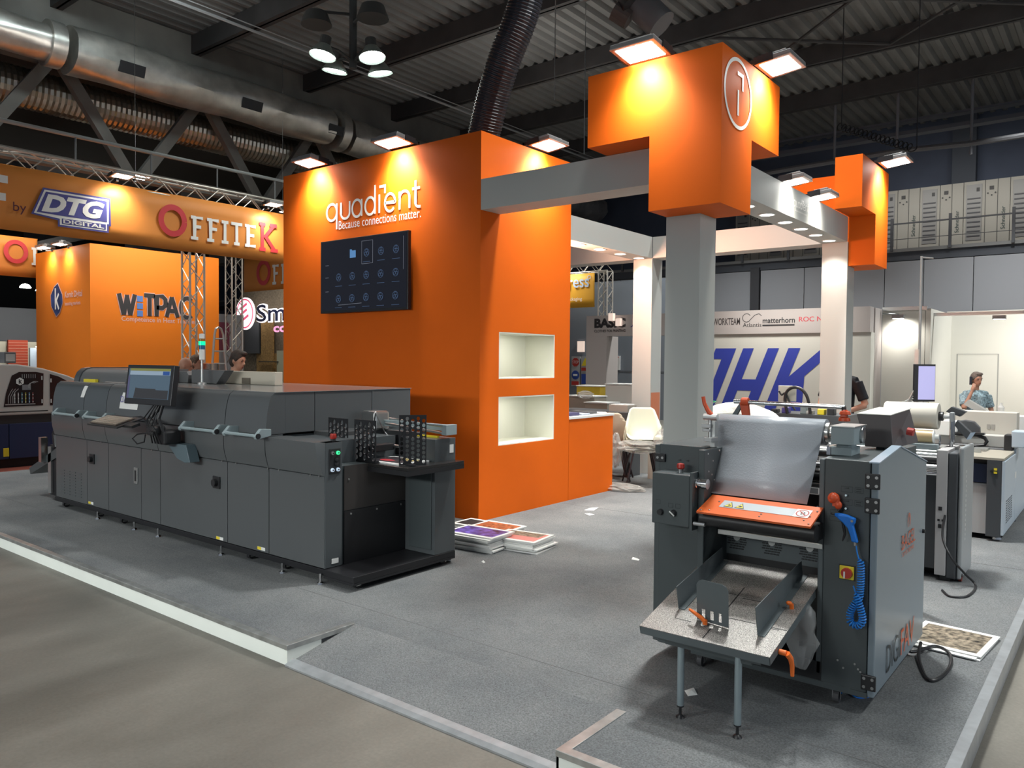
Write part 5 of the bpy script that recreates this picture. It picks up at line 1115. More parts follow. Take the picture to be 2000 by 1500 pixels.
for (x0, x1, y, z0, z1, c_, lab) in [
    (-7.95, -7.35, 11.6, 0.0, 1.08, (0.36, 0.33, 0.27), 'taupe cabinet seen above the counter'),
    (-7.75, -7.15, 12.6, 0.0, 1.28, (0.66, 0.65, 0.60), 'white tall cabinet behind the counter'),
    (-8.6, -8.05, 12.9, 0.0, 1.22, (0.60, 0.42, 0.03), 'yellow and white machine behind the counter'),
    (-7.30, -6.85, 11.2, 0.0, 1.0, (0.33, 0.31, 0.25), 'olive grey low cabinet behind the counter')]:
    t = thing('cabinet', lab, 'cabinet', ((x0+x1)/2, y+0.2, 0))
    MB().box(x0, x1, y, y+0.4, z0, z1).build('body', mat('c_%s' % lab[:12].replace(' ', '_'), c_, 0.5), t, bevel=0.01)
    MB().box(x0-0.01, x1+0.01, y-0.01, y+0.41, z1, z1+0.02).build('top', WHITE, t)
crumple('plastic_wrap', -7.42, 11.4, 1.13, 0.16, 0.12, 0.07, 'crumpled clear bag on the olive grey cabinet', 9)

# ================================================================ PERSPECTIVE BACK: stand with large blue letters
js = thing('trade_stand', 'white trade stand with big blue italic letters and brand names', 'stand', (-8.0, 18.5, 0.0))
STW = mat('stand_white', (0.40, 0.36, 0.345), 0.6); STW2 = mat('stand_cream', (0.60, 0.585, 0.53), 0.6)
MB().box(-11.70, -4.43, 18.0, 18.3, 2.40, 2.955).build('fascia', STW, js)
MB().box(-11.70, -11.05, 18.0, 18.6, 0.0, 2.399).build('pillar', STW, js)
MB().box(-8.55, -4.43, 18.1, 18.4, 0.0, 2.399).build('wall_panel', STW2, js)
BLU = mat('royal_blue_letter', (0.03, 0.05, 0.36), 0.5)
def sl_(pts, x, z): return [(x+p[0]+0.38*p[1], p[1]) for p in pts]
zb = 0.30; H_ = 1.76
def lt(P_): return [(p[0]+0.385*p[1], p[1]) for p in P_]
Jp = [[(0.10, 0), (0.42, 0.0), (0.60, 0.12), (0.64, 0.30), (0.64, H_), (0.12, H_), (0.12, H_-0.26), (0.37, H_-0.26), (0.37, 0.36), (0.30, 0.26), (0.10, 0.25)]]
Hp = [[(0, 0), (0.26, 0), (0.26, 0.75), (0.60, 0.75), (0.60, 0), (0.86, 0), (0.86, H_), (0.60, H_), (0.60, 1.02), (0.26, 1.02), (0.26, H_), (0, H_)]]
Kp = [[(0, 0), (0.27, 0), (0.27, 0.72), (0.42, 0.90), (0.68, 0), (0.98, 0), (0.62, 1.12), (1.08, H_), (0.76, H_), (0.27, 1.10), (0.27, H_), (0, H_)]]
for nm, P_, x in (('J', Jp, -8.78), ('H', Hp, -7.965), ('K', Kp, -6.885)):
    poly('letter', [lt(q) for q in P_], (x, 18.1, zb), EX, EZ, BLU, js, depth=0.012)
text('brand_name', 'BASIC', (-11.44, 18.0, 2.62), EX, EZ, 0.97, 0.26, INK, js, bold=0.055)
text('brand_name', 'CLOTHES FOR PRINTING', (-11.44, 18.0, 2.505), EX, EZ, 0.97, 0.07, INK, js, bold=0.02)
text('brand_name', 'JHK', (-10.32, 18.0, 2.62), EX, EZ, 0.5, 0.20, mat('navy_print', (0.03, 0.03, 0.16), 0.5), js, shear=0.4, bold=0.01)
text('brand_name', 'WORKTEAM', (-8.02, 18.0, 2.62), EX, EZ, 0.68, 0.17, mat('brown_black_print', (0.05, 0.04, 0.04), 0.5), js, bold=0.015)
strokes('brand_emblem', [arc(0, 0, 0.10, 30, 330, 16) + [(0.2, 0.06), (0.30, 0.09), (0.36, 0.04)]], 0.015, (-7.18, 18.0, 2.78), EX, EZ, INK, js)
text('brand_name', 'Atlantis', (-7.27, 18.0, 2.56), EX, EZ, 0.45, 0.10, INK, js)
text('brand_name', 'matterhorn', (-6.79, 18.0, 2.64), EX, EZ, 0.75, 0.13, INK, js, bold=0.02)
MB().box(-6.79, -6.05, 17.985, 17.999, 2.58, 2.61).build('brand_bar', INK, js)
text('brand_name', 'ROC NEIGE', (-5.95, 18.0, 2.66), EX, EZ, 0.85, 0.11, mat('crimson_print', (0.5, 0.03, 0.05), 0.5), js, bold=0.01)
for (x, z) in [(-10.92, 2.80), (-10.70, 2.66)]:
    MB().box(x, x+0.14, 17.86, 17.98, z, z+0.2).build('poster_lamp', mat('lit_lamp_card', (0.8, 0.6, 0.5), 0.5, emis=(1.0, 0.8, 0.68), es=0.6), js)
# grey-blue inner wall with framed notice, truss leg
wl = thing('stand_wall', 'blue-grey stand wall with framed outline and notice, seen left of the columns', 'wall', (-10.5, 20.2, 0.0))
MB().box(-16.5, -10.1, 20.87, 21.2, 0.0, 4.2).build('wall_panel', mat('slate_blue_wall', (0.19, 0.215, 0.25), 0.7), wl)
strokes('wall_frame', [[(0, 1.75), (0, 0), (2.6, 0)]], 0.04, (-12.75, 20.87, 1.42), EX, EZ, mat('frame_grey', (0.12, 0.13, 0.15), 0.5), wl)
MB().box(-12.72, -12.30, 20.83, 20.86, 1.46, 1.9).build('notice', PAPER, wl)
MB().box(-12.65, -12.35, 20.82, 20.83, 1.84, 1.87).build('notice_heading', REDP, wl)
sg = thing('safety_signs', 'board of red, blue and yellow safety signs beyond the tower edge', 'sign board', (-14.8, 20.7, 0.9))
MB().box(-14.07, -13.75, 20.80, 20.868, 0.92, 1.88).build('board', mat('sign_board', (0.4, 0.4, 0.4), 0.5), sg)
MB().box(-13.70, -13.38, 20.80, 20.868, 0.92, 1.88).build('board', MATS['sign_board'], sg)
def disc(x, z, r, m_, n=24, rot=0): return poly('sign', [[(r*math.cos(2*PI*i/n+rot), r*math.sin(2*PI*i/n+rot)) for i in range(n)]], (x, 20.80, z), EX, EZ, m_, sg, depth=0.01)
disc(-13.91, 1.69, 0.145, REDP, 8, PI/8); text('sign_lettering', 'STOP', (-14.02, 20.785, 1.65), EX, EZ, 0.23, 0.09, PAPER, sg)
disc(-13.91, 1.28, 0.145, mat('sign_blue', (0.02, 0.06, 0.30), 0.5)); MB().box(-13.99, -13.83, 20.78, 20.785, 1.25, 1.31).build('sign_mark', PAPER, sg)
poly('sign', [[(0, 0), (0.28, 0), (0.14, 0.26)]], (-13.68, 20.8, 1.58), EX, EZ, YEL, sg, depth=0.01)
poly('sign', [[(0, 0), (0.28, 0), (0.28, 0.32), (0, 0.32)]], (-13.68, 20.8, 1.0), EX, EZ, MATS['sign_blue'], sg, depth=0.01)
MB().box(-14.05, -13.78, 20.78, 20.79, 0.96, 1.08).build('sign', REDP, sg); MB().box(-13.68, -13.40, 20.78, 20.79, 1.42, 1.52).build('sign', REDP, sg)
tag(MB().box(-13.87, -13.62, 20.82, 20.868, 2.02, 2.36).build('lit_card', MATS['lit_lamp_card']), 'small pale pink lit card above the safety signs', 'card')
# hall partition, mezzanine and electrical cabinets
PART = mat('grey_partition', (0.24, 0.245, 0.265), 0.6)
sp = thing('partition_wall', 'grey folding partition panels along the back of the hall', 'partition', (-8, 24.2, 0))
xs = [-16.5, -13.8, -11.9, -10.45]
edges = [-16.5, -14.2, -12.4, -10.85, -9.45]
for a, c in zip(edges, edges[1:]): MB().box(a+0.01, c-0.01, 24.0, 24.1, 0, 4.6).build('partition_panel', PART, sp)
edges = [-9.15, -7.8, -6.6, -5.55, -4.55, -3.35, -2.15, -0.9, 0.4, 1.7, 3.0, 4.3]
for a, c in zip(edges, edges[1:]): MB().box(a+0.01, c-0.01, 24.0, 24.1, 0, 4.6).build('partition_panel', PART, sp)
MB().box(-9.44, -9.16, 23.9, 24.1, 0, 4.7).build('pillar', mat('dark_pillar', (0.03, 0.03, 0.035), 0.7), sp)
DARKBAND = mat('dark_band', (0.045, 0.05, 0.062), 0.7)
struct(MB().box(-45, 14, 24.0, 26.0, 4.62, 4.88).build('mezzanine_floor', DARKBAND))
struct(MB().box(-45, 14, 23.94, 23.99, 4.86, 4.95).build('mezzanine_edge', mat('kick_plate', (0.14, 0.14, 0.14), 0.6)))
ec = [-4.914+1.114*k for k in (-5, -4, -3, -2, -1, 0, 1, 2)]
ec_lab = ['leftmost of the electrical cabinets, seen left of far column', 'second electrical cabinet from the left, seen between the columns', 'third electrical cabinet, mostly hidden by near sign', 'fourth electrical cabinet, behind the floodlit beam', 'electrical cabinet half hidden by the far orange corner sign', 'first fully visible grey cabinet right of far corner sign', 'second fully visible grey cabinet on the mezzanine', 'electrical cabinet at the right edge of the picture']
CABW = mat('cabinet_light_grey', (0.30, 0.29, 0.26), 0.5); CABD = mat('cabinet_window', (0.19, 0.19, 0.19), 0.4)
for i, x in enumerate(ec):
    t = thing('electrical_cabinet', ec_lab[i], 'cabinet', (x+0.6, 25.4, 4.88), 'electrical cabinets on the mezzanine'); k_ = 1.114/1.26
    MB().box(x, x+1.10, 25.2, 25.7, 4.89, 6.84).build('cabinet_body', CABW, t)
    MB().box(x+0.06, x+0.44, 25.18, 25.2, 5.2, 6.75).build('breaker_window', CABD, t)
    b = MB()
    for r in range(9): b.box(x+0.09, x+0.41, 25.165, 25.18, 5.30+r*0.13, 5.335+r*0.13)
    tag(b.build('breaker_rows', mat('breaker_dark', (0.035, 0.037, 0.045), 0.5), t), kind='stuff')
    MB().box(x+0.31, x+0.38, 25.16, 25.18, 6.55, 6.65).build('display', INK, t)
    MB().box(x+0.62, x+0.72, 25.18, 25.2, 6.56, 6.66).build('display', INK, t)
    for (dx, dz) in ((0.58, 6.47), (0.67, 6.41), (0.76, 6.47)): MB().lathe([(0, -0.02), (0.022, -0.02), (0.02, 0)], (x+dx, 25.2, dz), 'y', 8).build('button', INK, t)
    b = MB(); b.box(x+0.515, x+0.525, 25.185, 25.2, 4.89, 6.84).box(x+0.81, x+0.82, 25.185, 25.2, 4.89, 6.84); b.build('door_gap', INK, t)
    text('maker_lettering', 'Schneider', (x+1.0, 25.19, 5.45), (0, 0, 1), (-1, 0, 0), 0.62, 0.10, mat('teal_ink', (0.02, 0.045, 0.045), 0.5), t)
rl = MB(); rl.box(-45, 14, 23.9, 23.93, 5.62, 5.66)
x = -17.0
while x < 4: rl.box(x, x+0.07, 23.88, 23.94, 4.88, 5.8); x += 1.45
rl.box(-45, 14, 23.9, 23.93, 5.2, 5.215)
struct(rl.build('railing', mat('railing_grey', (0.05, 0.052, 0.06), 0.6)))
# right white stand
ws = thing('trade_stand', 'plain white lit trade stand behind the man on the phone', 'stand', (-1.5, 20, 0))
MB().box(-4.42, -3.55, 19.0, 19.12, 0, 2.93).build('wall_panel', STW2, ws)
MB().box(-4.60, -4.43, 18.42, 19.0, 0, 2.95).build('wall_panel', STW, ws)
MB().box(-3.54, 3.0, 21.5, 21.6, 0, 3.0).build('wall_panel', STW2, ws)
MB().box(-3.54, -3.44, 19.0, 21.5, 0, 2.93).build('wall_panel', STW2, ws)
b = MB(); b.box(-4.4, -3.5, 18.90, 18.95, 2.90, 2.98).box(-3.5, 2.0, 19.3, 19.38, 2.78, 2.85).cyl((-4.4, 18.9, 2.84), (-3.6, 19.2, 2.80), 0.02, 6); b.build('lighting_rail', ALU, ws)
strokes('door_outline', [[(0, 0), (0, 1.97), (0.85, 1.97), (0.85, 0)]], 0.02, (-3.30, 21.5, 0.0), EX, EZ, mat('door_gap_line', (0.3, 0.3, 0.28), 0.6), ws)
for (x, y, z) in [(-4.05, 18.8, 2.72), (-2.2, 19.3, 2.68)]:
    f = thing('floodlight', 'small floodlight on white stand rail, ' + ('left one by the wall corner' if x < -3 else 'right one above the person on the phone'), 'floodlight', (x, y, z))
    MB().box(x-0.12, x+0.12, y-0.06, y+0.06, z, z+0.08).build('housing', FLH, f)
    MB().box(x-0.10, x+0.10, y-0.05, y+0.05, z-0.006, z).build('led_panel', LED, f)
    lamp('floodlight_beam', 'SPOT', (x, y, z-0.03), (x+0.1, y+0.4, z-0.8), 90, size=0.1, spot=math.radians(150), blend=0.9)
lamp('stand_light', 'AREA', (-1.0, 20.0, 2.9), (-1.0, 21.4, 0.8), 60, size=1.5, size_y=0.3)
lamp('stand_light', 'AREA', (-6.3, 17.0, 3.2), (-6.3, 18.2, 1.4), 40, size=2.5, size_y=0.3)
lamp('mezzanine_fill', 'AREA', (-3.5, 22.9, 6.9), (-3.5, 25.2, 5.5), 55, size=6.0, size_y=0.4, spot=math.radians(130))  # unseen area light added to brighten the electrical cabinets
# tall thin pole
tag(MB().cyl((-2.88, 15.0, 0), (-2.88, 15.0, 3.58), 0.022, 8).cyl((-2.88, 15.0, 3.56), (-2.70, 15.0, 3.53), 0.012, 6).build('pole', mat('pale_pole', (0.42, 0.44, 0.44), 0.4)), 'tall thin pale pole with short top arm by white stand', 'pole')
# portrait display on stand
dsp = thing('display_screen', 'portrait lavender display on a cable-wrapped stand, right background', 'screen', (-2.60, 14.0, 0))
MB(Matrix.Translation((-2.60, 14.0, 1.11)) @ Matrix.Rotation(math.radians(32), 4, 'Z')).box(-0.16, 0.16, 0.0, 0.06, 0, 0.60).build('bezel', BLACKP, dsp)
MB(Matrix.Translation((-2.60, 14.0, 1.11)) @ Matrix.Rotation(math.radians(32), 4, 'Z')).box(-0.10, 0.155, -0.004, 0.0, 0.03, 0.57).build('screen', mat('lavender_screen', (0.3, 0.3, 0.5), 0.3, emis=(0.42, 0.42, 0.72), es=0.8), dsp)
b = MB(); b.box(-2.76, -2.70, 14.0, 14.06, 0.0, 1.95).box(-2.95, -2.5, 13.8, 14.3, 0, 0.05)
for k in range(5): b.tube([(-2.74, 13.95, 1.3-0.05*k), (-2.82-0.02*k, 13.9, 1.1), (-2.88-0.02*k, 13.9, 0.9-0.03*k)], 0.012, 6)
b.build('stand', ALU, dsp)
# ================================================================ LEFT BACKGROUND: neighbouring stand with banners and trusses
BAN = mat('orange_banner_cloth', (0.78, 0.27, 0.045), 0.6, noise=0.05, nscale=1.2, bump=0.15, bscale=2.5)
REDL = mat('red_print', (0.70, 0.05, 0.06), 0.5)
def truss(p0, p1, s, label, step=0.42, n='truss', m_=TRUSS, r=0.022):
    p0, p1 = Vector(p0), Vector(p1); d = (p1-p0); Ln = d.length; d.normalize()
    u = Vector((1, 0, 0)) if abs(d.x) < 0.9 else Vector((0, 1, 0)); u = (u-d*u.dot(d)).normalized(); v = d.cross(u)
    t = thing(n, label, 'truss', tuple(p0), 'aluminium lighting trusses')
    cs_ = [(u*a+v*b_)*s/2 for (a, b_) in ((-1, -1), (1, -1), (1, 1), (-1, 1))]
    for c in cs_: MB().cyl(tuple(p0+c), tuple(p1+c), r, 8).build('chord', m_, t, smooth=True)
    k = max(2, int(Ln/step))
    for f in range(4):
        a, c = cs_[f], cs_[(f+1) % 4]; b = MB()
        for i in range(k):
            q0 = p0+d*(Ln*i/k)+(a if i % 2 else c); q1 = p0+d*(Ln*(i+1)/k)+(c if i % 2 else a)
            b.tube([q0, q1], r*0.45, 6)
        tag(b.build('lacing', m_, t), kind='stuff')
    return t
def banner(name, O, X, W, H, label, waves=6):
    t = thing(name, label, 'banner', O, 'orange cloth banners')
    X = Vector(X); N = X.cross(Vector((0, 0, 1))); O = Vector(O); vs = []; n = 60; m = 4
    for j in range(m+1):
        for i in range(n+1):
            a = i/n
            q = 0.012*math.sin(a*W*2.1+j*0.7)+0.008*math.sin(a*W*5.3+1.0+j*0.3)
            vs.append(tuple(O+X*(a*W)+Vector((0, 0, H*j/m))+N*q))
    b = MB(); b.add(vs, [(j*(n+1)+i, j*(n+1)+i+1, (j+1)*(n+1)+i+1, (j+1)*(n+1)+i) for j in range(m) for i in range(n)])
    o = b.build('banner_cloth', BAN, t, smooth=True); s_ = o.modifiers.new('t', 'SOLIDIFY'); s_.thickness = 0.003; s_.offset = -1
    return t
BX = -14.0
bn = banner('banner', (BX, 3.2, 3.715), EY, 7.4, 1.03, 'long front orange banner with white blue logo and red white lettering')
WL = LETTER
strokes('lettering', [[(0, 0.80), (0.45, 0.80)], [(0, 0.52), (0.42, 0.52)], [(0.05, 0.20), (0.05, 0.85)]], 0.12, (BX+0.022, 4.30, 3.70), EY, EZ, WL, bn)
text('lettering', 'by', (BX+0.022, 4.82, 3.98), EY, EZ, 0.19, 0.19, mat('maroon_print', (0.12, 0.02, 0.04), 0.5), bn)
# DTG digital logo: slanted double outline plate
Oq = (BX+0.02, 5.08, 3.85)
NAVY = mat('navy_logo', (0.08, 0.08, 0.30), 0.5)
poly('logo_plate', [[(0.0, 0.17), (0.18, 0.62), (1.25, 0.62), (1.26, 0.14), (1.22, 0.14), (1.22, 0.02), (0.40, 0.02), (0.40, 0.12)]], Oq, EY, EZ, NAVY, bn, depth=0.004)
poly('logo_plate', [[(0.04, 0.19), (0.20, 0.59), (1.22, 0.59), (1.22, 0.17), (1.19, 0.17), (1.19, 0.05), (0.43, 0.05), (0.43, 0.15)]], Oq, EY, EZ, WL, bn, depth=0.006)
poly('logo_plate', [[(0.08, 0.21), (0.22, 0.56), (1.19, 0.56), (1.19, 0.20), (0.5, 0.20)], [(0.46, 0.07), (1.17, 0.07), (1.17, 0.16), (0.46, 0.16)]], Oq, EY, EZ, NAVY, bn, depth=0.008)
text('logo_lettering', 'DTG', (Oq[0], Oq[1]+0.15, Oq[2]+0.23), EY, EZ, 1.0, 0.30, WL, bn, depth=0.012, shear=0.3, bold=0.05)
text('logo_lettering', 'DIGITAL', (Oq[0], Oq[1]+0.48, Oq[2]+0.082), EY, EZ, 0.66, 0.068, WL, bn, depth=0.012, bold=0.03)
def offitek(O, X, sc_, parent, n=7):
    X = Vector(X); O = Vector(O); N = X.cross(Vector((0, 0, 1)))
    o1 = strokes('lettering', [arc(0.23*sc_, 0.25*sc_, 0.185*sc_, 0, 360, 30, 0.20*sc_)], 0.085*sc_, O, X, EZ, REDL, parent, depth=0.004)
    xx = 0.52*sc_
    LT = {'F': [[(0.06, 0), (0.06, 0.32), (0.20, 0.32)], [(0.06, 0.18), (0.17, 0.18)], [(0.0, 0.0), (0.12, 0.0)], [(0.0, 0.32), (0.08, 0.32)]],
          'I': [[(0.06, 0), (0.06, 0.32)], [(0.0, 0.0), (0.12, 0.0)], [(0.0, 0.32), (0.12, 0.32)]],
          'T': [[(0.10, 0), (0.10, 0.32)], [(0, 0.32), (0.20, 0.32)], [(0.05, 0), (0.15, 0)]],
          'E': [[(0.20, 0.0), (0.06, 0), (0.06, 0.32), (0.20, 0.32)], [(0.06, 0.17), (0.17, 0.17)], [(0.0, 0.0), (0.08, 0.0)], [(0, 0.32), (0.08, 0.32)]]}
    for ch, adv in [('F', 0.27), ('F', 0.25), ('I', 0.17), ('T', 0.25), ('E', 0.27)][:n]:
        strokes('lettering', [[(p[0]*sc_, p[1]*sc_) for p in l] for l in LT[ch]], 0.05*sc_, O+X*xx+Vector((0, 0, 0.03*sc_)), X, EZ, WL, parent, depth=0.004); xx += adv*sc_
    if n >= 5:
        strokes('lettering', [[(p[0]*sc_, p[1]*sc_) for p in l] for l in [[(0.06, 0), (0.06, 0.42)], [(0.10, 0.20), (0.28, 0.42)], [(0.12, 0.22), (0.30, 0.0)], [(0, 0), (0.12, 0)], [(0, 0.42), (0.12, 0.42)], [(0.22, 0), (0.36, 0)], [(0.20, 0.42), (0.34, 0.42)]]], 0.06*sc_, O+X*xx, X, EZ, REDL, parent, depth=0.004)
offitek((BX+0.022, 7.18, 3.95), EY, 1.22, bn)
truss((BX-0.18, 2.6, 4.86), (BX-0.18, 10.9, 4.86), 0.29, 'horizontal lighting truss above the long front banner', step=0.30)
truss((BX-0.18, 2.6, 3.60), (BX-0.18, 10.9, 3.60), 0.10, 'slim truss hidden behind lower edge of the long front banner', r=0.015) if False else None
truss((BX-0.18, 7.97, 0.0), (BX-0.18, 7.97, 4.70), 0.29, 'truss tower in front of the orange heat transfer wall', step=0.30)
truss((-18.0, 11.22, 0.0), (-18.0, 11.22, 4.9), 0.29, 'farther truss tower left of the round pink sign', step=0.30)
truss((-14.9, 4.6, 0.0), (-14.9, 4.6, 4.2), 0.29, 'truss tower behind small machine, left edge', step=0.30) if False else None
truss((-18.2, 3.0, 4.45), (-18.2, 8.2, 4.45), 0.29, 'lighting truss over the far left banner', step=0.3) if False else None
bn2 = banner('banner', (-19.0, 4.6, 3.45), EY, 2.42, 0.86, 'partly hidden orange banner at left edge behind the corner wall')
offitek((-18.975, 6.35, 3.72), EY, 1.05, bn2, n=2)
bn3 = banner('banner', (-21.1, 13.5, 3.72), EX, 4.2, 1.05, 'shaded orange banner with red O behind the orange tower edge')
offitek((-20.42, 13.475, 3.86), EX, 1.55, bn3, n=2)
truss((-17.2, 13.7, 0.0), (-17.2, 13.7, 4.80), 0.29, 'truss tower behind the orange tower carrying the shaded banner', step=0.3)
truss((-21.1, 13.7, 4.95), (-17.0, 13.7, 4.95), 0.29, 'horizontal truss above the shaded banner', step=0.3)
for (y, lab) in [(6.42, 'lit floodlight hung over the front banner, nearer of the close pair'), (9.45, 'lit floodlight over the K of the long front banner')]:
    floodlight(BX+0.28, y, 4.84, 1, 0, 0.34, 0.26, lab, power=120, lit=0.6, group='floodlights on the banner truss')
fa_ = floodlight(-14.9, 7.3, 5.15, 1, 0, 0.34, 0.26, 'lit floodlight behind the banner truss, upper of the close pair', power=160, lit=0.5, group='floodlights on the banner truss')
fb_ = floodlight(-15.3, 10.9, 5.1, 1, 0, 0.34, 0.26, 'lit floodlight behind the right end of the banner truss', power=120, lit=0.5, group='floodlights on the banner truss')
MB().cyl((-15.07, 7.3, 5.2), (-15.07, 7.3, 8.9), 0.004, 5).build('suspension', STEEL, fa_)
MB().cyl((-15.47, 10.9, 5.15), (-15.47, 10.9, 8.9), 0.004, 5).build('suspension', STEEL, fb_)
# orange corner wall
wt = thing('corner_wall', 'orange corner wall with dark heat transfer company logo, left background', 'wall', (-16.8, 8.2, 0.0))
MB().box(-18.62, -16.0, 6.85, 9.6, 0, 3.94).build('wall_panels', mat('bright_orange_wall', (0.86, 0.22, 0.008), 0.6, noise=0.04, nscale=1.0), wt)
GRY = mat('charcoal_print', (0.045, 0.045, 0.05), 0.5)
LILAC = mat('pale_lilac_print', (0.80, 0.50, 0.45), 0.5)
# WITPAC in heavy split letters
def L3(pts): return [[(p[0], p[1]) for p in l] for l in pts]
W_ = [[(0, 0.42), (0.11, 0)], [(0.11, 0.0), (0.19, 0.40)], [(0.18, 0.40), (0.26, 0)], [(0.26, 0.0), (0.37, 0.42)]]
T_ = [[(0.0, 0.42), (0.26, 0.42)], [(0.13, 0.42), (0.13, 0)]]
P_ = [[(0.0, 0), (0.0, 0.42), (0.15, 0.42), (0.22, 0.36), (0.22, 0.24), (0.15, 0.18), (0.0, 0.18)]]
A_ = [[(0, 0), (0.13, 0.42)], [(0.13, 0.42), (0.28, 0)], [(0.06, 0.13), (0.22, 0.13)]]
C_ = [arc(0.20, 0.21, 0.17, 50, 310, 14, 0.21)]
xx = 7.40; AS_ = 0.87
for g_, adv in ((W_, 0.42), (None, 0.17), (T_, 0.30), (P_, 0.25), (A_, 0.33), (C_, 0.4)):
    if g_ is not None: g_ = [[(p[0]*AS_, p[1]) for p in l] for l in g_]
    adv *= AS_
    if g_ is None:
        for z in (2.56, 2.71, 2.86): poly('logo_block', [[(0, 0), (0.12, 0), (0.12, 0.12), (0, 0.12)]], (-16.0, xx, z), EY, EZ, mat('cornflower_print', (0.12, 0.25, 0.62), 0.5), wt, depth=0.01)
    else:
        strokes('logo_letter_edge', g_, 0.115, (-16.0, xx, 2.58), EY, EZ, LILAC, wt, depth=0.006); strokes('logo_letter', g_, 0.085, (-16.0, xx, 2.58), EY, EZ, GRY, wt, depth=0.012)
    xx += adv
text('logo_lettering', 'Competence in Heat Transfer', (-16.0, 7.45, 2.42), EY, EZ, 1.62, 0.13, LILAC, wt, bold=0.01)
hexp = [(p[0]*1.2, p[1]) for p in [(-0.26, 0.10), (-0.12, 0.26), (0.03, 0.33), (0.20, 0.10), (0.22, -0.06), (0.10, -0.26), (-0.04, -0.34), (-0.24, -0.12)]]
poly('logo_hexagon', [[(p[0]*1.08, p[1]*1.08) for p in hexp]], (-17.52, 6.85, 2.90), EX, EZ, LILAC, wt, depth=0.006)
poly('logo_hexagon', [hexp], (-17.52, 6.85, 2.90), EX, EZ, mat('blue_facets', (0.03, 0.05, 0.16), 0.5, noise=0.9, nscale=3), wt, depth=0.01)
strokes('logo_letter', [[(-0.07, 0.24), (-0.07, -0.2)], [(0.10, 0.12), (-0.03, -0.02), (0.10, -0.2)]], 0.06, (-17.52, 6.85, 2.90), EX, EZ, WL, wt, depth=0.015)
text('logo_lettering', 'Kornit Digital', (-17.15, 6.85, 2.88), EX, EZ, 0.80, 0.17, LILAC, wt, bold=0.02)
text('logo_lettering', 'boosting markets', (-17.15, 6.85, 2.74), EX, EZ, 0.72, 0.10, LILAC, wt, bold=0.015)
for (x, lab) in [(-17.75, 'left'), (-16.95, 'right')]:
    floodlight(x, 6.68, 3.98, 0, -1, 0.40, 0.2, lab+' lit floodlight on top of the orange corner wall', power=70, lit=0.6, group='floodlights on the orange corner wall')

lamp('hidden_wash_fill', 'AREA', (-14.55, 8.2, 4.55), (-16.0, 8.2, 2.3), 55, size=2.6, size_y=0.2, color=(1, 0.95, 0.85))  # added light hidden behind the banner, brightens the orange corner wall
lamp('hidden_wash_fill', 'AREA', (-18.0, 6.2, 5.2), (-19.0, 6.4, 3.9), 40, size=1.6, size_y=0.2, color=(1, 0.95, 0.85))  # added unseen light that brightens the banner at the left edge
# printer with dark windows on red carpet
pr = thing('textile_printer', 'white and navy textile printer with arched windows, left edge', 'machine', (-14.0, 4.9, 0.0))
NV = mat('navy_cabinet', (0.018, 0.028, 0.085), 0.4); PW = mat('off_white_hood', (0.60, 0.56, 0.52), 0.4)
KX = -13.23
MB().box(-15.2, KX, 2.6, 4.475, 0.16, 0.69).build('cabinet_door', NV, pr, bevel=0.006)
MB().box(-15.2, KX, 4.485, 5.95, 0.16, 0.69).build('cabinet_door', NV, pr, bevel=0.006)
MB().box(-15.2, KX-0.03, 2.6, 5.9, 0.69, 0.82).build('dark_band', mat('brown_black_band', (0.03, 0.025, 0.025), 0.5), pr)
MB().box(-15.1, KX-0.1, 2.7, 5.8, 0.02, 0.16).build('base', BLACK, pr)
hood_p = [(2.7, 0.82), (6.15, 0.82), (6.1, 1.02), (5.75, 1.22), (5.3, 1.42), (4.95, 1.53), (4.6, 1.59), (3.2, 1.60), (2.7, 1.3)]
MB().prism(hood_p, 'x', -15.2, KX).build('hood', PW, pr, bevel=0.02)
w1 = [(4.41, 0.95), (4.95, 0.955), (4.96, 1.45), (4.85, 1.475), (4.62, 1.475), (4.52, 1.42), (4.44, 1.15)]
poly('window', [w1], (KX, 0, 0), EY, EZ, mat('dark_window', (0.025, 0.02, 0.022), 0.15), pr, depth=0.006)
poly('window', [[(5.05, 0.95), (5.62, 0.96), (5.55, 1.15), (5.35, 1.30), (5.18, 1.40), (5.05, 1.44)]], (KX, 0, 0), EY, EZ, MATS['dark_window'], pr, depth=0.006)
poly('logo_hexagon', [[(0.06*math.cos(PI/6+k*PI/3), 0.06*math.sin(PI/6+k*PI/3)) for k in range(6)]], (KX, 4.63, 1.33), EY, EZ, WL, pr, depth=0.010)
strokes('logo_letter', [[(-0.012, 0.035), (-0.012, -0.035)], [(0.02, 0.02), (-0.005, 0), (0.02, -0.035)]], 0.012, (KX, 4.63, 1.33), EY, EZ, INK, pr, depth=0.014)
for k, c_ in enumerate([(0.5, 0.5, 0.48), (0.5, 0.5, 0.48), (0.1, 0.3, 0.4), (0.5, 0.45, 0.05), (0.15, 0.3, 0.5), (0.35, 0.08, 0.08)]):
    MB().box(KX+0.007, KX+0.012, 4.55+k*0.05, 4.562+k*0.05, 1.0, 1.16).build('ink_line', mat('ink_line_%d' % k if False else 'ink_line_tone_'+'abcdef'[k], c_, 0.4), pr)
strokes('ink_hose', [[(4.47+k*0.03, 1.0), (4.47+k*0.03, 1.10), (4.50+k*0.03, 1.17), (4.53+k*0.04, 1.22)] for k in range(3)] + [arc(4.80+k*0.02, 1.25, 0.06+k*0.01, 60, 200, 8) for k in range(3)] + [[(4.66+k*0.03, 1.38), (4.66+k*0.03, 1.44)] for k in range(7)], 0.008, (KX, 0, 0), EY, EZ, mat('pale_hose', (0.4, 0.4, 0.4), 0.4), pr, depth=0.012)
b = MB()
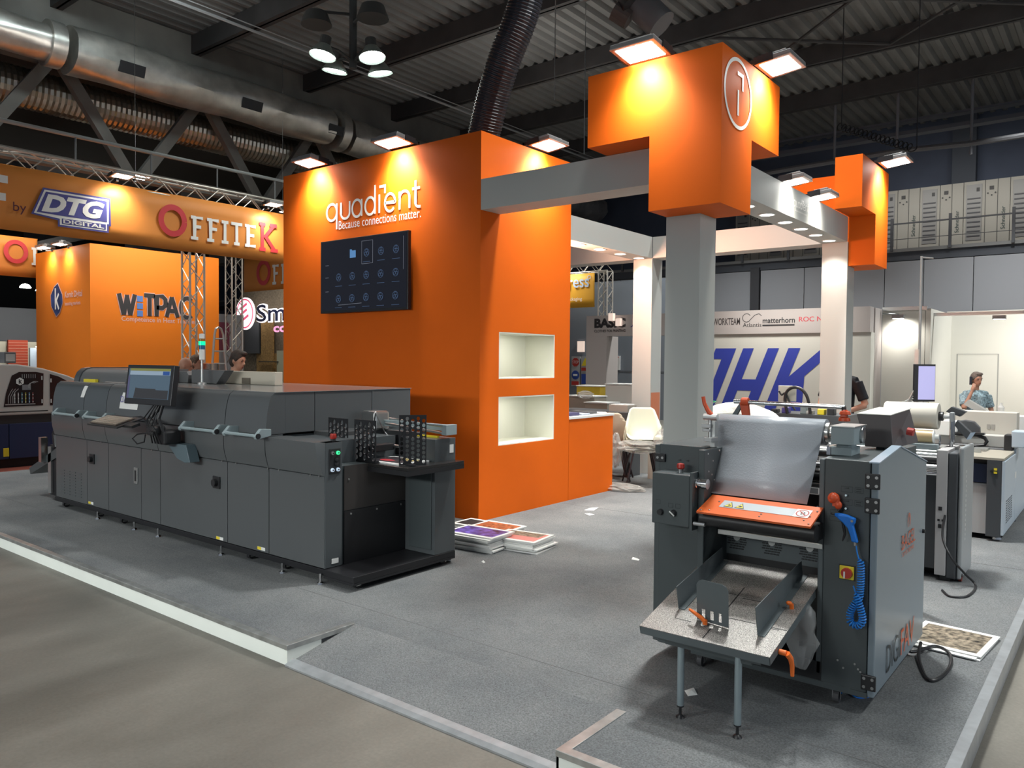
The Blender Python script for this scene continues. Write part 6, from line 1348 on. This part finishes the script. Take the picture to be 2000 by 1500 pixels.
for r_ in range(3):
    for k in range(6): b.box(KX+0.012, KX+0.014, 4.549+k*0.05, 4.563+k*0.05, 1.01+r_*0.055, 1.024+r_*0.055)
tag(b.build('valve_dots', PAPER, pr), kind='stuff')
for (y_, z_) in [(4.935, 1.38), (4.935, 1.02), (5.065, 1.34), (5.065, 1.02)]: MB().box(KX, KX+0.01, y_-0.008, y_+0.008, z_-0.03, z_+0.03).build('window_catch', PAPER, pr)
MB().box(KX+0.006, KX+0.011, 4.43, 4.84, 0.975, 0.99).build('window_rail', ALU, pr)
MB().box(KX+0.006, KX+0.010, 4.66, 4.78, 1.20, 1.28).build('head_unit', mat('dim_metal', (0.25, 0.25, 0.26), 0.4), pr)
MB().box(KX-0.002, KX+0.004, 4.35, 5.02, 0.865, 0.878).build('slot', BLACK, pr)
MB().box(KX, KX+0.004, 4.40, 4.475, 0.20, 0.33).build('warning_label', YEL, pr)
MB().box(-14.6, -14.2, 4.75, 4.92, 1.60, 1.78).build('small_screen', CHAR, pr, bevel=0.01)
MB().box(-14.195, -14.19, 4.77, 4.90, 1.63, 1.75).build('screen_glass', mat('grey_screen', (0.25, 0.25, 0.25), 0.3), pr)
struct(MB().box(-16.0, -12.75, -2, 6.6, 0.0, 0.02).build('red_carpet', mat('red_carpet', (0.36, 0.09, 0.06), 0.95)))
# drum-like machine behind people
dm = tag(MB().lathe([(0.0, 0.0), (0.29, 0.0), (0.29, 1.62), (0.0, 1.64)], (-12.0, 6.86, 0.0), 'z', 24).build('metal_drum', mat('drum_steel', (0.42, 0.36, 0.32), 0.25, 0.8), smooth=True), 'tall shiny steel drum beside the bald head', 'drum')
# ladder
ld = thing('step_ladder', 'aluminium ladder beside the orange corner wall and truss tower', 'ladder', (-15.0, 9.0, 0))
MB().tube([(-15.0, 9.30, 0), (-15.0, 9.10, 2.2), (-15.0, 9.05, 2.33), (-15.0, 8.98, 2.36)], 0.025, 8).build('rail', ALU, ld)
MB().tube([(-15.0, 8.72, 0), (-15.0, 8.90, 2.2), (-15.0, 8.93, 2.33), (-15.0, 8.98, 2.36)], 0.025, 8).build('rail', ALU, ld)
for k in range(8): MB().cyl((-15.0, 8.75+0.02*k, 0.3+k*0.26), (-15.0, 9.27-0.02*k, 0.3+k*0.26), 0.016, 6).build('rung', ALU, ld)
# wooden stand with round illuminated sign
os_ = thing('wooden_stand', 'wood board stand with glowing round pink emblem and dark blue lettering', 'stand', (-21.5, 16.2, 0))
OSB = mat('osb_board', (0.33, 0.20, 0.07), 0.8, noise=0.35, nscale=18); STN = mat('stone_clad_wall', (0.20, 0.16, 0.11), 0.9, noise=0.3, nscale=14)
MB().box(-25.5, -19.0, 16.2, 16.4, 1.2, 4.2).build('clad_wall', STN, os_)
MB().box(-24.4, -19.0, 16.1, 16.2, 0, 1.9).build('board', OSB, os_)
MB().box(-24.0, -23.3, 16.02, 16.08, 0, 3.0).build('board', OSB, os_)
MB().box(-25.0, -24.1, 16.0, 16.06, 1.9, 3.0).build('dark_panel', CHAR, os_)
MB().box(-22.9, -22.0, 15.9, 16.0, 0.0, 2.0).build('pale_board', mat('pale_green_board', (0.42, 0.42, 0.30), 0.7), os_)
MB().box(-23.9, -22.8, 15.85, 15.95, 1.6, 1.63).build('black_shelf', BLACK, os_)
PK = mat('pink_emblem', (0.6, 0.06, 0.12), 0.5, emis=(0.75, 0.10, 0.2), es=0.9)
GW = mat('glowing_white', (1, 1, 1), 0.5, emis=(1, 0.93, 0.93), es=1.1)
c_ = (-24.19, 15.5, 3.28)
MB().lathe([(0, 0.0), (0.56, 0.0), (0.56, 0.06), (0, 0.06)], c_, 'y', 36).build('round_sign', GW, os_)
strokes('sign_ring', [arc(0, 0, 0.49, 0, 360, 36)], 0.05, (c_[0], c_[1], c_[2]), EX, EZ, PK, os_, depth=0.01)
for (a, z) in [(-0.22, 0.20), (-0.22, 0.0), (-0.12, -0.20)]:
    strokes('sign_stripe', [[(a-0.05, z-0.05), (a+0.36, z+0.14)]], 0.09, (c_[0], c_[1], c_[2]), EX, EZ, PK, os_, depth=0.012)
text('sign_lettering_edge', 'Smart', (-23.50, 15.5, 2.93), EX, EZ, 3.45, 0.66, GW, os_, depth=0.0, bold=0.06)
text('sign_lettering', 'Smart', (-23.45, 15.5, 2.97), EX, EZ, 3.35, 0.58, mat('navy_sign', (0.01, 0.015, 0.06), 0.5), os_, depth=0.03, bold=0.01)
text('sign_lettering', 'color', (-22.50, 15.5, 2.60), EX, EZ, 1.7, 0.30, mat('pink_glow', (0.8, 0.3, 0.5), 0.5, emis=(0.9, 0.35, 0.6), es=0.9), os_, depth=0.01, bold=0.03)
lamp('sign_glow', 'AREA', (-21.5, 14.6, 4.5), (-22, 16.2, 2.0), 60, size=1.5)
# notice poster
tag(MB().box(-19.095, -19.06, 11.45, 11.75, 1.93, 2.68).build('poster', mat('crimson_poster', (0.25, 0.05, 0.09), 0.6)), 'small dark red posters left of the farther truss tower', 'poster')
tag(MB().box(-19.2, -19.1, 10.3, 12.2, 0.0, 2.9).build('panel', mat('pale_grey_panel', (0.36, 0.36, 0.38), 0.6)), 'pale grey panel between ladder and farther truss tower', 'panel')
# far left hall end
fl = thing('trade_stand', 'distant cream stand with brick-red wall, left edge', 'stand', (-30.5, 10.5, 0))
MB().box(-31.2, -31.0, 8.5, 11.0, 0, 2.25).build('cream_wall', mat('cream_wall', (0.55, 0.53, 0.42), 0.6), fl)
MB().box(-30.9, -30.8, 10.43, 11.05, 0, 2.3).build('brick_wall', mat('brick_red', (0.50, 0.07, 0.03), 0.7), fl)
b = MB()
for r in range(14):
    b.box(-30.79, -30.785, 10.43, 11.05, 0.9+r*0.1, 0.912+r*0.1)
tag(b.build('mortar_joint', mat('mortar', (0.7, 0.35, 0.25), 0.7), fl), kind='stuff')
MB().box(-31.2, -31.0, 11.06, 11.5, 0, 2.25).build('cream_wall', MATS['cream_wall'], fl)
f2 = thing('trade_stand', 'distant pale blue-grey stand with lit white panel, left background', 'stand', (-29.5, 11.2, 0))
MB().box(-29.6, -29.5, 10.65, 11.9, 0, 2.02).build('wall', mat('pale_blue_grey', (0.30, 0.36, 0.42), 0.6), f2)
MB().box(-29.49, -29.47, 10.85, 11.45, 1.45, 1.95).build('lit_panel', mat('lit_panel', (0.5, 0.6, 0.62), 0.5, emis=(0.45, 0.6, 0.62), es=0.5), f2)
for k, c__ in enumerate([(0.3, 0.05, 0.05), (0.05, 0.05, 0.06), (0.4, 0.4, 0.4), (0.06, 0.08, 0.1)]):
    MB().box(-29.45, -29.3, 10.75+k*0.22, 10.93+k*0.22, 0.9, 1.30).build('exhibit', mat('exhibit_'+'abcd'[k], c__, 0.6), f2)
for (y, z) in [(10.75, 2.04), (11.15, 2.04)]: MB().box(-29.3, -29.1, y, y+0.15, z, z+0.03).build('lamp', LED, f2)
lamp('far_light', 'AREA', (-28, 10.5, 3.2), (-31, 10.5, 1.5), 60, size=1)
tag(MB().box(-33.2, -33.0, 9.5, 12.6, 2.3, 3.55).build('backdrop', mat('grey_backdrop', (0.22, 0.23, 0.25), 0.8)), 'plain grey backdrop high behind the distant stands, left edge', 'backdrop')
# cluster of far hall lamps
fc = thing('lamp_cluster', 'distant cluster of four lit hall lamps at left edge under the banner', 'lamp', (-30, 11.0, 4.3))
for (y, z) in [(10.7, 4.1), (11.2, 4.02), (11.5, 4.12), (11.9, 4.05)]:
    MB().lathe([(0, 0), (0.18, 0), (0.12, 0.10), (0, 0.14)], (-30, y, z), 'z', 14).build('lamp_disc', LED, fc)
MB().cyl((-30, 11.3, 4.2), (-30, 11.3, 8.9), 0.05, 8).build('pole', BLACK, fc)
# second orange-yellow banner behind the tower, right
BAN_ = BAN; BAN = mat('yellow_orange_banner_cloth', (0.80, 0.40, 0.03), 0.6, bump=0.15, bscale=2.5)
b5_ = banner('banner', (-15.0, 19.5, 3.32), EX, 2.60, 1.0, 'yellow-orange banner with pale blue bubble lettering, right of tower')
text('lettering', 'press', (-13.56, 19.47, 3.80), EX, EZ, 0.98, 0.36, mat('pale_blue_print', (0.50, 0.62, 0.78), 0.5), b5_, bold=0.012)
text('lettering', 'packaging', (-13.38, 19.47, 3.50), EX, EZ, 0.56, 0.13, LETTER, b5_)
strokes('lettering', [arc(0, 0, 0.05, 0, 360, 12)], 0.02, (-12.58, 19.47, 4.2), EX, EZ, MATS['pale_blue_print'], b5_)
truss((-12.15, 19.7, 0.0), (-12.15, 19.7, 4.36), 0.3, 'truss tower holding the yellow-orange banner', step=0.26)
truss((-15.0, 19.7, 4.52), (-12.0, 19.7, 4.52), 0.3, 'horizontal truss above the yellow-orange banner', step=0.26)
lamp('banner_light', 'AREA', (-13.6, 18.9, 4.9), (-13.6, 19.5, 3.6), 40, size=0.6)
# ================================================================ CEILING SERVICES
FOIL = mat('foil_duct', (0.66, 0.63, 0.58), 0.33, 0.85, noise=0.25, nscale=2.5, bump=0.4, bscale=6)
du = thing('air_duct', 'large shiny foil air duct running under the precast girder', 'duct', (-15.9, 9.0, 7.0))
def ductprof(y0, y1, x, z, r, m_, name, parent, wob=0.03, n=24, step=0.25, seed=1):
    random.seed(seed); rings = []; y = y0
    while y <= y1+1e-6:
        rings.append([(x+(r+wob*math.sin(y*3.1+2.0*math.cos(i*0.9))*0.5)*math.cos(2*PI*i/n), y, z+(r+wob*math.sin(y*2.3+i*0.8)*0.5)*math.sin(2*PI*i/n)) for i in range(n)]); y += step
    b = MB(); b.sweep(rings); return b.build(name, m_, parent, smooth=True)
ductprof(-5.5, 6.0, -15.8, 7.50, 0.33, FOIL, 'duct_section', du)
ductprof(6.0, 6.4, -15.8, 7.50, 0.42, FOIL, 'duct_collar', du, wob=0.01)
ductprof(6.4, 12.6, -15.8, 7.48, 0.45, FOIL, 'duct_section', du, wob=0.05)
ductprof(12.6, 13.0, -15.8, 7.45, 0.50, FOIL, 'duct_collar', du, wob=0.01)
ductprof(13.0, 25.0, -15.8, 7.40, 0.44, FOIL, 'duct_section', du, wob=0.05)
for y in (-3.0, 2.2, 7.15, 9.8, 12.15, 14.8, 17.5):
    a = math.radians(-20)
    g_ = MB(Matrix.Translation((-15.8, y, 7.48)) @ Matrix.Rotation(-a-0.0, 4, 'Y')); g_.box(0.435, 0.462, 0, 0.50, -0.11, 0.11); g_.build('grille', BLACK, du)
rd = thing('air_duct', 'ribbed steel air duct behind the lattice girder', 'duct', (-17.4, 9.0, 6.7))
rings = []; y = -5.5; n = 22
while y < 25:
    for dr in (0.0, 0.022): 
        rings.append([(-17.5+(0.38+dr)*math.cos(2*PI*i/n), y, 7.08+(0.38+dr)*math.sin(2*PI*i/n)) for i in range(n)]); y += 0.055
b = MB(); b.sweep(rings); b.build('duct_section', mat('ribbed_duct_steel', (0.52, 0.49, 0.42), 0.3, 0.9), rd, smooth=False)
tag(MB().cyl((-14.18, -5.5, 5.47), (-14.18, 25.5, 5.47), 0.035, 8).build('pipe', mat('galvanised_pipe', (0.35, 0.37, 0.37), 0.4, 0.7), smooth=True), 'long straight steel pipe below the foil duct', 'pipe')
for y, q_ in ((5.85, 'left, above the blue logo'), (7.16, 'left of the gap, above the lit floodlight pair'), (8.48, 'above the F letters'), (9.8, 'above the red K')): tag(MB().cyl((-14.18, y, 5.0), (-14.18, y, 5.47), 0.016, 6).build('hanging_chain', mat('chain_grey', (0.2, 0.2, 0.2), 0.5, 0.5)), 'thin chain below the steel pipe, '+q_, 'chain', 'chains below the steel pipe')
tag(MB().cyl((-14.0, -5.5, 8.30), (-14.0, 25.5, 8.30), 0.03, 6).cyl((-13.9, -5.5, 8.36), (-13.9, 25.5, 8.36), 0.012, 6).build('cable_conduit', mat('conduit_grey', (0.26, 0.26, 0.26), 0.5)), 'long thin conduit running under the roof beside the lamp cluster', 'conduit')
# four-lamp cluster
lc = thing('lamp_cluster', 'cluster of four bright round hall lamps on a dark pole', 'lamp', (-11.33, 9.50, 8.9))
DK = mat('dark_lamp_housing', (0.05, 0.055, 0.055), 0.5)
MB().cyl((-11.33, 9.50, 7.05), (-11.33, 9.50, 8.9), 0.07, 12).build('pole', DK, lc)
for (x, y, tx, ty) in [(-11.45, 8.90, -0.1, -0.30), (-10.80, 9.50, 0.30, -0.05), (-11.88, 9.52, -0.30, 0.0), (-11.28, 10.12, 0.05, 0.30)]:
    M = Matrix.Translation((x, y, 7.12)) @ Matrix.Rotation(ty*0.6, 4, 'X') @ Matrix.Rotation(-tx*0.6, 4, 'Y')
    MB(M).lathe([(0.05, 0.22), (0.12, 0.20), (0.235, 0.02), (0.245, 0.0), (0.235, 0.0), (0.10, 0.17), (0.05, 0.19)], (0, 0, 0), 'z', 24, closed=True).build('lamp_reflector', mat('green_grey_reflector', (0.30, 0.36, 0.33), 0.3, 0.4), lc, smooth=True)
    MB(M).lathe([(0.0, 0.030), (0.215, 0.030), (0.20, 0.036), (0.0, 0.036)], (0, 0, 0), 'z', 24).build('lamp_glass', mat('lit_high_bay', (1, 1, 1), 0.5, emis=(0.93, 1.0, 0.95), es=30), lc)
    MB().tube([(-11.33, 9.50, 7.18), ((x-11.33)/2, (y+9.5)/2, 7.30), (x, y, 7.32)], 0.03, 6).build('lamp_arm', DK, lc)
    MB(M).cyl((0, 0, 0.20), (0, 0, 0.36), 0.10, 12).build('ballast', DK, lc)
for (x, y, z) in [(-10.45, 9.2, 7.62), (-11.75, 9.0, 7.78)]:
    MB().lathe([(0.03, 0.25), (0.20, 0.22), (0.28, 0.0), (0.0, 0.0)], (x, y, z), 'z', 16).build('unlit_lamp', DK, lc, smooth=True)
    MB().tube([(-11.33, 9.5, z+0.25), (x, y, z+0.25)], 0.03, 6).build('lamp_arm', DK, lc)
lamp('cluster_light', 'SPOT', (-11.33, 9.5, 7.0), (-11.33, 9.5, 0), 400, size=0.5, color=(0.95, 1, 0.96), spot=math.radians(150), blend=0.6)
# black spiral hose rising behind tower
hs = []; pts = catmull([Vector(p) for p in [(-5.85, 6.72, 3.955), (-5.60, 6.65, 4.55), (-5.38, 6.6, 4.95), (-5.12, 6.6, 5.45), (-4.9, 6.55, 6.2), (-4.8, 6.5, 7.3), (-4.8, 6.5, 8.4)]], 16)
rings_p = []; rings_r = []
acc = 0
fine = []
for i in range(len(pts)-1):
    seg = (pts[i+1]-pts[i]).length; k = max(1, int(seg/0.0075))
    for j in range(k): fine.append(pts[i].lerp(pts[i+1], j/k))
for i, p in enumerate(fine): rings_p.append(p); rings_r.append(0.182 if i % 4 < 2 else 0.174)
t = tag(MB().tube(rings_p, rings_r, 18).build('spiral_hose', mat('black_hose', (0.012, 0.013, 0.02), 0.38)), 'thick black ribbed hose rising behind the orange tower to the roof', 'hose')
# projector-like duct outlets under the roof
ot = thing('roof_fan', 'dark round roof fan unit hanging under the roof above the near sign', 'fan', (-5.1, 9.0, 6.2))
b = MB(); b.cyl((-5.45, 8.9, 6.75), (-4.82, 9.1, 6.02), 0.20, 18); b.build('fan_tube', mat('grey_fan', (0.10, 0.105, 0.11), 0.5), ot, smooth=True)
MB().cyl((-5.36, 8.85, 6.28), (-5.20, 8.95, 6.15), 0.14, 18).build('fan_outlet', mat('brown_outlet', (0.06, 0.05, 0.045), 0.6), ot)
MB().cyl((-5.30, 8.9, 6.60), (-5.08, 8.9, 6.28), 0.19, 18).build('dark_band', BLACKP, ot, smooth=True)
MB().tube([(-5.45, 8.9, 6.75), (-5.9, 8.9, 6.72), (-6.3, 8.9, 6.9), (-6.5, 8.9, 8.9)], 0.16, 14).build('connecting_pipe', MATS['grey_fan'], ot, smooth=True)
# rods, cable tray and pipes near back wall
for (x, z, q_) in [(-6.41, 7.1, 'leftmost thin rod hanging from the roof, above far corner sign'), (-4.86, 6.95, 'middle thin rod hanging from the roof, above the far floodlight'), (-3.19, 6.85, 'rightmost thin rod hanging from the roof')]:
    tag(MB().cyl((x, 22.0, z), (x, 22.0, 8.9), 0.035, 8).build('hanging_rod', mat('rod_grey', (0.17, 0.17, 0.19), 0.5)), q_, 'rod', 'roof rods')
tag(MB().tube([(-12, 22.0, 7.0), (-7.5, 22.0, 7.15), (-4.86, 22.0, 7.2), (-3.19, 22.0, 7.12), (4, 22.0, 7.2)], 0.07, 8).build('pipe', mat('pale_pipe', (0.13, 0.13, 0.14), 0.5), smooth=True), 'grey pipe hung on rods in front of the back wall', 'pipe')
for (z, y, h) in [(7.75, 22.6, 0.10), (8.15, 22.8, 0.06)]:
    tag(MB().box(-15, 8, y, y+0.3, z, z+h).build('cable_tray', mat('tray_blue_grey', (0.085, 0.09, 0.11), 0.6)), ('lower' if z < 8 else 'upper')+' long cable tray under the roof by the back wall', 'cable tray')
struct(MB().box(-4.2, -3.6, 25.7, 26.0, 6.8, 8.9).build('wall_pilaster', mat('pilaster', (0.06, 0.07, 0.09), 0.8)))
b = MB(); pts = []
for i in range(240):
    a = i*0.45; q = i/239; pts.append((-4.6+1.35*q+0.06*math.cos(a), 16.0+0.06*math.sin(a), 6.35-0.65*q+0.08*math.sin(a)))
b.tube([pts[0], (pts[0][0], pts[0][1], 8.9)], 0.01, 5); b.tube([pts[-1], (pts[-1][0], pts[-1][1], 8.9)], 0.01, 5)
tag(b.tube(pts, 0.012, 5).build('coiled_cable', BLACKP), 'dark coiled cable hanging between the two orange corner signs', 'cable')
tag(MB().box(-7.62, -7.45, 10.5, 10.62, 6.0, 6.08).build('hanging_box', ALU).parent and None or bpy.data.objects[-1] if False else MB().cyl((-7.53, 10.55, 6.0), (-7.53, 10.55, 8.9), 0.008, 5).build('hanging_wire', STEEL), 'thin wire hanging from the roof right of the spiral hose', 'wire')
tag(MB().cyl((-6.05, 9.2, 4.6), (-6.05, 9.2, 8.8), 0.006, 5).build('hanging_wire', STEEL), 'thin wire hanging from the roof beside the plain beam', 'wire')

# ================================================================ PEOPLE
def rem(b, name, m_, parent, vox=0.010, sm=6):
    o = b.build(name, m_, parent, smooth=True)
    r = o.modifiers.new('remesh', 'REMESH'); r.mode = 'VOXEL'; r.voxel_size = vox; r.use_smooth_shade = True
    s = o.modifiers.new('smooth', 'SMOOTH'); s.iterations = sm; s.factor = 0.5
    return o
HAIRB = mat('dark_brown_hair', (0.035, 0.022, 0.016), 0.7, noise=0.4, nscale=40); HAIRG = mat('grey_hair', (0.16, 0.13, 0.11), 0.75, noise=0.4, nscale=40)
EYEW = mat('eye_dark', (0.02, 0.015, 0.012), 0.3); LIP = mat('lips', (0.36, 0.13, 0.10), 0.5)
def person(label, loc, rotz, H, arms, shirt, pants, hair=None, bald=False, lean=0.0, headturn=0.0, headtilt=0.0, beard=False, sleeve='short', skin=SKIN):
    t = thing('person', label, 'person', loc)
    k = H/1.78
    M = Matrix.Translation(loc) @ Matrix.Rotation(rotz, 4, 'Z') @ Matrix.Scale(k, 4)
    ML = M @ Matrix.Translation((0, 0, 0.98)) @ Matrix.Rotation(lean, 4, 'X') @ Matrix.Translation((0, 0, -0.98))
    MH = ML @ Matrix.Translation((0, 0.0, 1.50)) @ Matrix.Rotation(headturn, 4, 'Z') @ Matrix.Rotation(headtilt, 4, 'X') @ Matrix.Translation((0, 0, -1.50))
    b = MB(M)
    for s_ in (-1, 1): # legs
        b.tube([(s_*0.09, 0.0, 0.95), (s_*0.10, -0.01, 0.50), (s_*0.10, 0.02, 0.09)], [0.085, 0.058, 0.042], 10)
        b.ell((s_*0.10, -0.05, 0.045), (0.045, 0.13, 0.045))
    b.M = ML
    b.tube([(0, 0, 0.90), (0, 0, 1.05), (0, -0.01, 1.22), (0, 0, 1.36), (0, 0.01, 1.44)], [0.13, 0.125, 0.145, 0.14, 0.07], 14)
    b.tube([(-0.17, 0.005, 1.385), (0, 0, 1.40), (0.17, 0.005, 1.385)], [0.055, 0.075, 0.055], 10)
    b.tube([(0, 0.015, 1.40), (0, 0.0, 1.56)], [0.062, 0.055], 10)
    for (sx, el, wr, hd) in arms:
        sh = Vector((sx*0.19, 0.005, 1.385)); el = Vector(el); wr = Vector(wr); hd = Vector(hd).normalized()
        b.tube([sh, sh.lerp(el, 0.5), el], [0.055, 0.047, 0.039], 10); b.tube([el, el.lerp(wr, 0.4), wr], [0.040, 0.036, 0.025], 10)
        # hand: palm, four fingers, thumb
        side = hd.cross(Vector((0, 1, 0.2))).normalized(); nrm = side.cross(hd)
        pc = wr + hd*0.05
        b.tube([wr, wr+hd*0.03, wr+hd*0.085], [0.024, 0.036, 0.034], 8)
        for fi, (off, ln) in enumerate([(-0.030, 0.062), (-0.010, 0.072), (0.010, 0.068), (0.029, 0.052)]):
            p0 = wr+hd*0.085+side*off; p1 = p0+hd*ln*0.5+nrm*0.008; p2 = p1+hd*ln*0.35+nrm*0.028
            b.tube([p0, p1, p2], [0.0095, 0.009, 0.0075], 6)
        b.tube([wr+hd*0.03-side*0.03, wr+hd*0.06-side*0.06+nrm*0.01, wr+hd*0.085-side*0.062+nrm*0.03], [0.012, 0.010, 0.008], 6)
    b.M = MH
    b.ell((0, 0.0, 1.665), (0.074, 0.092, 0.105), 18, 14)          # cranium
    b.ell((0, -0.035, 1.605), (0.055, 0.058, 0.075), 14, 10)         # face and jaw
    b.ell((0, -0.068, 1.565), (0.028, 0.022, 0.022), 10, 8)         # chin
    b.ell((0, -0.100, 1.625), (0.013, 0.020, 0.020), 8, 6)         # nose
    b.ell((0, -0.090, 1.650), (0.009, 0.012, 0.026), 8, 6)
    b.ell((0, -0.082, 1.678), (0.048, 0.014, 0.010), 10, 6)         # brow
    for s_ in (-1, 1): b.ell((s_*0.076, 0.008, 1.635), (0.010, 0.018, 0.030), 8, 6)   # ears
    b.ell((0, -0.086, 1.590), (0.022, 0.010, 0.010), 8, 6)
    body = rem(b, 'body', skin, t)
    for s_ in (-1, 1):
        MB(MH).ell((s_*0.030, -0.083, 1.655), (0.012, 0.008, 0.006), 8, 6).build('eye', EYEW, body, smooth=True)
        MB(MH).ell((s_*0.031, -0.090, 1.679), (0.020, 0.006, 0.0045), 8, 6).build('eyebrow', hair or HAIRG, body, smooth=True)
    MB(MH).ell((0, -0.092, 1.588), (0.022, 0.006, 0.005), 8, 6).build('mouth', LIP, body, smooth=True)
    # shirt
    b = MB(ML)
    b.tube([(0, 0, 0.86), (0, 0, 1.05), (0, -0.01, 1.22), (0, 0, 1.36), (0, 0.01, 1.44)], [0.155, 0.145, 0.16, 0.155, 0.08], 16)
    b.tube([(-0.19, 0.005, 1.385), (0, 0, 1.405), (0.19, 0.005, 1.385)], [0.068, 0.085, 0.068], 12)
    for (sx, el, wr, hd) in arms:
        sh = Vector((sx*0.19, 0.005, 1.385)); el = Vector(el); wr = Vector(wr)
        if sleeve == 'long': b.tube([sh, el, wr.lerp(el, 0.08)], [0.067, 0.052, 0.038], 12)
        else: b.tube([sh, sh.lerp(el, 0.55), sh.lerp(el, 0.78)], [0.068, 0.066, 0.068], 12)
    rem(b, 'shirt', shirt, t, 0.012, 5)
    b = MB(M)
    for s_ in (-1, 1): b.tube([(s_*0.08, 0.0, 0.98), (s_*0.10, -0.01, 0.52), (s_*0.10, 0.02, 0.10)], [0.12, 0.082, 0.068], 12)
    b.tube([(0, 0, 0.86), (0, 0, 0.99)], [0.155, 0.15], 14)
    rem(b, 'trousers', pants, t, 0.014, 5)
    for s_ in (-1, 1): MB(M).ell((s_*0.10, -0.055, 0.05), (0.052, 0.145, 0.05)).build('shoe', BLACKP, t, smooth=True)
    if hair and not bald:
        b = MB(MH); b.ell((0, 0.014, 1.690), (0.083, 0.096, 0.098), 18, 14); b.ell((0, 0.045, 1.63), (0.078, 0.062, 0.085), 14, 10); b.ell((0.01, -0.055, 1.750), (0.058, 0.042, 0.030), 12, 8)
        for s_ in (-1, 1): b.ell((s_*0.07, -0.01, 1.675), (0.014, 0.03, 0.04), 8, 6)
        rem(b, 'hair', hair, t, 0.009, 3)
    return t
arms_rest = [(-1, (-0.25, 0.03, 1.12), (-0.22, -0.14, 0.92), (0.1, -0.5, -0.6)), (1, (0.25, 0.03, 1.12), (0.22, -0.14, 0.92), (-0.1, -0.5, -0.6))]
# faces point to local -Y; rotz turns that towards the right of the picture
person('dark-haired person in pale shirt looking down, behind the grey inserter', (-8.98, 5.62, 0.0), math.radians(110), 1.82, arms_rest, mat('pale_grey_shirt', (0.42, 0.40, 0.35), 0.8), CHAR, hair=HAIRB, headtilt=0.25, sleeve='long')
person('bald person facing right, only head seen over the grey inserter', (-10.42, 5.70, 0.0), math.radians(150), 1.73, arms_rest, mat('brown_shirt', (0.10, 0.07, 0.05), 0.8), CHAR, hair=None, bald=True, headtilt=0.2)
person('brown-haired person whose top of head shows behind the bald one', (-11.38, 6.45, 0.0), math.radians(120), 1.76, arms_rest, mat('brown_shirt', (0.10, 0.07, 0.05), 0.8), CHAR, hair=mat('brown_hair', (0.13, 0.08, 0.05), 0.7, noise=0.4, nscale=40))
ta = [(-1, (-0.27, -0.02, 1.12), (-0.15, -0.26, 0.98), (0.3, -0.9, -0.2)), (1, (0.30, 0.02, 1.10), (0.10, -0.24, 0.99), (-0.6, -0.8, -0.1))]
person('person in black T-shirt bending an arm, half hidden by the far column', (-3.03, 10.95, 0.0), math.radians(-12), 1.88, ta, mat('black_tshirt', (0.012, 0.013, 0.018), 0.8), CHAR, hair=HAIRB, lean=0.0, headtilt=0.3)
pa = [(-1, (-0.24, -0.16, 1.16), (-0.12, -0.17, 1.46), (0.35, 0.15, 0.9)), (1, (0.26, 0.0, 1.12), (0.2, -0.18, 0.95), (-0.1, -0.9, -0.3))]
ph = person('grey-haired person in patterned blue shirt holding a phone to the ear', (-1.86, 13.8, 0.0), math.radians(30), 1.60, pa, mat('patterned_blue_shirt', (0.26, 0.36, 0.40), 0.8, noise=0.7, nscale=45), CHAR, hair=HAIRG, headturn=0.25, headtilt=0.1)
MB(Matrix.Translation((-1.86, 13.8, 0.0)) @ Matrix.Rotation(math.radians(30), 4, 'Z') @ Matrix.Scale(1.60/1.78, 4)).box(-0.105, -0.09, -0.08, -0.01, 1.56, 1.70).build('mobile_phone', BLACKP) and tag(bpy.data.objects['mobile_phone'], 'dark mobile phone held at the ear of the grey-haired person', 'phone')
tag(MB().lathe([(0.0, 0.0), (0.035, 0.0), (0.04, 0.10), (0.018, 0.13), (0.012, 0.16), (0.0, 0.16)], (-1.30, 11.8, 1.06), 'z', 12).build('spray_bottle', mat('clear_bottle', (0.7, 0.7, 0.68), 0.2, alpha=0.5), smooth=True), 'small clear spray bottle right of the person on the phone', 'bottle')
tag(MB().box(-1.9, -0.9, 11.6, 12.0, 0.0, 1.06).build('counter', WHITE), 'white counter carrying the clear spray bottle', 'counter')
